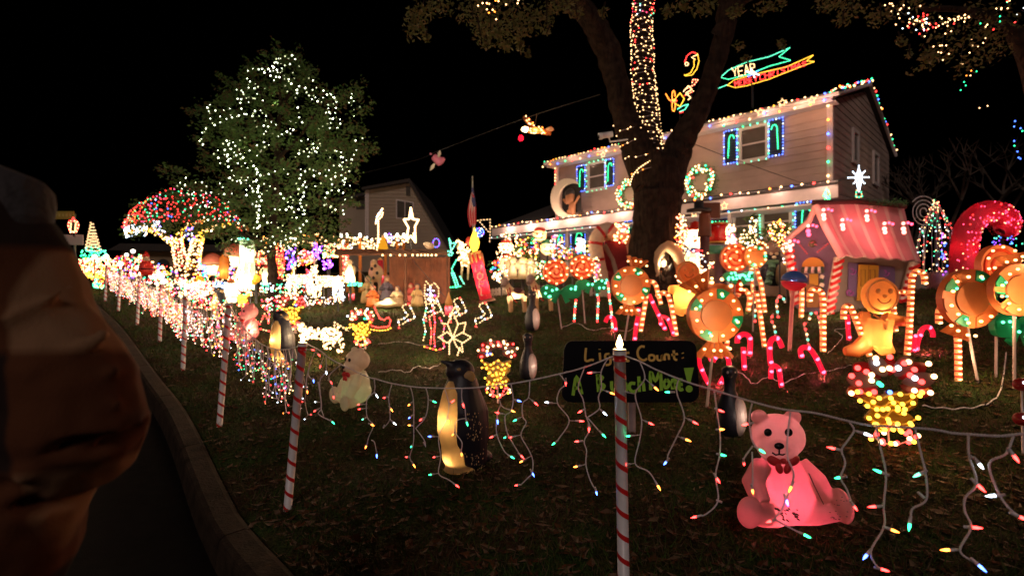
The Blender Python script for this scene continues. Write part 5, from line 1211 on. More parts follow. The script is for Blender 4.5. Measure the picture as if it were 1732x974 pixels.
MB().lathe([(15*q,0),(17*q,10*q),(17*q,26*q),(15*q,34*q)], mat('drum_red',(.35,.01,.01),.25), 20, c=f.P(1213,412)).build('drum', f.root)
for z in (412, 380): MB().lathe([(17.5*q,0),(17.5*q,3*q)], mat('drum_gold',(.4,.22,.06),.35,.6), 20, c=f.P(1213,z)).build('drum_rim', f.root)
MB().lathe([(14*q,0),(15*q,14*q)], mat('soldier_green',(.01,.12,.06),.5), 16, c=f.P(1208,430)).build('green_coat', f.root)
b = MB(); [b.bulb(f.P(1200+k*6, 377, -12*q), 1.8*q, B('g')) for k in range(5)]; b.build('bulb', f.root, kind='stuff')
f = Fig('horned_figure','brown wooden figure with a dark wide hat standing by the door under the wreath','figure',1190,455, Y=12.0); q = f.s; f.root.location.z = G(f.root.location.x, 12.0); z0 = f.root.location.z; PZ = lambda x, y, d=0: at(x, y, 12.0)+Vector((0,d,0))-f.root.location
m = MB(); m.tube([PZ(1192,400), PZ(1192,362)], [11*q,9*q], mat('wood_brown',(.16,.06,.03),.7), 12); m.build('body', f.root); m = MB(); m.tube([PZ(1192,455), PZ(1192,400)], 8*q, mat('soldier_dark',(.06,.02,.02),.6), 8); m.build('legs', f.root)
MB().lathe([(20*q,0),(20*q,4*q),(8*q,6*q),(8*q,16*q)], dkb, 16, c=PZ(1182,358)).build('hat', f.root); MB().box(PZ(1202,356),(30*q,.08,26*q),MATS['wood_brown']).build('chest', f.root)

# ---- scarfed penguin
f = Fig('scarfed_penguin','round white bellied penguin with grey hat and green striped scarf on a pale base','penguin',1308,492,gY=12.3); q = f.s
MB().box(f.P(1308,496), (40*q,.3,24*q), mat('base_grey',(.4,.3,.2),.7)).build('base', f.root)
m = MB(); m.ell(f.P(1309,457),(22*q,17*q,28*q),blackp,20,14); m.ell(f.P(1303,433),(14*q,13*q,13*q),blackp); blob('body', m, 1.6*q, f.root)
MB().ell(f.P(1313,460,-5*q),(16*q,14*q,22*q),bm_mat('penguin_white',(.88,.72,.5),.6),18,12).build('belly', f.root)
MB().ell(f.P(1302,424,-3*q),(14*q,11*q,10*q),mat('hat_grey',(.35,.25,.22),.8)).build('hat', f.root); MB().ell(f.P(1302,411,-3*q),5*q,MATS['hat_grey']).build('bobble', f.root)
for ex in (1298,1307): MB().ell(f.P(ex,430,-12.5*q),(3.4*q,2*q,2.6*q),cream,8,6).build('eye_ring', f.root)
MB().ell(f.P(1302,436,-14*q),(4*q,3*q,3*q),cream,8,6).build('beak', f.root)
sg = [mat('scarf_green',(.12,.28,.16),.8), mat('scarf_dark',(.03,.07,.04),.8)]; m = MB()
m.tube([f.P(1304+13*math.cos(t),444,-13*q*math.sin(t)) for t in [k*math.pi/7 for k in range(14)]],4*q,sg[0],8,closed=True)
for k in range(5): m.tube([f.P(1298-k*1.5,448+k*6.5,-15*q), f.P(1297-k*1.5,454+k*6.5,-17*q)], [5.5*q,6*q], sg[k%2], 8)
m.build('scarf', f.root); lamp(f.root, f.P(1316,462,-4*q), (1,.8,.55), 4.0)

# ---- reindeer standing in the middle, with small glowing angels behind
ivory = bm_mat('ivory_plastic',(.80,.60,.38),.5); plaidr = mat('saddle_dark',(.10,.03,.03),.8); harn = mat('harness_red',(.5,.02,.02),.6); greyf = mat('deer_face',(.35,.24,.2),.6)
def deer(label, bx, by, mx, k, body=ivory):
    f = Fig('reindeer_figure', label, 'reindeer', bx, by, 'plastic reindeer in harness'); q = f.s*k
    P = lambda x, y, d=0: Vector((x*q*mx, d*q, y*q)); m = MB()
    m.tube([P(-10,42), P(4,44), P(18,40)], [12*q,12*q,9*q], body, 14); m.tube([P(-10,46), P(-17,58), P(-20,64)], [10*q,7*q,7*q], body, 12)
    for x, d in ((-14,-6),(-10,6),(16,-5),(20,5)): m.tube([P(x,38,d), P(x+1,20,d), P(x+2,2,d)], [5.5*q,3.6*q,3.2*q], body, 9)
    blob('body', m, 1.7*q, f.root)
    MB().ell(P(-23,68,-2),(9*q,8*q,10*q),greyf,12,8).tube([P(-24,66,-4),P(-28,58,-10)],[7*q,5*q],greyf,10).build('head', f.root)
    for s_ in (-1,1): MB().tube([P(-22,77,s_*4),P(-26,84,s_*8),P(-24,90,s_*10)],[1.6*q,1.3*q,.7*q],cream,6).tube([P(-26,84,s_*8),P(-32,87,s_*9)],[1.2*q,.6*q],cream,6).build('antler', f.root)
    MB().ell(P(4,48,0),(13*q,13.2*q,8*q),plaidr,14,8).build('saddle_blanket', f.root); m = MB(); m.tube([P(-13,56,-9),P(-9,38,-12),P(0,26,-10),P(4,24,-8)],1.3*q,harn,6); m.tube([P(-18,52,-9),P(-14,34,-9)],1.6*q,harn,6); m.build('harness', f.root)
    lamp(f.root, P(0,40,0), (1,.7,.42), 3.6); return f
deer('left one of two harnessed reindeer standing beyond the slim penguins',872,530,1,.78); deer('right one of two harnessed reindeer, half behind the orange lollipops',916,528,1,.82)
halo = bm_mat('angel_glow',(.95,.8,.55),.6)
for i, (x, y, lab) in enumerate(((867,472,'left glowing angel choir figure above the left reindeer'),(884,472,'middle glowing angel choir figure between the reindeer'),(898,474,'right glowing angel choir figure with a red collar'))):
    f = Fig('angel_figure', lab, 'angel', x, y, 'small glowing angels behind the reindeer', Y=11.8); q = f.s; MB().tube([(0,0,0),(0,0,G(f.root.location.x,11.8)-f.root.location.z)], .03, stake_m, 6).build('stake', f.root)
    MB().lathe([(9*q,0),(7*q,14*q),(3*q,26*q)], halo, 12).build('robe', f.root); MB().ell((0,0,31*q),(6*q,6*q,7*q),halo).build('head', f.root)
    m = MB(); [m.ell((s_*7*q,4*q,24*q),(5*q,1.5*q,9*q),halo,M=Matrix.Rotation(s_*.4,4,'Y')) for s_ in (-1,1)]; m.build('wing', f.root); lamp(f.root, (0,-.25,24*q), (1,.8,.5), 2.0)

# ---- the lit fan figures (red and white feathers over a yellow ribbon body)
fan_r = bm_mat('fan_red',(.22,.010,.010),.5); fan_w = bm_mat('fan_white',(.20,.12,.11),.5)
def fanlight(label, cx, top, w, h, foot, dim=1.):
    f = Fig('fan_light', label, 'light figure', foot[0], foot[1], 'turkey shaped light figures with red and white fans'); q = f.s; b = MB(); k = w/2
    n = 9
    for i in range(n):
        a = math.radians(196-212*i/(n-1)); ux, uy = math.cos(a), -math.sin(a)*.72; cyy = top+k*.66; lob = 1 if i not in (3,4,5) else (.94 if i != 4 else .8)
        A = [(cx+ux*k*.25, cyy+uy*k*.25)]+[(cx+(ux*t-uy*s_*.26)*k*lob, cyy+(uy*t+ux*s_*.16)*k*lob) for t, s_ in ((.55,-1),(.85,-.9),(1.,0),(.85,.9),(.55,1))]
        A = [f.P(*p) for p in smooth([(p[0],p[1],0) for p in A], 3, True) for p in [(p.x, p.y)]]; dd = .012*(i % 2); MB().prism([(p.x,p.z) for p in A], -.01-dd, -.002-dd, fan_r if i % 2 == 0 else fan_w).build('fan_feather', f.root)
        for t in (.5,.93,.72): b.ell(f.P(cx+ux*k*t*lob*R.uniform(.93,1.05)+R.uniform(-1,1)*k*.07, cyy+uy*k*t*lob+R.uniform(-1,1)*k*.07, -.03), max(1.7,k*.060)*q, B(R.choice('rrw') if i % 2 == 0 else R.choice('cwwr'), dim), 7, 5)
    for _ in range(3): b.ell(f.P(cx+R.uniform(-.5,.5)*k, top+k*R.uniform(.6,.85), -.03), max(1.6,k*.05)*q, B(R.choice('gby'), dim), 7, 5)
    ring = []
    gp = [f.P(*p) for p in ((cx-k*.78,top+h*.36),(cx-k*.2,top+h*.44),(cx+k*.7,top+h*.35),(cx+k*.62,top+h*.55),(cx+k*.4,top+h*.62),(cx+k*.62,top+h*.7),(cx+k*.3,top+h*.8),(cx-k*.25,top+h*.8),(cx-k*.55,top+h*.68),(cx-k*.38,top+h*.58))]
    MB().prism([(p.x,p.z) for p in gp], -.004, .012, bm_mat('fan_gold',(.30,.16,.02),.4)).build('gold_plate', f.root)
    for (yy, ww, c) in ((.38,.78,'y'),(.46,.66,'y'),(.53,.56,'y'),(.60,.42,'y'),(.67,.60,'y'),(.74,.42,'y')):
        j = lambda: R.uniform(-.035,.035)*h
        pts = [f.P(cx-k*ww*R.uniform(.8,1.1), top+h*yy+j(), -.02), f.P(cx-k*ww*.4, top+h*(yy+.06)+j(), -.03), f.P(cx, top+h*(yy)+j(), -.03), f.P(cx+k*ww*.4, top+h*(yy+.05)+j(), -.03), f.P(cx+k*ww*R.uniform(.8,1.1), top+h*(yy-.02)+j(), -.02)]
        MB().tube(smooth(pts,3), 1.8*q, mat('gold_tinsel',(.5,.3,.04),.5), 6).build('yellow_ribbon', f.root)
        for p in walk(pts, k*.24*q): b.ell(p+Vector((R.uniform(-.04,.04)*k*q,-.02,R.uniform(-.05,.05)*k*q)), max(1.6,k*.05)*q, B('y', dim), 7, 5)
    for i in range(22):
        a = i/22*6.283; b.ell(f.P(cx+k*R.uniform(.2,.62)*math.cos(a)+k*.05, top+h*.87+h*R.uniform(.04,.12)*math.sin(a), -.02), max(1.6,k*.052)*q, B('rwyr'[i%4], dim), 7, 5)
    MB().tube([f.P(cx+k*.42*math.cos(a)+k*.1, top+h*.85+h*.11*math.sin(a), 0) for a in [t*6.283/16 for t in range(16)]], 1.2*q, pale_st, 5, closed=True).build('foot_hoop', f.root)
    b.build('bulb', f.root, kind='stuff')
    MB().tube([f.P(cx, top+h*.4, .03), Vector((0,.03,-.05))], 1.6*q, pale_st, 5).build('stake', f.root); lamp(f.root, f.P(cx, top+h*.55, -.45), (1,.65,.35), .7 if w > 100 else 1.8); return f  # the lamp is added fill, standing clear of the figure
fanlight('largest red, white and yellow fan light figure, above the nearest string on the right', 1503, 598, 152, 160, (1512,765))
fanlight('red, white and yellow fan light figure right of the big penguin', 841, 572, 70, 102, (842,682))
fanlight('fan light figure with yellow ribbon left of the red sleigh', 612, 521, 46, 66, (618,592))
fanlight('fan light figure behind the head of the glowing bellied penguin', 494, 496, 48, 62, (500,566))
fanlight('fan light figure in front of the tall pale lighthouse lamp', 412, 486, 30, 34, (413,530))

# ---- rope light shapes standing on the grass
rope_w = bm_mat('rope_tube',(.8,.7,.6),.5)
def ropefig(name, label, cat, foot, strokes, step=7, r=2.2, tube=1.3, group=None, Y=None, sm=False, dd=0, fz=None):
    r *= .72; tube *= .6; step *= 1.15; strokes = [(p, c.replace('w', 'e')) for p, c in strokes]
    """strokes: list of (points, colour string)"""
    f = Fig(name, label, cat, foot[0], foot[1], group, Y=Y); q = f.s
    if fz is not None: f.root.location.z = fz
    z0 = f.root.location.z; b = MB(); w = MB()
    def PP(x, y, d=0): return at(x, y, f.Y+d)-f.root.location
    for pts, c in strokes:
        P = [PP(x, y) for x, y in pts]; P = smooth(P, 4) if sm and len(P) > 2 else P
        w.tube(P, tube*q, rope_w, 5)
        for i, p in enumerate(walk(P, step*q)): b.ell(p+Vector((0,-q,0)), r*q, B(c[i % len(c)]), 6, 4)
    w.build('rope_frame', f.root); b.build('bulb', f.root, kind='stuff')
    if cat != 'tree light' and f.Y < 12: c_ = strokes[0][0][0]; lamp(f.root, PP(c_[0]+6, c_[1], -.5), (1,.66,.38), 2.4)  # fill lamp added in front, not one of the rope bulbs
    return f, PP
DI = lambda cx, cy, a, b_: [(cx-a,cy),(cx,cy-b_),(cx+a,cy),(cx,cy+b_),(cx-a,cy)]
ropefig('star_light','tall white star of crossed diamond shapes standing behind the big penguin','star light',(768,606),
   [([(742,570),(757,561),(766,571),(757,580),(742,570)],'w'),([(766,571),(782,562),(797,570),(783,580),(766,571)],'w'),([(766,571),(757,548),(766,528),(775,548),(766,571)],'w'),([(766,571),(772,585),(783,596),(781,580)],'w'),([(766,571),(760,580),(760,600)],'w'),([(757,548),(745,546)],'w'),([(775,548),(788,545),(784,562)],'w'),([(774,600),(778,588)],'w'),([(760,535),(770,518),(779,535)],'w')], 3.6, 2.1, 1.6)
ELF = lambda x, y: [([(x,y-30),(x+4,y-23),(x+10,y-17),(x+2,y-11),(x-8,y-9),(x-5,y)],'wwc'),([(x+12,y-33),(x+18,y-22),(x+21,y-12),(x+8,y-8),(x-1,y-1)],'wcw'),([(x+10,y-36),(x+14,y-34)],'r'),([(x+12,y-9),(x+15,y-8)],'r'),([(x-6,y+4),(x-3,y+6)],'r'),([(x+1,y-33),(x+7,y-36)],'w')]
for (x, y, lab) in ((681,550,'leaping elf rope light in white and red, in front of the stable'),(811,548,'leaping elf rope light in white and red, below the tall NOEL candle'),(768,540,'leaping elf rope light just above the white diamond star'),(726,538,'leaping elf rope light left of the small red candle')):
    ropefig('elf_light', lab, 'elf light', (x+2,y+10), ELF(x, y), 4.4, 1.9, 1.2, 'leaping elf rope lights')
ropefig('sleigh_light','red rope light sleigh with yellow runners in front of the nativity stable','sleigh light',(645,560),
   [([(634,520),(638,530),(643,539),(650,541),(657,536),(661,542),(658,552),(640,554),(628,551),(624,541)],'r'),([(628,557),(640,559),(655,558),(662,554)],'y')], 4.2, 1.8, 1.2)
ropefig('rocking_horse_light','tall red and white light figure left of the white diamond star','light figure',(735,596),
   [([(716,575),(720,560),(716,540),(722,520),(718,508)],'wwgc'),([(732,520),(736,545),(734,570),(736,588)],'rkrr'),([(726,535),(730,560),(728,585)],'rwr'),([(744,538),(752,552),(748,570),(752,588),(740,592)],'rkw'),([(718,586),(740,592)],'yr'),([(722,500),(742,516),(752,535)],'w')], 4.4, 1.9, 1.1)
ropefig('gift_box_light','white beaded gift box of lights leaning against the stable planks','light figure',(730,518),
   [([(719,482),(718,500),(722,514),(734,514),(742,500),(742,486)],'w'),([(721,476),(728,484),(735,478),(741,486)],'w'),([(724,490),(736,492)],'cp'),([(722,498),(738,500)],'cp'),([(724,506),(736,508)],'cp'),([(728,486),(729,512)],'c')], 4.0, 1.9, 1.1)
# glowing white reclining deer
f, PP = ropefig('deer_light','glowing white reclining light deer behind the tall striped post','light figure',(545,606),
   [([(512,566),(505,552),(512,545),(520,556),(545,560),(570,556),(575,566),(560,572),(520,572)],'w'),([(566,556),(566,545),(578,552),(590,560)],'w'),([(586,555),(600,552)],'y'),([(546,572),(550,590)],'w'),([(558,574),(566,588)],'w'),([(572,572),(578,590)],'w')], 5, 2.4, 1.2)
b = MB(); poly = [(505,545),(520,553),(545,557),(572,552),(580,566),(572,574),(520,576),(505,566)]
for x, y in rnd_in(poly, 90): b.ell(PP(x, y, R.uniform(-.1,.15)), 2.3*f.s, B('w', 1.1), 6, 4)
for x, y in rnd_in([(545,572),(580,572),(582,590),(570,602),(560,590),(548,590)], 26): b.ell(PP(x, y, R.uniform(-.1,.1)), 2.0*f.s, B('w'), 6, 4)
b.build('body_bulb', f.root, kind='stuff'); lamp(f.root, PP(530,562,-.3), (1,.7,.35), 5)
for x, y, lab in ((402,548,'low cluster of red and white bulbs on a frame left of the small pink bear'),(440,556,'pair of red curved light frames behind the small pink bear')):
    ropefig('curl_light', lab, 'light figure', (x,y+14), [([(x-18,y),(x-10,y-18),(x,y-8),(x+8,y-26),(x+16,y-10)],'rrw'),([(x-16,y+8),(x,y),(x+16,y+4)],'wrw'),([(x+10,y-38),(x+16,y-24),(x+14,y-8)],'rk')], 4.2, 1.9, 1.)

# ---- NOEL candle
f = Fig('noel_candle','tall leaning red candle with a yellow flame and the word NOEL down its side','candle',823,512); q = f.s
bot, top_ = f.P(822,506), f.P(803,428); ax = (top_-bot).normalized(); rc = 10.5*q; redc = bm_mat('noel_red',(.85,.03,.07),.5)
MB().tube([bot, bot.lerp(top_,.5), top_], rc, redc, 20).build('candle_body', f.root); MB().tube([bot-ax*5*q, bot], [16*q,13*q], mat('candle_base',(.3,.1,.06),.6), 18).build('base', f.root)
m = MB(); rr = random.Random(2); m.tube([top_-ax*2*q, top_+ax*1.5*q], rc*1.05, bm_mat('wax_cream',(.95,.6,.25),.55), 18)
for k in range(8): a = k*math.pi/4; e = Vector((math.cos(a)*rc*1.0, math.sin(a)*rc*1.0, 0)); m.tube([top_+e, top_+e-ax*rr.uniform(8,22)*q], [3*q,2*q], MATS['wax_cream'], 6)
m.build('wax_drips', f.root)
fl = MB(); fl.lathe([(3*q,0),(7*q,8*q),(8.5*q,16*q),(6*q,26*q),(2.5*q,34*q),(.6*q,42*q)], glow('yellow_flame',(1,.62,.05),3.2), 14, c=top_+ax*1.6*q); fl.build('flame', f.root)
LET = {'N':[[(0,1),(0,0),(1,1),(1,0)]],'O':[[(.5,0),(.05,.25),(.05,.75),(.5,1),(.95,.75),(.95,.25),(.5,0)]],'E':[[(1,0),(0,0),(0,1),(1,1)],[(0,.5),(.8,.5)]],'L':[[(0,0),(0,1),(1,1)]]}
for i, ch in enumerate('NOEL'):
    cpx = bot.lerp(top_, .66-.165*i); m = MB(); hgt = 12*q; wd = 9*q
    for st in LET[ch]: m.tube([cpx+Vector(((a-.5)*wd, -rc*1.0+abs(a-.5)*rc*.35-.004, (.5-b_)*hgt)) for a, b_ in st], 1.35*q, mat('letter_cream',(.9,.75,.55),.5), 5)
    m.build('letter', f.root)
lamp(f.root, bot.lerp(top_,.7), (1,.3,.25), 6); lamp(f.root, bot.lerp(top_,.3), (1,.3,.25), 5); lamp(f.root, bot.lerp(top_,.5)+Vector((0,-.8,0)), (1,.7,.5), 4); lamp(f.root, top_+ax*16*q+Vector((0,-.2,0)), (1,.7,.25), 6)
# two small candles by the stable
for x, y, k, lab in ((595,510,1.,'small pink candle on the grass left of the nativity figures'),(759,536,1.35,'small pink candle right of the stable, behind the leaping elf'),):
    f = Fig('small_candle', lab, 'candle', x, y, 'small pink and cream candles'); q = f.s*k; MB().tube([(0,0,2*q),(0,0,14*q)], 5*q, bm_mat('candle_pink',(.9,.08,.15),.5), 12).build('candle_body', f.root)
    MB().lathe([(4.8*q,14*q),(4.6*q,20*q),(3*q,23*q),(1.6*q,27*q),(.4*q,31*q)], bm_mat('wax_cream',(.95,.6,.25),.5), 10).build('wax', f.root); lamp(f.root, (0,0,12*q), (1,.7,.4), 1.1)

# ---- nativity stable, planks one by one
f = Fig('stable','open wooden nativity stable with a slanted plank roof and diagonal ropes','stable',700,518); q = f.s; SY = f.Y; wood = mat('stable_wood',(.20,.06,.025),.8,var=.4,scale=5,bump=.4); woodd = mat('stable_roof',(.12,.045,.02),.85,var=.4)
P0 = f.P
def plank(x0, y0, x1, y1, x2, y2, x3, y3, da, db, m_, nm='plank'):
    vs = [f.P(x0,y0,da), f.P(x1,y1,db), f.P(x2,y2,db), f.P(x3,y3,da)]; vs += [v+Vector((0,.03,0)) for v in vs]
    MB().add(vs, [(3,2,1,0),(4,5,6,7),(0,1,5,4),(1,2,6,5),(2,3,7,6),(3,0,4,7)], m_).build(nm, f.root)
for k in range(9):                                           # back wall
    x0 = 648+k*5.2; plank(x0,512,x0+4.9,512,x0+4.9,432,x0,432,.55,.55,wood)
for k in range(10):                                          # right side wall, nearer toward the viewer
    x0 = 695+k*6.6; plank(x0,514-k*.2,x0+6.3,514,x0+6.3,434+k*.05,x0,434,.5-k*.05,.46-k*.05,wood)
for k in range(10): plank(577+k*18.5,431-k*.4,577+k*18.5+18.2,430.5-k*.4,576+k*17+17,421,576+k*17,422.5,-.35,.3,woodd,'roof_plank')
MB().tube([f.P(576,432,-.36), f.P(760,431,-.36)], .035, woodd, 4).build('front_beam', f.root)
for x, d in ((690,-.25),(583,-.2),(758,-.2)): MB().tube([f.P(x,432,d), f.P(x+1,518,d)], .028 if x > 600 else .016, woodd, 4).build('post', f.root)
MB().tube([f.P(596,434,-.3), f.P(650,500,-.3)], .008, black_pl, 4).build('rope', f.root); MB().tube([f.P(700,438,-.3), f.P(756,502,-.3)], .008, black_pl, 4).build('rope', f.root)
b = MB(); [b.ell(f.P(x, 433.5, -.40), 1.8*q, B('w', .8), 6, 4) for x in (655,668,683,692,704,712,718,724,729,735,742)]; b.build('eave_bulb', f.root, kind='stuff')
lamp(f.root, f.P(665,470,-.9), (1,.62,.36), 6); lamp(f.root, f.P(725,470,-1.2), (1,.6,.35), 5)
def robed(name, label, x, y, h, cols, lampw=1.0, w=.30, lean=0, cat='nativity figure'):
    f = Fig(name, label, cat, x, y, 'nativity figures at the stable' if cat == 'nativity figure' else None); q = f.s*h; m = MB()
    rm = bm_mat('robe_%02d%02d%02d' % tuple(int(c*99) for c in cols[0]), cols[0], .5); m.lathe([(w*q,0),(w*.92*q,.2*q),(w*.7*q,.5*q),(w*.5*q,.68*q),(w*.22*q,.78*q)], rm, 14, M=Matrix.Rotation(lean,4,'Y')); 
    for s_ in (-1,1): m.tube([(s_*w*.42*q,0,.68*q),(s_*w*.7*q,-w*.4*q,.5*q),(s_*w*.15*q,-w*.8*q,.5*q)], [.07*q,.08*q,.05*q], rm, 8)
    m.build('robe', f.root); MB().ell((lean*.8*q,-.02*q,.86*q),(.10*q,.10*q,.12*q),bm_mat('plaster_face',(.75,.45,.28),.4),12,8).build('head', f.root)
    cm = bm_mat('cloth_%02d%02d%02d' % tuple(int(c*99) for c in cols[1]), cols[1], .4); MB().ell((lean*.8*q,.04*q,.89*q),(.13*q,.11*q,.13*q),cm,12,8).build('head_cloth', f.root); MB().ell((0,.05*q,.5*q),(w*.85*q,w*.5*q,.34*q),cm,12,8).build('cloak', f.root)
    if lampw: lamp(f.root, (0,-.02*q,.4*q), (1,.75,.5), lampw*q*q*3.2)
    return f
robed('shepherd_figure','plaster king in pale orange robes at the left side of the stable',622,512,45,((.8,.5,.25),(.25,.3,.15)),1.4,.27)
robed('shepherd_figure','kneeling plaster figure in a bright orange robe by the left post',631,519,36,((.85,.25,.06),(.75,.2,.15)),1.2,.34)
robed('shepherd_figure','plaster figure with grey cloak and pale head cloth in the stable middle',655,512,46,((.25,.2,.26),(.75,.45,.4)),1.2,.28)
robed('mary_figure','blue cloaked standing figure just left of the stable post',675,508,44,((.05,.10,.35),(.05,.09,.3)),.4,.28)
robed('mary_figure','kneeling white glowing robed figure beside the manger lamb',672,518,34,((.95,.75,.45),(.3,.25,.3)),2.2,.36)
robed('shepherd_figure','kneeling pink robed figure right of the stable post',698,515,36,((.8,.2,.18),(.8,.12,.12)),1.0,.36,-.1)
robed('shepherd_figure','pale yellow robed figure with dark legs at the right of the stable post',706,518,38,((.9,.65,.3),(.12,.12,.16)),1.6,.3)
f = Fig('manger_lamb','bright glowing white manger lamb lying in front of the stable','nativity figure',655,522); q = f.s; m = MB(); m.ell(f.P(655,514),(20*q,11*q,6*q),halo); m.ell(f.P(657,509),(9*q,8*q,6*q),halo); m.ell(f.P(640,516),(8*q,6*q,4*q),halo); blob('body', m, 1.8*q, f.root); lamp(f.root, f.P(655,505,-.25), (1,.8,.5), 7)
f = Fig('cow_figure','spotted cow figure standing beside the tall pink post inside the stable','nativity figure',638,500); q = f.s
m = MB(); m.ell(f.P(636,462),(13*q,10*q,15*q),ivory); m.ell(f.P(632,446),(6*q,6*q,8*q),ivory); [m.tube([f.P(x,470),f.P(x,500)],3*q,ivory,8) for x in (629,642)]; blob('body', m, 1.8*q, f.root); m = MB(); [m.ell(f.P(x,y,-8.5*q),(2.6*q,2.5*q,3*q),dkb,8,6) for x,y in ((631,455),(637,450),(640,462),(634,470))]; m.build('spots', f.root, kind='stuff')
f = Fig('pink_post','tall pink candle post standing inside the stable','candle',646,498); q = f.s; MB().tube([f.P(646,500), f.P(643,440)], 4.5*q, bm_mat('candle_pink',(.9,.08,.15),.5), 12).build('candle_body', f.root); MB().tube([f.P(643,440),f.P(643,436)],[4.6*q,2*q],MATS['wax_cream'],10).build('wax', f.root); lamp(f.root, f.P(644,465), (1,.4,.35), 1.2)

# star on the stable roof, light palm, cone
SYr = SY-.3
def onroof(name, label, cat, strokes, foot, step=2.2, r=1.7, tube=1.3):
    f = Fig(name, label, cat, foot[0], foot[1], None, Y=SYr); b = MB(); w = MB(); PP = lambda x, y: at(x, y, SYr)-f.root.location
    for pts, c in strokes:
        P = [PP(*p) for p in pts]; w.tube(P, tube*f.s, rope_w, 5)
        for i, p in enumerate(walk(P, step*f.s)): b.ell(p+Vector((0,-f.s,0)), r*f.s, B(c[i%len(c)], 1.), 6, 4)
    w.build('rope_frame', f.root); b.build('bulb', f.root, kind='stuff'); return f, PP
f, PP = onroof('star_light','brilliant white five pointed star standing on the stable roof','star light',[([(695,352),(699,371),(708,372),(702,383),(703,410),(695,399),(687,408),(691,385),(683,371),(692,371),(695,352)],'w'),([(694,358),(696,371)],'w'),([(700,395),(701,405)],'w'),([(690,392),(689,403)],'w')],(695,424)); lamp(f.root, PP(695,385)+Vector((0,-.3,0)), (1,.8,.55), 5); MB().tube([PP(695,400),PP(695,424)],.02,stake_m,6).build('stand', f.root)
f, PP = onroof('palm_light','thin palm shaped post of white lights rising above the stable roof','light figure',[([(638,422),(640,400),(640,372)],'w'),([(640,366),(645,356),(648,352)],'wc'),([(636,378),(638,366),(643,358)],'wc'),([(640,372),(646,366),(648,358)],'w')],(639,424),3.6,1.5,.8)
f = Fig('yellow_cone','small yellow glowing cone angel standing on the stable roof','angel',648,421,None,Y=SYr); q = f.s; MB().lathe([(9*q,0),(6*q,10*q),(2*q,20*q)], glow('cone_yellow',(1,.40,.02),.9), 14).build('robe', f.root); MB().ell((0,0,21*q),3*q,ivory,8,6).build('head', f.root)

# ---- flag on a pole, green elf, deer, blue wreath, kite frame
f = Fig('flag','furled red and white striped flag hanging from a thin pole behind the NOEL candle','flag',799,470,None,Y=14.5); f.root.location.z = G(f.root.location.x,14.5); PP = lambda x, y, d=0: at(x,y,14.5)+Vector((0,d,0))-f.root.location; q = f.s
MB().tube([PP(801,470), PP(799,298)], 1.1*q, mat('pole_grey',(.4,.4,.4),.4,.8), 8).build('pole', f.root)
fr = mat('flag_red',(.5,.02,.03),.8); fw = mat('flag_white',(.6,.45,.42),.8); fb = mat('flag_blue',(.04,.05,.15),.8)
for k in range(7):
    off = (k-3)*2.0; pts = [PP(799+off*.15+R.uniform(-.3,.3),326+abs(off)*.7,-.02*k), PP(799+off*.8,345,-.03*(k%2)), PP(798+off,362,.03*(k%2)), PP(800+off*.7,382+R.uniform(-3,3),0)]
    MB().tube(smooth(pts,4),[1.3*q]*8+[1.5*q]*4+[.8*q],fr if k%2==0 else fw,7).build('flag_stripe', f.root)
MB().tube([PP(799,318,-.02),PP(801,340,-.06),PP(803,350,-.06)],[1.5*q,3.2*q,2.4*q],fb,8).build('flag_canton', f.root)
ropefig('elf_light','green rope light elf kneeling on the grass left of the NOEL candle','elf light',(768,500),[([(760,404),(764,412),(772,410),(766,420),(758,432),(764,432),(760,404)],'t'),([(768,462),(776,484)],'t'),([(764,462),(772,486)],'t'),([(778,468),(786,482)],'t'),([(762,486),(782,484)],'g'),([(772,440),(764,455),(770,470)],'tg'),([(758,425),(766,428)],'t')],3.6,1.8,1.)
p = hit(768,484); lamp(None, p+Vector((0,-.1,.25)), (.05,1,.3), 2.2).name = 'elf_fill_light'  # added green lamp, standing in for the rope elf's light on the grass
f = Fig('deer_light','white glowing light deer carrying a red rider, left of the NOEL candle flame','light figure',785,480,gY=13); q = f.s; b = MB(); m = MB()
m.ell(f.P(787,436),(11*q,9*q,12*q),halo); m.ell(f.P(779,418),(7*q,6*q,8*q),halo); [m.tube([f.P(x,445),f.P(x-2,474)],2.4*q,halo,7) for x in (782,793)]; m.tube([f.P(779,415),f.P(774,402)],[3*q,1.5*q],halo,7); blob('body', m, 1.8*q, f.root)
for x, y in rnd_in([(774,404),(790,412),(799,432),(797,450),(778,450),(772,425)], 50): b.ell(f.P(x,y,-10*q), 1.7*q, B('w'), 6, 4)
b.build('bulb', f.root, kind='stuff'); MB().ell(f.P(793,408,0),(5*q,5*q,8*q),bm_mat('hat_red',(.8,.1,.06),.4)).build('rider', f.root); lamp(f.root, f.P(785,430,-.3), (1,.8,.5), 7)
ropefig('blue_wreath_light','small round blue light wreath above the flag foot','wreath light',(812,478),[(arc(811,393,7,7,0,360,12),'bbcp'),(arc(811,393,3,3,0,360,6),'bc'),([(811,400),(812,476)],'')] if False else [(arc(811,393,7,7,0,360,12),'bbcp'),(arc(811,393,3,3,0,360,6),'bc')],3.2,1.6,.8)
ropefig('kite_frame_light','white bulb outline of a kite shaped frame near the left porch end','light figure',(828,478),[([(803,374),(816,372),(829,371),(829,385),(829,400),(828,410)],'w'),([(812,376),(826,392)],'w')],4.6,1.5,.8)
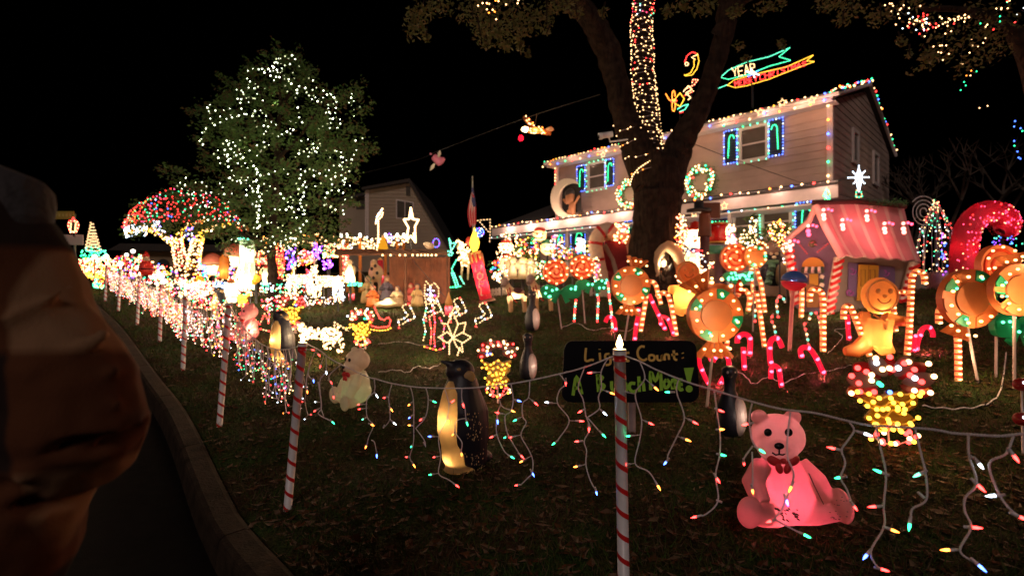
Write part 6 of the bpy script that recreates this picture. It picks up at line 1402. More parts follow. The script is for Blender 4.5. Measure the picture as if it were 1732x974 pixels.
# face medallions and porch clutter
for (x, y, r, col, lab) in ((926,420,13,(.85,.5,.25),'round smiling santa face light below the dark shutters'),(913,398,12,(.8,.35,.18),'pale orange round lantern hanging below the porch fascia'),(857,418,12,(.9,.55,.35),'large glowing pinkish santa head left of the lantern'),(860,448,16,(.9,.65,.4),'glowing white bearded santa bust above the left reindeer'),(953,424,7,(.95,.15,.06),'small glowing red lantern between the shutters'),(1170,0,0,None,None)):
    if col is None: continue
    Yk = 13.5; f = Fig('face_light', lab, 'light figure', x, 470, None, Y=Yk); gz_ = G(f.root.location.x, Yk); f.root.location.z = gz_; PP = lambda x_, y_, d=0: at(x_, y_, Yk)+Vector((0,d,0))-f.root.location; q = f.s; mm = bm_mat('face_%d' % x, col, .5)
    MB().ell(PP(x,y),(r*q,r*q*.6,r*q*(.9 if r<15 else 1.2)),mm,18,12).build('head', f.root); MB().tube([PP(x,y+r*.6),PP(x,466)+Vector((0,0,-.3))],.025,stake_m,6).build('stand', f.root)
    if r >= 12:
        for e in (-.35,.35): MB().ell(PP(x+e*r,y-.15*r,-r*q*.55),(.1*r*q,.05,.12*r*q),dkb,8,6).build('eye', f.root)
        MB().tube([PP(x-.4*r,y+.3*r,-r*q*.53),PP(x,y+.5*r,-r*q*.53),PP(x+.4*r,y+.3*r,-r*q*.53)],.07*r*q,red_p,6).build('mouth', f.root)
        MB().ell(PP(x,y-.75*r,0),(r*q*.8,r*q*.5,r*q*.42),bm_mat('hat_red',(.8,.1,.06),.4) if x != 926 else bm_mat('cap_green',(.05,.3,.14),.3)).build('hat', f.root)
    lamp(f.root, PP(x,y+r*.1,-r*q*.1), (1,.75,.5), 3.5 if r > 8 else 1); lamp(f.root, PP(x,y,-.8), (1,.7,.4), 4)
LK = 1.8
# ---------------------------------------------------------------- gingerbread cottage
CYd = 9.3; f = Fig('gingerbread_cottage','pink roofed gingerbread cottage with striped corner posts and a yellow shuttered door','playhouse',1395,540,None,Y=CYd)
f.root.location.z = G(f.root.location.x, CYd); CR = f.root.location.copy(); q = f.s
C3 = lambda x, y, Y=CYd: at(x, y, Y)-CR
lav = mat('lavender_wall',(.20,.15,.24),.8,var=.15,scale=3); taup = mat('taupe_wall',(.32,.23,.18),.8,var=.15,scale=3); pinkr = mat('pink_roof',(.74,.30,.29),.7,var=.1,scale=4); cr_r = mat('roof_stripe',(.78,.52,.42),.7); crw = mat('post_cream',(.78,.62,.5),.6)
def quad(name, pts, m_, th=.03, par=None):
    a, b_, c_ = pts[0], pts[1], pts[2]; n = (b_-a).cross(c_-a).normalized()*th; N = len(pts); vs = list(pts)+[p+n for p in pts]
    return MB().add(vs, [tuple(range(N))[::-1], tuple(range(N,2*N))]+[(i,(i+1)%N,N+(i+1)%N,N+i) for i in range(N)], m_).build(name, par or f.root)
# two visible walls meet at the corner (1405..1420): left gable end turned away left, right long wall
YA, YB, YC = 9.3, 9.9, 10.0                                   # near corner, left end, right end
A0 = C3(1402,545,YA); A1 = C3(1415,430,YA); L0 = C3(1345,520,YB); L1 = C3(1337,402,YB); LP = C3(1378,349,9.6)
R0 = C3(1533,520,YC); R1 = C3(1548,440,YC)
for k in range(1): quad('gable_wall', [L0, L1, LP, A1, A0], lav)
quad('front_wall', [A0, A1, R1, R0], taup)
back = [C3(1345,520,11.2), C3(1337,402,11.2), C3(1533,515,11.2), C3(1548,432,11.2)]
quad('back_wall', [back[2], back[3], back[1], back[0]], taup)
# roof: near slope, wavy eave, cream stripes
RT0 = C3(1380,346,9.45); RT1 = C3(1527,350,10.2); e0 = C3(1424,434,9.0); e1 = C3(1557,443,9.7)
ev = []; N_ = 24
for i in range(N_+1):
    t = i/N_; ev.append((RT0.lerp(RT1,t), e0.lerp(e1,t)+Vector((0,0,.018*math.sin(t*30)))))
bulge = lambda a, b_, t: a.lerp(b_, t)+Vector((0,0,-.10*math.sin(t*math.pi)))
for i in range(N_):
    stripe = i % 4 == 2; vs = []; K = 5
    for j in range(K+1):
        vs += [bulge(ev[i][0],ev[i][1],j/K), bulge(ev[i+1][0],ev[i+1][1],j/K)]
    M_ = len(vs); up = Vector((0,-.016,.026)) if stripe else Vector((0,-.015,.022)); vs += [v+up for v in vs]
    fs = [(2*j,2*j+2,2*j+3,2*j+1) for j in range(K)]+[(M_+2*j,M_+2*j+1,M_+2*j+3,M_+2*j+2) for j in range(K)]+[(2*j,M_+2*j,M_+2*j+2,2*j+2) for j in range(K)]+[(2*j+1,2*j+3,M_+2*j+3,M_+2*j+1) for j in range(K)]+[(2*K,M_+2*K,M_+2*K+1,2*K+1)]
    MB().add(vs, fs, cr_r if stripe else pinkr, False).build('roof_stripe' if stripe else 'roof_panel', f.root)
MB().tube([C3(1380,348,9.42), C3(1368,375,9.5), C3(1340,398,9.75), C3(1328,408,9.8)], 5*q, cr_r, 8).tube([C3(1380,348,9.4), C3(1396,385,9.2), C3(1424,436,8.98)], 5*q, cr_r, 8).build('gable_trim', f.root)
MB().tube([C3(1376,343,9.42), C3(1450,341,9.8), C3(1530,350,10.2)], 5*q, mat('ridge_dark',(.06,.015,.01),.8), 8).build('ridge', f.root)
def stripedpost(a, b_, r, n=9):
    m = MB(); w = MB(); w.tube([a, b_], r, crw, 4); w.build('corner_post', f.root)
    for k in range(n):
        t = (k+.3)/n; p = a.lerp(b_, t); vs = []
        for s_ in (-1, 1):
            vs += [p+Vector((s_*r*1.02, -r*.9, s_*.035-.03)), p+Vector((s_*r*1.02, -r*.9, s_*.035+.03))]
        vs += [v+Vector((0,r*.8,0)) for v in vs]; m.add(vs, [(0,2,3,1),(4,5,7,6),(0,1,5,4),(2,6,7,3),(1,3,7,5),(0,4,6,2)], red_tape)
    m.build('post_stripe', f.root, kind='stuff')
stripedpost(C3(1398,548,9.2), C3(1418,436,9.2), 7*q, 10); stripedpost(C3(1527,510,9.75), C3(1546,444,9.75), 8*q, 6); stripedpost(C3(1345,515,9.75), C3(1333,420,9.75), 7*q, 9)
# front wall: yellow shuttered door and purple panels; gable: arched window with awning, peppermint, beads
fw_ = lambda x, y: (lambda t: C3(x, y, 9.28+.7*(x-1402)/130.-.05))(0)
quad('side_panel', [fw_(1434,500), fw_(1434,444), fw_(1512,452), fw_(1512,510)], mat('panel_purple',(.20,.12,.24),.8), -.02)
quad('door', [C3(1449,508,9.42), C3(1452,447,9.42), C3(1485,449,9.58), C3(1482,510,9.58)], mat('door_yellow',(.62,.28,.03),.6), -.02)
for x in (1467.5,): MB().tube([C3(x,508,9.48), C3(x+1.5,449,9.48)], 1*q, mat('door_line',(.3,.11,.01),.6), 4).build('door_joint', f.root)
for y in (462,): MB().tube([C3(1456,y-6,9.41), C3(1456,y+22,9.41), C3(1463,y+22,9.45), C3(1463,y-6,9.45)], .9*q, MATS['door_line'], 4, closed=True).tube([C3(1472,y-6,9.47), C3(1472,y+22,9.47), C3(1480,y+22,9.52), C3(1480,y-6,9.52)], .9*q, MATS['door_line'], 4, closed=True).build('door_moulding', f.root)
for cx_, cy_ in ((1441,458),(1497,461),(1437,494)): MB().tube(smooth([C3(cx_+(7-k*.6)*math.cos(k*.8), cy_+(7-k*.6)*math.sin(k*.8), 9.28+.7*(cx_-1402)/130-.08) for k in range(10)],2), 1.4*q, mat('curl_purple',(.35,.08,.30),.7), 5).build('curl', f.root)
gw = lambda x, y, o=0: C3(x, y, 9.85-.55*(x-1340)/65.-.06+o)
q1 = [gw(*p) for p in ([(1357,452)]+arc(1375,452,19,17,180,0,10))]; quad('arched_window', q1, mat('window_yellow',(.55,.27,.03),.6), .015)
for k in range(7): MB().tube([gw(1359+k*5.3,452,-.05), gw(1357+k*5.8,461,-.09)], 2.6*q, (mat('awning_dark',(.03,.06,.04),.7) if k % 2 == 0 else crw), 6).build('awning_strip', f.root)
quad('shutter', [gw(1369,482), gw(1369,463), gw(1384,463), gw(1384,482)], MATS['window_yellow'], .012)
for x in (1362, 1390):
    for k in range(4): MB().box(gw(x, 468+k*7,-.01), (6*q,.03,6*q), MATS['awning_dark'] if k % 2 else crw, Matrix.Rotation(.5,3,'Y')).build('checker_tile', f.root)
m = MB(); [m.ell(gw(x, y, -.01), 1.9*q, mat('bead_pink',(.5,.12,.15),.5), 7, 5) for x, y in [(1352+k*2.6, 413+k*3.2) for k in range(6)]+[(1383+k*3.4, 426-k*2.6) for k in range(6)]]; m.build('bead', f.root, kind='stuff')
MB().ell(gw(1374,412,-.02),(6.5*q,3*q,6.5*q),mat('sweet_dark',(.1,.09,.04),.5),14,8).build('round_sweet', f.root)
for k in range(3): MB().ell(gw(1368+k*6,414-(k%2)*4,-.05),(1.4*q,1*q,3*q),MATS['bead_pink'],6,4,M=Matrix.Rotation(k,4,'Y')).build('sweet_stripe', f.root)
MB().box(gw(1375,500,.0),(22*q,.04,40*q),mat('low_door_orange',(.30,.12,.03),.7)).build('low_door', f.root)
# pink cane light clusters hung on the roof
rt = empty('roof_cane_lights', CR, 'glowing pink and white light clusters hung over the cottage roof and gable', 'light string'); b = MB(); pk_ = glow('bulb_pinkwhite',(1,.22,.17),6.5); pk2 = glow('bulb_pink',(1,.06,.12),6.5)
RC = [(1397,355,9.2),(1429,372,9.15),(1470,357,9.6),(1500,378,9.5),(1532,378,9.55),(1371,382,9.35),(1340,408,9.6)]
for x, y, Yd in RC:
    for dx, dy, w_, s_ in ((-4,0,1,1.25),(4,-1,0,1.),(10,1,0,1.),(-4,9,1,1.6),(-3,15,1,1.5)):
        if x == 1371 and w_ and dy: w_ = 0
        b.ell(C3(x+dx, y+dy, Yd-.14), (2.3*s_*q,)*3, pk_ if w_ else pk2, 7, 5)
    lamp(f.root, C3(x+1, y+8, Yd-.34), (1,.22,.22), 3.0)
for y in (470,490,510,530): b.ell(C3(1341, y-56, 9.6), 2.4*q, pk_, 7, 5)
b.build('bulb', rt, kind='stuff')
for x, y, w_ in ((1440,560,9),(1375,540,8),(1510,550,7)): lamp(f.root, C3(x, y-50, 8.5), (1,.6,.4), w_)
# wreath of decorations along the ridge, star tree on the ridge
m = MB(); rr = random.Random(9); rt = empty('ridge_garland', CR+C3(1500,345,9.9), 'dark garland with red berries lying along the cottage ridge', 'garland')
for k in range(500):
    t = rr.random(); p = C3(1440+t*95, 343+rr.gauss(0,3), 9.9+rr.gauss(0,.06)); d = Vector((rr.gauss(0,1),rr.gauss(0,1),rr.gauss(0,1))).normalized()*.06; e = d.orthogonal().normalized()*.012; m.add([p-e,p+e,p+d],[(0,1,2)],MATS['wreath_green'])
m.v = [(a+CR.x,b_+CR.y,c_+CR.z) for a,b_,c_ in m.v]; m.build('needles', rt, kind='stuff', world=True)
ropefig('star_light','white eight pointed star light on a short pole above the cottage ridge','star light',(1451,520),
   [([(1452,281),(1452,325)],'c'),([(1434,301),(1470,300)],'c'),([(1442,291),(1462,311)],'c'),([(1462,290),(1442,312)],'c'),([(1446,300),(1452,286),(1458,300),(1452,325),(1446,300)],'c'),([(1448,322),(1447,334),(1458,333),(1455,322)],'wg')],3.0,1.6,.7,Y=10.6,fz=G(10.6*.69,10.6))
ropefig('mini_tree_light','small green and white lit tree left of the cottage ridge','tree light',(1398,520),
   [([(1398,318),(1392,332),(1404,336),(1388,342),(1408,344)],'gt'),([(1398,318),(1404,330),(1394,338),(1404,343)],'wgt'),([(1396,325),(1400,343)],'tg')],3.2,1.7,.6,Y=10.8,fz=G(10.8*.63,10.8))
# ---------------------------------------------------------------- giant red tinsel cane
f = Fig('tinsel_cane','giant red tinsel candy cane with a fat curled hook at the right edge','candy cane',1625,500,gY=11.8); q = f.s
P = smooth([f.P(x, y) for x, y in ((1628,512),(1629,455),(1631,415),(1638,385),(1656,364),(1678,358),(1698,368),(1702,382),(1692,392))], 6); rt_ = 18.5*q
MB().tube(P, [rt_]*(len(P)-6)+[rt_*.98,rt_*.93,rt_*.86,rt_*.75,rt_*.6,rt_*.4], mat('tinsel_core',(.42,.02,.05),.35,trans=.25,bump=.8,bscale=40), 16).build('cane_tube', f.root)
m = MB(); tin = [mat('tinsel_red',(.7,.03,.06),.25,.3), mat('tinsel_pink',(.8,.12,.16),.25,.3)]; rr = random.Random(6)
for _ in range(2600):
    i = rr.randrange(len(P)-1); c = P[i].lerp(P[i+1], rr.random()); a = rr.uniform(0,6.283); t = (P[min(i+1,len(P)-1)]-P[i]).normalized(); e = t.cross(Vector((0,1,0))).normalized(); d = (e*math.cos(a)+Vector((0,1,0))*math.sin(a)); p = c+d*rt_*.98; w_ = t*.01+e*rr.gauss(0,.006); m.add([p-w_, p+w_, p+d*rr.uniform(.01,.035)+t*rr.gauss(0,.02)], [(0,1,2)], rr.choice(tin))
m.build('tinsel', f.root, kind='stuff'); b = MB()
for _ in range(120):
    i = rr.randrange(len(P)-4); c = P[i].lerp(P[i+1], rr.random()); a = rr.uniform(-2.7,-.4); t = (P[i+1]-P[i]).normalized(); e = t.cross(Vector((0,1,0))).normalized(); b.bulb(c+(e*math.cos(a)+Vector((0,1,0))*math.sin(a))*rt_*1.04, 1.3*q, B(rr.choice('kkrkw'), .8))
b.build('bulb', f.root, kind='stuff'); lamp(f.root, f.P(1625,420), (1,.08,.12), 5); lamp(f.root, f.P(1660,365), (1,.08,.12), 5); lamp(f.root, f.P(1697,372), (1,.08,.12), 3); lamp(f.root, f.P(1640,430)+Vector((0,-.7,0)), (1,.15,.2), 9); lamp(f.root, f.P(1680,380)+Vector((0,-.8,0)), (1,.15,.2), 8)  # last two lamps, outside the cane, are added to brighten it
# cone tree of lights, wire spiral, far blue bulbs
rt = empty('cone_tree_light', at(1583,478,13.5), 'cone shaped tree of white, red and green lights between the cottage and the tinsel cane', 'tree light'); rt.location.z = G(rt.location.x,13.5)-.0; b = MB(); w = MB()
for k in range(13):
    a = k/13*6.283+R.uniform(-.2,.2); foot = at(1583+30*math.cos(a), 470, 13.5); foot.y = 13.5+.45*math.sin(a); top = at(1583,338,13.5); P = [foot, foot.lerp(top,.5)+Vector((.16*math.cos(a),.1*math.sin(a),.1)), top]; P = smooth(P,4); w.tube(P,.004,wirew,3)
    for p in walk(P, .17, R.uniform(0,.1)): b.bulb(p+Vector((R.uniform(-.07,.07),0,R.uniform(-.05,.05))), .017, B(R.choice('wwcwrrgt')))
b.build('bulb', rt, world=True, kind='stuff'); w.build('wire', rt, world=True)
m = MB().tube([at(1583,478,13.5), at(1583,338,13.5)], .03, stake_m, 6); m.build('pole', rt, world=True)
rt = empty('wire_spiral', at(1563,470,14), 'thin pale wire spiral ornament behind the cottage roof corner', 'ornament'); rt.location.z = G(rt.location.x,14); m = MB()
m.tube([at(1563+(4+k*.34)*math.cos(k*.35), 358-(4+k*.34)*math.sin(k*.35)*1.1, 14) for k in range(62)], .012, wirew, 4); m.tube([at(1563,385,14), at(1563,470,14)], .015, wirew, 5); m.build('spiral', rt, world=True)
for i, (poly, n, cs, Y, lab) in enumerate((([(1680,398),(1715,398),(1732,415),(1700,420),(1672,425)], 34, 'bbpbgtp', 16, 'blue and purple bulbs on a bush beyond the big spiral lollipop'),([(1715,195),(1740,200),(1740,275),(1715,265)],9,'bbg',14,'few blue bulbs high at the right frame edge'),
      ([(1590,395),(1602,395),(1604,465),(1592,465)],30,'bprbw',13,'narrow column of blue and red bulbs left of the tinsel cane'))):
    c = at(sum(p[0] for p in poly)/len(poly), sum(p[1] for p in poly)/len(poly), Y); rt = empty('bush_lights', c, lab, 'light string'); b = MB()
    for x, y in rnd_in(poly, n): b.bulb(at(x, y, Y+R.uniform(-.3,.3)), .024, B(R.choice(cs), .8))
    b.build('bulb', rt, world=True, kind='stuff')
# white low fence pieces behind
pic = mat('picket_white',(.6,.5,.42),.7)
def picket(x0, x1, y0, y1, label, n):
    a = at(x0, y1, 12.5); bq = at(x1, y1, 13.2); rt = empty('picket_fence', (a+bq)/2, label, 'fence', 'low white picket fences'); rt.location.z = G(rt.location.x, rt.location.y)
    for k in range(n):
        t = k/(n-1); p = a.lerp(bq, t); g = G(p.x, p.y); h = (y1-y0)/F*p.y
        MB().prism([(p.x-.035,g-.02),(p.x+.035,g-.02),(p.x+.035,g+h*.85),(p.x,g+h),(p.x-.035,g+h*.85)], p.y-.01, p.y+.01, pic).build('picket', rt, world=True)
    for z in (.25,.7):
        p, r_ = a.copy(), bq.copy(); p.z = G(p.x,p.y)+z*(y1-y0)/F*p.y; r_.z = G(r_.x,r_.y)+z*(y1-y0)/F*r_.y; p.y += .03; r_.y += .03; MB().tube([p, r_], .025, pic, 4).build('rail', rt, world=True)
picket(1545,1618,455,487,'low white picket fence right of the cottage, behind the cone tree',14)
picket(1000,1060,470,490,'low white picket fence behind the left peppermint',10); picket(822,866,478,492,'low white picket fence right of the NOEL candle',9)
# bushes, trees and column of lights in front of the porch
def lightbush(label, poly, n, cs, Y, s=1.9, base=None, green=True, name='lit_shrub', f_=1.):
    cx_ = sum(p[0] for p in poly)/len(poly); by = max(p[1] for p in poly); rt = empty(name, at(cx_, by, Y), label, 'shrub lights'); rt.location.z = min(rt.location.z, G(rt.location.x, Y)+.3); b = MB(); q_ = Y/F
    for x, y in rnd_in(poly, n): b.bulb(at(x, y, Y+R.uniform(-.3,.2)), s*q_*R.uniform(.8,1.2), B(R.choice(cs), f_))
    b.build('bulb', rt, world=True, kind='stuff')
    if green:
        m = MB(); rr = random.Random(n)
        for x, y in rnd_in(poly, 26): leafclump(m, at(x, y, Y+.1), (.16,.2,.14), 22, .045, [gl[0], gl[1]], rr)
        m.build('foliage', rt, world=True, kind='stuff')
    rt2 = MB().tube([at(cx_, by, Y), Vector((at(cx_,by,Y).x, Y, G(at(cx_,by,Y).x, Y)-.05))], .02, stake_m, 5); rt2.build('stem', rt, world=True); return rt
lightbush('branching tree of warm lights in front of the left pane of the lower window', [(1250,410),(1255,392),(1265,385),(1270,366),(1280,372),(1285,392),(1295,405),(1280,425),(1262,425)], 75, 'wwwwc', 11.6, 1.6)
lightbush('golden light tree above the scarfed penguin with red balls', [(1295,385),(1305,378),(1318,368),(1325,380),(1340,385),(1338,410),(1325,425),(1305,405)], 90, 'wwyowr', 11.8, 1.7)
rt = lightbush('bright white bulb column left of the wide lower window', [(1229,380),(1243,380),(1246,412),(1226,412)], 80, 'wwwwvk', 12.2, 1.8, green=False); lamp(rt, Vector((0,-.4,.2)), (1,.6,.6), 5)
lightbush('column of red and white bulbs right of the big trunk', [(1145,360),(1158,362),(1164,395),(1160,430),(1143,430),(1141,390)], 130, 'wwwrrow', 11.4, 1.5, green=False)
lightbush('pillar of red and white bulbs left of the big trunk', [(1040,378),(1064,378),(1062,412),(1038,410)], 110, 'wwrrwow', 12.5, 1.7, green=False)
lightbush('red, green and gold lit shrub by the porch, right of the santa head', [(874,405),(905,400),(912,425),(905,440),(876,440)], 70, 'rrgowwy', 13.0, 1.7)
lightbush('low multicolour shrub lights under the left porch end', [(832,440),(868,436),(870,460),(830,462)], 50, 'rrbgwo', 13.6, 1.6)
lightbush('cool white blob of lights on the porch between the dark shutters', [(976,402),(990,404),(990,425),(975,425)], 45, 'cccw', 13, 1.8, green=False)
lightbush('multicolour bulbs along the ground below the orange lanterns', [(935,425),(1000,412),(1000,432),(940,440)], 45, 'wrbowg', 13, 1.5)
lightbush('white lights coiled at the foot of the largest peppermint wrapper', [(1148,450),(1156,445),(1160,470),(1150,482),(1140,468)], 40, 'wwk', 9.6, 1.6, green=False)
f = Fig('santa_face_ball','bright white santa beard light under the porch, right of the giant cane','light figure',1043,460,None,Y=12.6); f.root.location.z = G(f.root.location.x,12.6); PP = lambda x,y,d=0: at(x,y,12.6)+Vector((0,d,0))-f.root.location
MB().ell(PP(1036,402),(15*f.s*1.2,.2,11*f.s*1.1),halo,14,9).build('beard', f.root); MB().tube([PP(1030,392),PP(1018,386)],[.14,.06],bm_mat('hat_red',(.8,.1,.06),.4),10).build('hat', f.root); MB().tube([PP(1036,410),PP(1036,460)],.03,stake_m,6).build('stand', f.root); lamp(f.root, PP(1036,402), (1,.85,.7), 8)

# ---------------------------------------------------------------- over the roof: banner, moon, reindeer rider
def sky(name, label, strokes, Y, step, r, tube=1.2, foot=None, kind='light figure', f_=1.):
    c = at(strokes[0][0][0][0], strokes[0][0][0][1], Y); rt = empty(name, c, label, kind); q_ = Y/F; b = MB(); w = MB(); r *= .8; f_ *= .75; step *= 1.1
    for pts, cs in strokes:
        P = [at(x, y, Y) for x, y in pts]; w.tube(P, tube*q_, black_pl, 4)
        for i, p in enumerate(walk(P, step*q_)): b.ell(p+Vector((0,-q_,0)), r*q_, B(cs[i % len(cs)], f_), 6, 4)
    w.build('frame', rt, world=True); b.build('bulb', rt, world=True, kind='stuff')
    for (x, y, x2, y2) in foot or (): MB().tube([at(x,y,Y), at(x2,y2,Y)], .02, black_pl, 5).build('support', rt, world=True)
    return rt
def quadmap(p00, p10, p01, p11):
    def g(u, v): return (p00[0]*(1-u)*(1-v)+p10[0]*u*(1-v)+p01[0]*(1-u)*v+p11[0]*u*v, p00[1]*(1-u)*(1-v)+p10[1]*u*(1-v)+p01[1]*(1-u)*v+p11[1]*u*v)
    return g
FONT = {'Y':[[(0,0),(.5,.5),(1,0)],[(.5,.5),(.5,1)]],'E':[[(1,0),(0,0),(0,1),(1,1)],[(0,.5),(.8,.5)]],'A':[[(0,1),(.5,0),(1,1)],[(.2,.65),(.8,.65)]],'R':[[(0,1),(0,0),(.9,.1),(.9,.4),(0,.5),(1,1)]],
 'M':[[(0,1),(0,0),(.5,.6),(1,0),(1,1)]],'C':[[(1,.1),(.5,0),(0,.3),(0,.7),(.5,1),(1,.9)]],'H':[[(0,0),(0,1)],[(1,0),(1,1)],[(0,.5),(1,.5)]],'I':[[(.5,0),(.5,1)]],'S':[[(1,.1),(.4,0),(0,.25),(1,.7),(.6,1),(0,.9)]],'T':[[(0,0),(1,0)],[(.5,0),(.5,1)]]}
def text(s, g, n, col, gap=.24, off=0):
    out = []
    for i, ch in enumerate(s):
        if ch == ' ': continue
        for st in FONT[ch]: out.append(([g((i+off+.12+x*(1-gap))/n, y) for x, y in st], col))
    return out
sky('banner_light','green outlined arrow banner of lights reading YEAR above the roof, upper of two',
    [([(1218,132),(1231,120),(1262,106),(1300,97),(1335,82)],'t'),([(1335,82),(1317,97),(1337,103),(1300,113),(1268,126),(1232,135),(1218,132)],'tg')]+text('YEAR', quadmap((1236,117),(1277,107),(1238,131),(1279,124)), 4, 'w'), 17, 2.6, 1.15, .5, [(1272,122,1272,182)], 'light banner')
sky('banner_light','yellow and red banner of lights reading MERRY CHRISTMAS above the roof, lower of two',
    [([(1210,152),(1230,144)],'t'),([(1230,145),(1241,136),(1290,123),(1330,114),(1375,94),(1364,104),(1377,105),(1345,117),(1300,135),(1262,146),(1243,149),(1230,145)],'y')]+text('MERRY', quadmap((1241,139),(1281,129),(1242,147),(1282,139)), 5, 'r')+text('CHRISTMAS', quadmap((1283,127),(1364,104),(1284,138),(1364,111)), 9, 'r'), 17.3, 2.3, 1.05, .5, [(1274,140,1274,184)], 'light banner')
rt = sky('star_burst_light','small blue white burst of lights where the two banners meet', [([(1262,122),(1285,128)],'c'),([(1270,118),(1276,132)],'c'),([(1265,130),(1283,120)],'b'),([(1268,124),(1280,125)],'c')], 16.8, 2.2, 1.3, .4)
sky('moon_light','crescent moon of yellow lights wearing a red santa cap, above the roof',
    [([(1179,92),(1182,104),(1178,118),(1170,128),(1158,129),(1157,126)],'y'),([(1160,128),(1168,124),(1174,112),(1173,104),(1177,100)],'y'),([(1158,105),(1162,95),(1170,89),(1178,91)],'r'),([(1173,96),(1181,93)],'w'),([(1170,98),(1176,102)],'w'),(arc(1161,109,3,3,0,360,6),'w')], 17, 2.2, 1.1, .5, [(1170,128,1170,205)])
sky('reindeer_rider_light','reindeer face and waving santa of rope lights between the limb and the moon',
    [(arc(1139,163,2.6,9,0,360,10)[:10]+[(1139,172)],'o'),(arc(1139,180,2.8,9,0,360,10),'o'),([(1126,160),(1132,170),(1144,171)],'o'),([(1140,170),(1150,158),(1157,168),(1150,181),(1142,176)],'y'),(arc(1139,171,5,2.5,0,360,8),'r'),
     ([(1156,155),(1164,146),(1170,152),(1160,158),(1168,166),(1163,170)],'w'),([(1162,150),(1174,144),(1180,136),(1172,135),(1170,142)],'wr'),([(1158,162),(1166,158),(1174,154)],'rw'),([(1146,185),(1154,180),(1164,177),(1158,186),(1148,190)],'t'),([(1150,191),(1156,190)],'r')], 16.6, 2.1, 1.15, .5, [(1150,188,1150,215)])
# lit eagle and pink pig hanging from the overhead wire
wr_ = empty('overhead_wire', at(750,255,15), 'thin dark utility wire running from the neighbour house to the big tree', 'wire'); MB().tube(smooth([at(600,296,24), at(700,272,19), at(740,256,16.5), at(880,203,12.5), at(1015,160,11.9)],6), .007, mat('utility_wire',(.04,.035,.03),.7), 4).build('cable', wr_, world=True)
w2 = empty('overhead_wire', at(1300,300,11), 'thin dark wire crossing in front of the right upper siding', 'wire'); MB().tube([at(1172,243,11.8), at(1215,260,11.4), at(1260,276,11), at(1345,306,12), at(1440,335,13)], .009, MATS['utility_wire'], 4).build('cable', w2, world=True)
def blobw(name, par, shapes, vox, Y, m_):
    m = MB()
    for seg, rad in shapes: m.tube([at(x,y,Y+d) for x,y,d in seg], [r_*Y/F for r_ in rad], m_, 10)
    m.v = [(a-par.location.x, b_-par.location.y, c_-par.location.z) for a,b_,c_ in m.v]; return blob(name, m, vox, par, 2)
YE = 12.6; eg = empty('eagle_light', at(905,217,YE), 'lit orange bird ornament with white head hanging from the wire, holding a red ball', 'bird ornament'); om = bm_mat('eagle_orange',(.75,.25,.06),.4)
blobw('body', eg, [([(893,221,0),(905,221,0),(922,222,0)],[4.5,5.5,3.5]),([(922,222,0),(934,217,0)],[3.5,4.5]),([(918,225,0),(932,227,0)],[2.6,2.6]),([(903,217,.1),(893,205,.25),(886,198,.35)],[3.5,5,3])], .018, YE, om)
m = MB(); m.ell(at(889,219,YE),(8*YE/F,4*YE/F,5*YE/F),halo,12,8); m.build('head', eg, world=True); MB().ell(at(881,234,YE),5*YE/F,bm_mat('ball_red',(.8,.02,.06),.4),12,8).build('red_ball', eg, world=True)
MB().ell(at(930,219,YE-.03),(7*YE/F,.1,3.5*YE/F),halo,12,8).build('tail', eg, world=True)
b = MB()
for x, y in rnd_in([(883,198),(890,194),(908,214),(925,216),(922,228),(895,227),(898,214)], 34): b.bulb(at(x,y,YE-.1), 1.5*YE/F, B('o' if R.random()<.4 else 'w', .8))
b.build('bulb', eg, world=True, kind='stuff'); MB().tube([at(905,215,YE), at(908,192,12.2)], .006, stake_m, 4).build('hanger', eg, world=True)
for x, y in ((889,219),(905,221),(930,220)): lamp(eg, at(x,y,YE)-eg.location, (1,.7,.4), 2.2)
lamp(eg, at(881,234,YE)-eg.location, (1,.1,.2), 1.2); lamp(eg, at(900,215,YE-.8)-eg.location, (1,.6,.3), 3)
YG = 17; pg = empty('flying_pig', at(738,272,YG), 'pink flying pig ornament with pale wings hanging from the overhead wire', 'ornament'); pm = mat('pig_pink',(.85,.25,.33),.6,trans=.2)
blobw('body', pg, [([(733,265,0),(742,272,0),(746,278,0)],[6,8,6]),([(730,262,0),(727,259,0)],[3,1.5]),([(746,272,0),(752,268,0)],[5,3])], .03, YG, pm)
for x0,y0,x1,y1 in ((742,266,744,255),(735,277,728,288)): MB().tube([at(x0,y0,YG-.12), at((x0+x1)/2,(y0+y1)/2,YG-.14), at(x1,y1,YG-.12)], [1.5*YG/F,3.2*YG/F,1*YG/F], mat('wing_pale',(.8,.7,.5),.7,trans=.2), 8).build('wing', pg, world=True)
MB().tube([at(740,266,YG), at(740,258,YG)], .008, stake_m, 4).build('hanger', pg, world=True); lamp(pg, Vector((0,-1.0,-.3)), (1,.85,.7), 4.5)
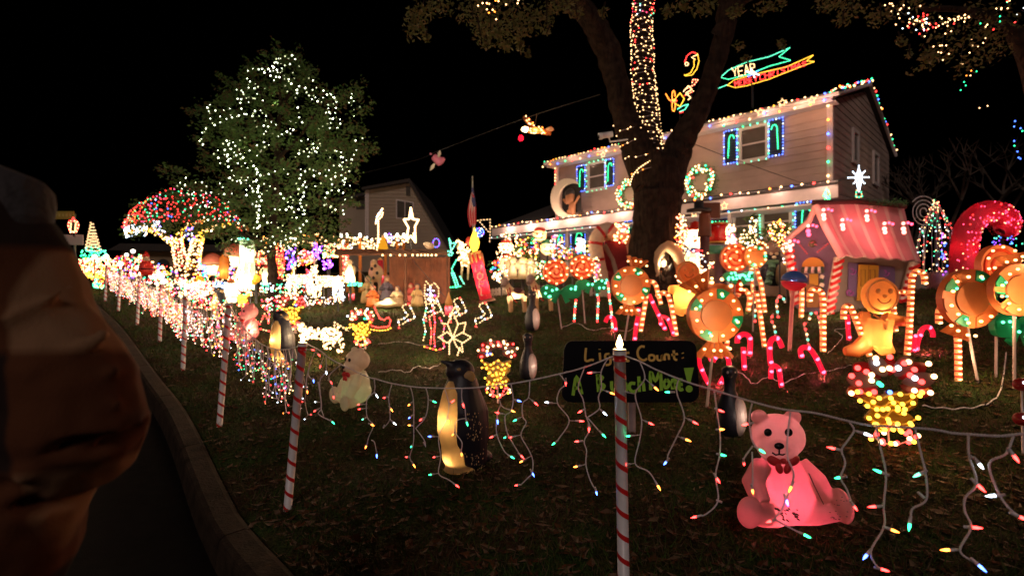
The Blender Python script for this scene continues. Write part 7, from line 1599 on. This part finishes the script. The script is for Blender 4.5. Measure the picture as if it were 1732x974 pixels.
# lights up in the branches at the top right, and top left
def branchlights(label, segs, Y, foliage=True):
    rt = empty('branch_lights', at(segs[0][0][0][0], segs[0][0][0][1], Y), label, 'light string'); b = MB(); w = MB()
    for pts, n, cs, j in segs:
        P = [at(x, y, Y) for x, y in pts]; L = sum((c-a).length for a, c in zip(P[:-1], P[1:])); w.tube(P, .004, black_pl, 3)
        for p in walk(P, L/n): b.bulb(p+Vector((R.gauss(0,j),R.gauss(0,.1),R.gauss(0,j))), .0135, B(R.choice(cs), .8))
    b.build('bulb', rt, world=True, kind='stuff'); w.build('wire', rt, world=True)
branchlights('white and red lights strung through branches at the top right', [([(1502,8),(1518,18),(1534,27)],12,'w',.02),([(1540,32),(1560,42),(1575,50)],40,'wwrrcw',.05),([(1575,38),(1600,40),(1612,32),(1645,24)],26,'wwrw',.03),([(1596,60),(1592,85),(1588,108)],12,'w',.03),([(1682,22),(1700,12),(1715,-2)],8,'wwrg',.05),([(1668,42),(1700,44)],7,'wrgw',.05)], 8)
branchlights('sparse white lights hanging down at the right like a drooping string', [([(1632,70),(1626,92),(1626,115)],4,'w',.03),([(1655,76),(1664,72)],3,'w',.02),([(1650,120),(1626,135),(1624,152)],6,'wog',.04),([(1658,182),(1662,183)],1,'w',.01),([(1728,18),(1735,22)],2,'c',.02)], 9)
branchlights('cluster of white lights in the leaves at the top left of the big tree', [([(816,2),(830,8),(842,12)],16,'wwwo',.04),([(858,6),(876,-2)],4,'w',.03)], 6.6)
mb_ = MB(); rr = random.Random(77); rt = empty('tree', at(1600,480,8.5), 'dim leafy branches hanging in at the top right behind the string lights', 'tree'); rt.location.z = G(rt.location.x, 8.5)
for cx_, cy_, rx, ry in ((1530,10,30,14),(1560,30,20,22),(1590,60,18,30),(1600,95,22,18),(1650,60,34,40),(1660,20,40,20),(1700,50,30,40),(1640,110,18,20),(1675,95,24,20),(1560,115,10,12)): leafclump(mb_, at(cx_,cy_,8.6), (rx*8.6/F,.4,ry*8.6/F), int(rx*ry*.12+20), .04, [leafg, leafo], rr)
mb_.build('crown', rt, world=True, kind='stuff'); m = MB(); m.tube(smooth([Vector((9.6,8.7,G(9.6,8.7))), at(1760,200,8.7), at(1720,60,8.6), at(1640,20,8.6), at(1560,15,8.5)],5), [.2]*6+[.14]*5+[.08]*5+[.05]*4+[.03], bark, 8); m.build('trunk', rt, world=True)

# ---------------------------------------------------------------- extension cords lying in the grass
def cord(label, pts, r=.0035):
    P = []
    for x, y in pts:
        w0 = hit(x, y); P.append(w0+Vector((0,0,.018)))
    rt = empty('extension_cord', P[0], label, 'cord', 'pale extension cords lying in the grass'); P = smooth(P, 8)
    MB().tube([p+Vector((0,0,.006*math.sin(i*1.3))) for i, p in enumerate(P)], r, wirew, 5).build('cord', rt, world=True)
cord('pale cord looping over the grass right of the sitting white bear', [(640,632),(670,628),(690,632),(705,622),(725,625),(745,618)])
cord('pale cord below the orange lollipops running to the left peppermint', [(950,556),(975,548),(1000,560),(1030,556),(1060,562),(1080,550)])
cord('cord snaking from the pink canes to the lollipop pole', [(1240,625),(1262,640),(1275,652),(1300,640),(1325,650),(1360,636),(1410,628),(1440,620)])
cord('cord curving in the dark grass right of the largest fan figure', [(1560,690),(1610,695),(1660,690),(1688,672),(1697,640),(1702,600)],.005)
cord('cord lying left of the glowing fan figures by the white star', [(640,584),(680,580),(720,586),(750,575)])
cord('short cord loops beside the tall warm cane', [(1400,600),(1415,585),(1425,570),(1412,560),(1440,556)])
# red and white edge ornaments at the right frame edge
f = Fig('round_ornament','red and white round ornament light cut by the right edge, upper one','ornament',1732,770,'red and white ornaments at the right edge'); 
for nm_, y in (('ball',650),('ball',708)): m = MB(); m.ell(f.P(1728,y),(13*f.s,11*f.s,11*f.s),fan_r,14,9); m.build(nm_, f.root); b = MB(); [b.ell(f.P(1722+k*4,y-5+3*(k%2),-11*f.s),3*f.s,B('c',.6),6,4) for k in range(3)]; b.build('bulb', f.root, kind='stuff')
f.root['label'] = 'pair of red and white lit balls on a stake cut by the right frame edge'; MB().tube([f.P(1728,640), f.P(1730,775)], .006, pale_st, 5).build('stake', f.root)
LK = 1.3
# ---------------------------------------------------------------- the crowded far left of the yard
def mass(name, label, cat, poly, n, cs, Y, r=1.7, spread=.35, f_=1., group=None, stand=True, lampw=0, par=None, lc=(1,.7,.42)):
    cx_ = sum(p[0] for p in poly)/len(poly); by = max(p[1] for p in poly); q_ = Y/F
    rt = par or empty(name, Vector((at(cx_,by,Y).x, Y, G(at(cx_,by,Y).x, Y))), label, cat, group); b = MB()
    for x, y in rnd_in(poly, n): b.bulb(at(x, y, Y+R.uniform(-spread,spread)), r*q_*R.uniform(.75,1.2), B(R.choice(cs), f_))
    b.build('bulb', rt, world=True, kind='stuff')
    if stand: MB().tube([at(cx_, by-2, Y+.05), Vector((at(cx_,by,Y).x, Y+.05, rt.location.z-.03))], .02, stake_m, 5).build('stake', rt, world=True)
    if lampw: lamp(rt, at(cx_, by-8, Y-.5)-rt.location, lc, lampw)
    return rt
def solid(name, label, cat, x, by, Y, parts, lampw=2., group=None, lc=(1,.78,.5)):
    """parts: (name, kind, px geometry, material); lathe profiles are in pixels up from (x,by)"""
    f = Fig(name, label, cat, x, by, group, Y=Y); f.root.location.z = min(f.root.location.z, max(G(f.root.location.x, Y), f.root.location.z-.6)); q = f.s; base = at(x, by, Y)-f.root.location
    for nm, kd, geo, mt in parts:
        m = MB()
        if kd == 'lathe': m.lathe([(a*q, b_*q) for a, b_ in geo], mt, 16, c=base)
        elif kd == 'ell': [m.ell(base+Vector((g[0]*q,0,g[1]*q)), (g[2]*q,g[2]*q*.8,g[3]*q), mt, 12, 8) for g in geo]
        elif kd == 'tube': m.tube([base+Vector((g[0]*q,0,g[1]*q)) for g in geo[1]], geo[0]*q, mt, 8)
        m.build(nm, f.root)
    MB().tube([base+Vector((0,.03,2*q)), Vector((0,.03,-.05))], .03, stake_m, 6).build('stand', f.root)
    if lampw: lamp(f.root, base+Vector((0,-.02,12*q)), lc, lampw); lamp(f.root, base+Vector((0,-.7,14*q)), lc, lampw*.8)
    return f, base
# signs and lamp by the street
sg_ = empty('street_sign', at(126,505,13.5), 'street pole with a yellow green name blade above a blank pale panel, beside the jacket', 'sign'); sg_.location.z = G(sg_.location.x,13.5)
S3 = lambda x, y, d=0: at(x,y,13.5)+Vector((0,d,0)); MB().tube([Vector((sg_.location.x,13.5,sg_.location.z-.1)), S3(126,362)], .03, mat('pole_green',(.06,.08,.07),.6), 8).build('pole', sg_, world=True)
MB().box(S3(109,364.5,-.05), (38*13.5/F,.02,13*13.5/F), mat('sign_olive',(.30,.22,.03),.5)).build('name_blade', sg_, world=True)
MB().box(S3(125,406,-.06), (38*13.5/F,.02,17*13.5/F), mat('sign_pale',(.48,.40,.36),.5)).build('panel', sg_, world=True)
m = MB(); lam_ = mat('sign_letter',(.42,.34,.10),.5)
for k in range(5): m.box(S3(98+k*6,364.5,-.063), (.05,.004,.08), lam_)
m.build('lettering', sg_, world=True, kind='stuff')
sky('lantern_light','lantern shaped outline of warm and red lights standing above the pale sign panel',[([(118,374),(116,381),(120,393),(130,393),(134,381),(131,374),(118,374)],'rw'),([(121,378),(120,390)],'w'),([(129,378),(128,390)],'w'),([(122,374),(125,368),(128,374)],'r'),([(121,392),(128,392)],'w')],13.4,2.6,1.4,.6,[(125,393,125,400)])
P = []
for k in range(76): t = k/75; P.append((158-2*t+(14-12*t)*math.cos(k*.72), 422-46*t+(4-3*t)*math.sin(k*.72)))
ropefig('spiral_tree_light','white spiral cone tree of rope light above the green lit bush at the far left','tree light',(157,470),[(P,'w')],2.6,1.35,1.0,Y=15,fz=at(157,425,15).z-.9)
mass('lit_shrub','bush covered in green lights below the spiral tree at far left','shrub',[(140,420),(165,414),(180,425),(182,442),(150,446),(132,440)],110,'gtgt',14.8,1.5,lampw=3,lc=(.2,1,.5))
mass('ground_lights','yellow and white lights massed at the far left beyond the last post','light string',[(132,440),(160,434),(195,440),(200,468),(160,470),(140,464)],330,'wwwwyrow',14.2,1.55,stand=False,lampw=8)
mass('ground_lights','low heap of yellow lights at the far left end of the kerb','light string',[(140,460),(172,463),(178,472),(150,472)],60,'y',13.6,1.5,stand=False)
mass('ground_lights','small cluster of green lights between the two farthest posts','light string',[(157,472),(176,472),(176,488),(158,486)],55,'ggtor',12.6,1.5,stand=False)
mass('ground_lights','band of red, white and coloured lights left of the wrapped tree','light string',[(190,435),(240,430),(262,445),(300,455),(300,478),(250,475),(195,468)],420,'wwrrwgrowbp',14,1.4,.8,lampw=9,stand=False)
mass('ground_lights','tangle of coloured lights right of the wrapped tree stems','light string',[(335,445),(405,440),(405,472),(350,482),(322,480)],230,'wwrrgpwbow',13.4,1.4,.8,lampw=7,stand=False)
mass('ground_lights','dense pinkish white lights lying behind the fence between the middle posts','light string',[(240,478),(300,470),(345,476),(350,505),(310,505),(270,492)],330,'wwwwkrwgc',11.4,1.4,.8,lampw=8,stand=False)
mass('ground_lights','bright white light mass in front of the wrapped tree','light string',[(322,478),(362,476),(362,496),(340,502),(320,494)],170,'wwwwrk',10.6,1.6,.4,lampw=6,stand=False)
mass('ground_lights','row of blue white lights left of the striped lantern pot','light string',[(360,477),(384,478),(384,487),(362,488)],45,'ccbc',11,1.5,.2,stand=False)
mass('ground_lights','red and white lights around the feet of the small penguins','light string',[(285,500),(345,498),(392,510),(392,535),(330,520)],150,'wwrrkgw',9.2,1.4,.4,lampw=3,stand=False)
for i, (x, y, r_) in enumerate(((160,434,3.4),(180,434,3.6),(204,446,4),(225,425,3.4),(214,431,3),(233,453,4),(257,467,4.4),(272,467,5.0),(316,485,4.4))):
    f = Fig('globe_light', ['leftmost small white globe light at the far left','second white globe light from the far left','white globe light standing lower, left of the santa','white globe light high above the coloured band','small white globe light just left of the highest one','white globe light directly left of the santa','white globe light below the santa','brightest white globe light beside the yellow arch','white globe light at the top of the fence post beside the small penguin'][i], 'globe light', x, 470, 'white globe lights at the left', Y=13.5 if i < 8 else 9.5)
    b_ = at(x, y, f.Y)-f.root.location; MB().ell(b_, r_*f.s, glow('globe_white',(1,.88,.7),4.5), 12, 8).build('globe', f.root); MB().tube([b_, Vector((0,0,-.3))], .015, stake_m, 5).build('stake', f.root)
redsuit = bm_mat('santa_red',(.85,.06,.04),.45); bellow = bm_mat('box_yellow',(.85,.36,.02),.4); beige = bm_mat('mush_cream',(.95,.62,.38),.55); pinkc = bm_mat('mush_pink',(.9,.3,.2),.5); orangec = bm_mat('column_orange',(.65,.24,.04),.45); houseg = bm_mat('tower_green',(.62,.75,.5),.5); snowm = MATS['snow_white']
solid('santa_figure','red santa figure with white beard standing among lights at the left','santa figure',247,466,13.2,[('body','lathe',[(9,0),(11,8),(10,18),(6,25)],redsuit),('beard','ell',[(0,27,6,5)],snowm),('head','ell',[(0,31,4.5,4)],ivory),('hat','lathe',[(5.5,32),(4,36),(1,41)],redsuit),('belt','lathe',[(11.2,10),(11.2,12)],eye_m)],3)
for i, (x, y, k) in enumerate(((360,466,1.0),(398,452,1.05))):
    solid('mushroom_lamp', ['glowing mushroom lamp with pink cap left of the orange column','glowing mushroom lamp with pink cap touching the pale lighthouse'][i], 'mushroom lamp', x, y, 12.5, [('cap','lathe',[(17*k,22*k),(16*k,27*k),(10*k,34*k),(3*k,38*k)],pinkc),('brim','lathe',[(14*k,17*k),(18*k,20*k),(16*k,24*k)],beige),('stem','lathe',[(6*k,0),(7*k,10*k),(10*k,18*k)],beige)],7,'glowing mushroom lamps')
solid('column_figure','amber orange glowing column between the two mushroom lamps','column lamp',379,472,12.4,[('column','lathe',[(7,0),(7.5,15),(7,34),(3,42)],orangec)],2.5)
f, b0_ = solid('lighthouse','pale green lit lighthouse tower with an amber finial, tallest thing at the left','lighthouse model',418,490,11.6,[('tower','lathe',[(15,0),(13,20),(11.5,50),(11.5,82)],houseg),('gallery','lathe',[(13,80),(13,84)],snowm),('finial','lathe',[(2.5,86),(3.5,92),(2,96),(2.4,103),(.5,108)],orangec)],9,lc=(1,.95,.75))
lamp(f.root, b0_+Vector((0,-.03,60*f.s)), (.95,1,.75), 8); b = MB(); [b.ell(b0_+Vector((13*math.cos(a)*f.s,-13*abs(math.sin(a))*f.s,85*f.s)),2*f.s,B('t'),6,4) for a in [k*.5 for k in range(7)]]; b.build('bulb', f.root, kind='stuff')
mass('light_ladder','leaning bright white ladder of lights below the lighthouse','light figure',[(392,490),(402,452),(412,440),(414,450),(404,492)],110,'wwwcw',11.3,1.7,.1,lampw=7)
mass('light_post','thin white post of lights right of the lighthouse base','light figure',[(420,445),(424,445),(425,490),(421,490)],26,'w',11.2,1.5,.05)
f, b0_ = solid('lantern_pot','brilliant white stacked pot lantern with amber bands in front of the ladder','lantern',391,512,9.8,[('pot','lathe',[(7,0),(9,4),(8,8),(10,11),(9,15),(11,19),(10,24),(11,28),(9,33)],glow('pot_white',(1,.82,.58),2.2)),('lid','lathe',[(7,34),(5,37),(1,39)],orangec),('band','lathe',[(9.6,9),(9.6,10)],orangec)],7)
solid('gold_box','pair of golden yellow glowing boxes at the foot of the wrapped tree','gift box',333,482,12.6,[('box','ell',[(-5,4,6,5),(5,8,7,8)],bellow)],2.5); solid('gold_box','yellow glowing lump beside the lighthouse foot','gift box',432,480,11.4,[('box','ell',[(-2,3,5,5),(3,9,6,7)],bellow)],2.0)
ropefig('arch_light','small yellow arch of lights right of the santa','arch light',(282,482),[(arc(279,472,10,14,0,180,10),'y'),(arc(279,472,6,9,0,180,8),'yg')],3,1.5,.8,Y=13)
mass('light_column','teal and blue column of lights right of the wrapped stems','light string',[(334,440),(345,444),(352,460),(350,472),(340,458)],50,'ttgbp',12.8,1.5,.1)
mass('star_figure','red and white lit figure with raised arms behind the lighthouse','light figure',[(436,446),(436,430),(446,438),(455,428),(464,432),(462,446)],75,'rrwwr',12.2,1.6,.1)
solid('gift_figure','pale green and white glowing box with a red tie, right of the lighthouse','gift box',454,482,11.8,[('box','ell',[(0,14,11,16)],houseg),('tie','lathe',[(3,28),(6,32),(1,34)],redsuit)],5)
mass('light_pole','tall thin pole wound with red lights','light pole',[(468,408),(478,404),(482,440),(478,470),(471,470),(466,440)],120,'rrro',12.2,1.25,.12)
mass('purple_lights','left cloud of purple lights beyond the white deer','light string',[(482,424),(500,418),(503,452),(486,456)],60,'pppbpc',13,1.6,.4); mass('purple_lights','taller column of purple lights above the right white deer','light string',[(524,398),(536,410),(546,415),(540,438),(530,432)],55,'pppbp',13,1.6,.3)
mass('purple_lights','purple ball of lights on the back of the right white deer','light string',[(545,442),(556,438),(564,446),(558,456),(547,455)],50,'ppvp',12,1.6,.2)
mass('stack_figure','pink and yellow lit stack figure between the purple clouds','light figure',[(503,430),(515,422),(532,428),(532,446),(505,450)],110,'rrvvywo',12.4,1.6,.15,lampw=3); mass('snowman_light','white and green lit snowman with red arms above the purple ball','light figure',[(547,436),(545,425),(552,414),(562,414),(566,425),(572,436)],90,'wwggwrr',12.6,1.5,.1)
mass('light_pole','column of red lights left of the glowing angel by the stable','light pole',[(572,414),(590,418),(590,440),(586,470),(580,470),(580,440)],120,'rrrw',12.0,1.5,.15)
def bigdeer(label, x, y, mx, sc=1.):
    PX = lambda a, b_: (x+a*mx*sc, y-b_*sc); Y = 10.8
    rt = mass('deer_light', label, 'light figure', [PX(-24,20),PX(-26,36),PX(16,38),PX(20,50),PX(30,54),PX(28,44),PX(24,30),PX(20,18),PX(-10,18)], 190, 'wwwwqc', Y, 1.4, .16, 1.0, 'white glowing standing light deer', lampw=9)
    for k, (a, b_) in enumerate(((-22,-22),(-12,-12),(12,14),(20,21))): mass('x', '', '', [PX(a,20),PX(a+5,20),PX(b_+4,0),PX(b_,0)], 34, 'www', Y+(.15 if k % 2 else -.15), 1.35, .05, par=rt, stand=False)
    b = MB(); P = [at(*PX(26,50),Y), at(*PX(24,62),Y), at(*PX(16,70),Y)]; b.tube(P, .012, rope_w, 5); b.build('antler', rt, world=True)
    m = MB(); m.ell(at(*PX(-2,28),Y)+Vector((0,.12,0)), (22*sc*Y/F,.12,9*sc*Y/F), halo, 14, 9); m.build('body', rt, world=True); lamp(rt, at(*PX(-2,28),Y-.2)-rt.location, (1,.8,.5), 2)
bigdeer('left one of two white glowing deer under the green tree',508,499,1,.95); bigdeer('right one of two white glowing deer under the green tree',556,503,-1,.98)
mass('pink_post_light','thin pink and red post of lights between the two white deer','light pole',[(517,455),(526,455),(527,495),(519,495)],70,'rkkw',10.6,1.4,.1)
mass('beaded_figure','cool white beaded figure at the right deer hind legs','light figure',[(562,478),(572,470),(582,480),(583,512),(572,500),(566,512),(561,500)],110,'ccwcc',10.2,1.3,.1)
solid('angel_figure','bright glowing white angel between the red column and the stable','angel',592,478,11.6,[('robe','lathe',[(9,0),(8,12),(6,24),(3,30)],halo),('head','ell',[(0,34,4.5,5)],halo),('wing','ell',[(-6,20,4,9),(6,20,4,9)],halo)],7)
mass('ground_lights','green lit garland on the grass between the angel and the stable','light string',[(584,474),(612,478),(612,484),(586,483)],40,'ttg',11.2,1.5,.2,stand=False,lampw=1.5,lc=(.2,1,.5))
mass('ground_lights','teal and white lights on the ground under the white deer','light string',[(440,478),(520,480),(545,492),(500,498),(440,494)],130,'ttwgcr',11,1.4,.5,stand=False)
mass('ground_lights','row of white bulbs strung behind the stable roof','light string',[(560,400),(600,402),(690,398),(692,414),(640,420),(560,424)],200,'wwwwwc',14,1.5,.6,stand=False,lampw=7)
mass('ground_lights','white and red lights between the lighthouse and the deer','light string',[(428,420),(470,425),(500,450),(500,476),(430,470)],170,'wwrwoywg',12.8,1.3,.6,stand=False,lampw=6)
mass('ground_lights','white bulbs under the green crown above the deer','light string',[(440,400),(540,395),(580,410),(575,432),(500,425),(440,425)],120,'wwwwo',13.4,1.5,.5,stand=False,lampw=5)
ropefig('wreath_light','small violet ring of lights on the stable roof end, right of the star','wreath light',(738,432),[(arc(738,411,5.5,7.5,0,360,12),'pb')],2.8,1.2,.7,Y=13,fz=at(738,421,13).z); ropefig('wreath_light','small violet ring of lights left of the white star','wreath light',(659,432),[(arc(659,403,4,8,0,360,12),'ppc')],2.8,1.2,.7,Y=13,fz=at(659,415,13).z)
f = Fig('roof_dog','pale dog shaped lump lying on the right end of the stable roof','ornament',727,423,None,Y=SYr); m = MB(); m.ell(f.P(727,416),(8*f.s,5*f.s,6*f.s),mat('dog_pale',(.6,.45,.3),.7)); m.ell(f.P(721,413),(5*f.s,4*f.s,4*f.s),MATS['dog_pale']); blob('body', m, 1.3*f.s, f.root)
for x, lab in ((577,'leftmost of the amber candle posts behind the stable'),(587,'second of the amber candle posts behind the stable'),(609,'third amber candle post, behind the left stable roof'),(652,'amber candle post just right of the yellow cone'),(672,'amber candle post left of the white star'),(683,'amber candle post touching the left leg of the white star')):
    f = Fig('candle_post', lab, 'candle', x, 432, 'amber candle posts behind the stable', Y=13.8); f.root.location.z = G(f.root.location.x, 13.8); b_ = at(x,402,13.8)-f.root.location
    MB().tube([Vector((0,0,-.03)), b_], .045, orangec, 8).build('post', f.root); MB().ell(b_+Vector((0,0,.06)), (.045,.045,.07), glow('globe_white',(1,.88,.7),4.5), 8, 6).build('flame_bulb', f.root)
chain = MB(); rt = empty('chain_edging', hit(465,500), 'low white looped edging on the grass in front of the deer', 'edging')
for k in range(11): c = hit(428+k*7, 501-.2*k)+Vector((0,0,.05)); chain.tube([c+Vector((.045*math.cos(a),0,.045*math.sin(a))) for a in [j*.7 for j in range(9)]], .008, pic, 5, closed=True)
chain.build('loop', rt, world=True, kind='stuff')

# further crowding round the porch: small lit shrubs and bulbs
lightbush('warm lights spilling over the bust left of the lollipops', [(838,428),(848,395),(868,390),(884,400),(880,440),(845,446)], 60, 'wwwweq', 12.9, 1.6, green=False)
lightbush('pinkish lights between the lantern head and the red lantern', [(930,395),(950,400),(962,430),(935,440)], 60, 'wqrobq', 13.1, 1.5, green=False)
lightbush('white lights on the shrub behind the right lollipop stick', [(905,445),(920,440),(930,470),(905,478)], 50, 'wwqeg', 11.8, 1.5)
lightbush('lights on the ground along the wing wall by the kite frame', [(830,462),(860,455),(866,474),(836,480)], 60, 'wwqec', 12.6, 1.5, green=False)
lightbush('red and warm lights hugging the sack and giant cane', [(1002,440),(1012,430),(1018,470),(1004,480)], 40, 'wrwk', 10.2, 1.5, green=False)
lightbush('white and coloured string low behind the snowman', [(1160,425),(1200,420),(1212,450),(1165,470)], 60, 'wwqrc', 11.2, 1.5, green=False)
lightbush('string of warm lights over the shrub right of the ball lollipop', [(1322,395),(1338,392),(1340,440),(1326,450)], 60, 'wwoqr', 11.0, 1.6, green=False)
for nm_ in ('street_asphalt','kerb_concrete','lawn_soil','board_black','plaid_jacket','bark','grass_green','grass_olive','leaf_brown','leaf_dark'):
    MATS[nm_].node_tree.nodes['Principled BSDF'].inputs['Specular IOR Level'].default_value = .08     # matt, dusty surfaces
mass('ground_lights','pink and white lights on the grass between the small pink bear and the fan light','light string',[(440,505),(470,500),(478,525),(445,530)],60,'qwrkqg',10.2,1.3,.3,stand=False,lampw=2)
mass('ground_lights','white and red lights scattered below the two glowing deer','light string',[(500,500),(580,504),(575,516),(505,516)],70,'qwrqcw',10.2,1.25,.3,stand=False,lampw=2)
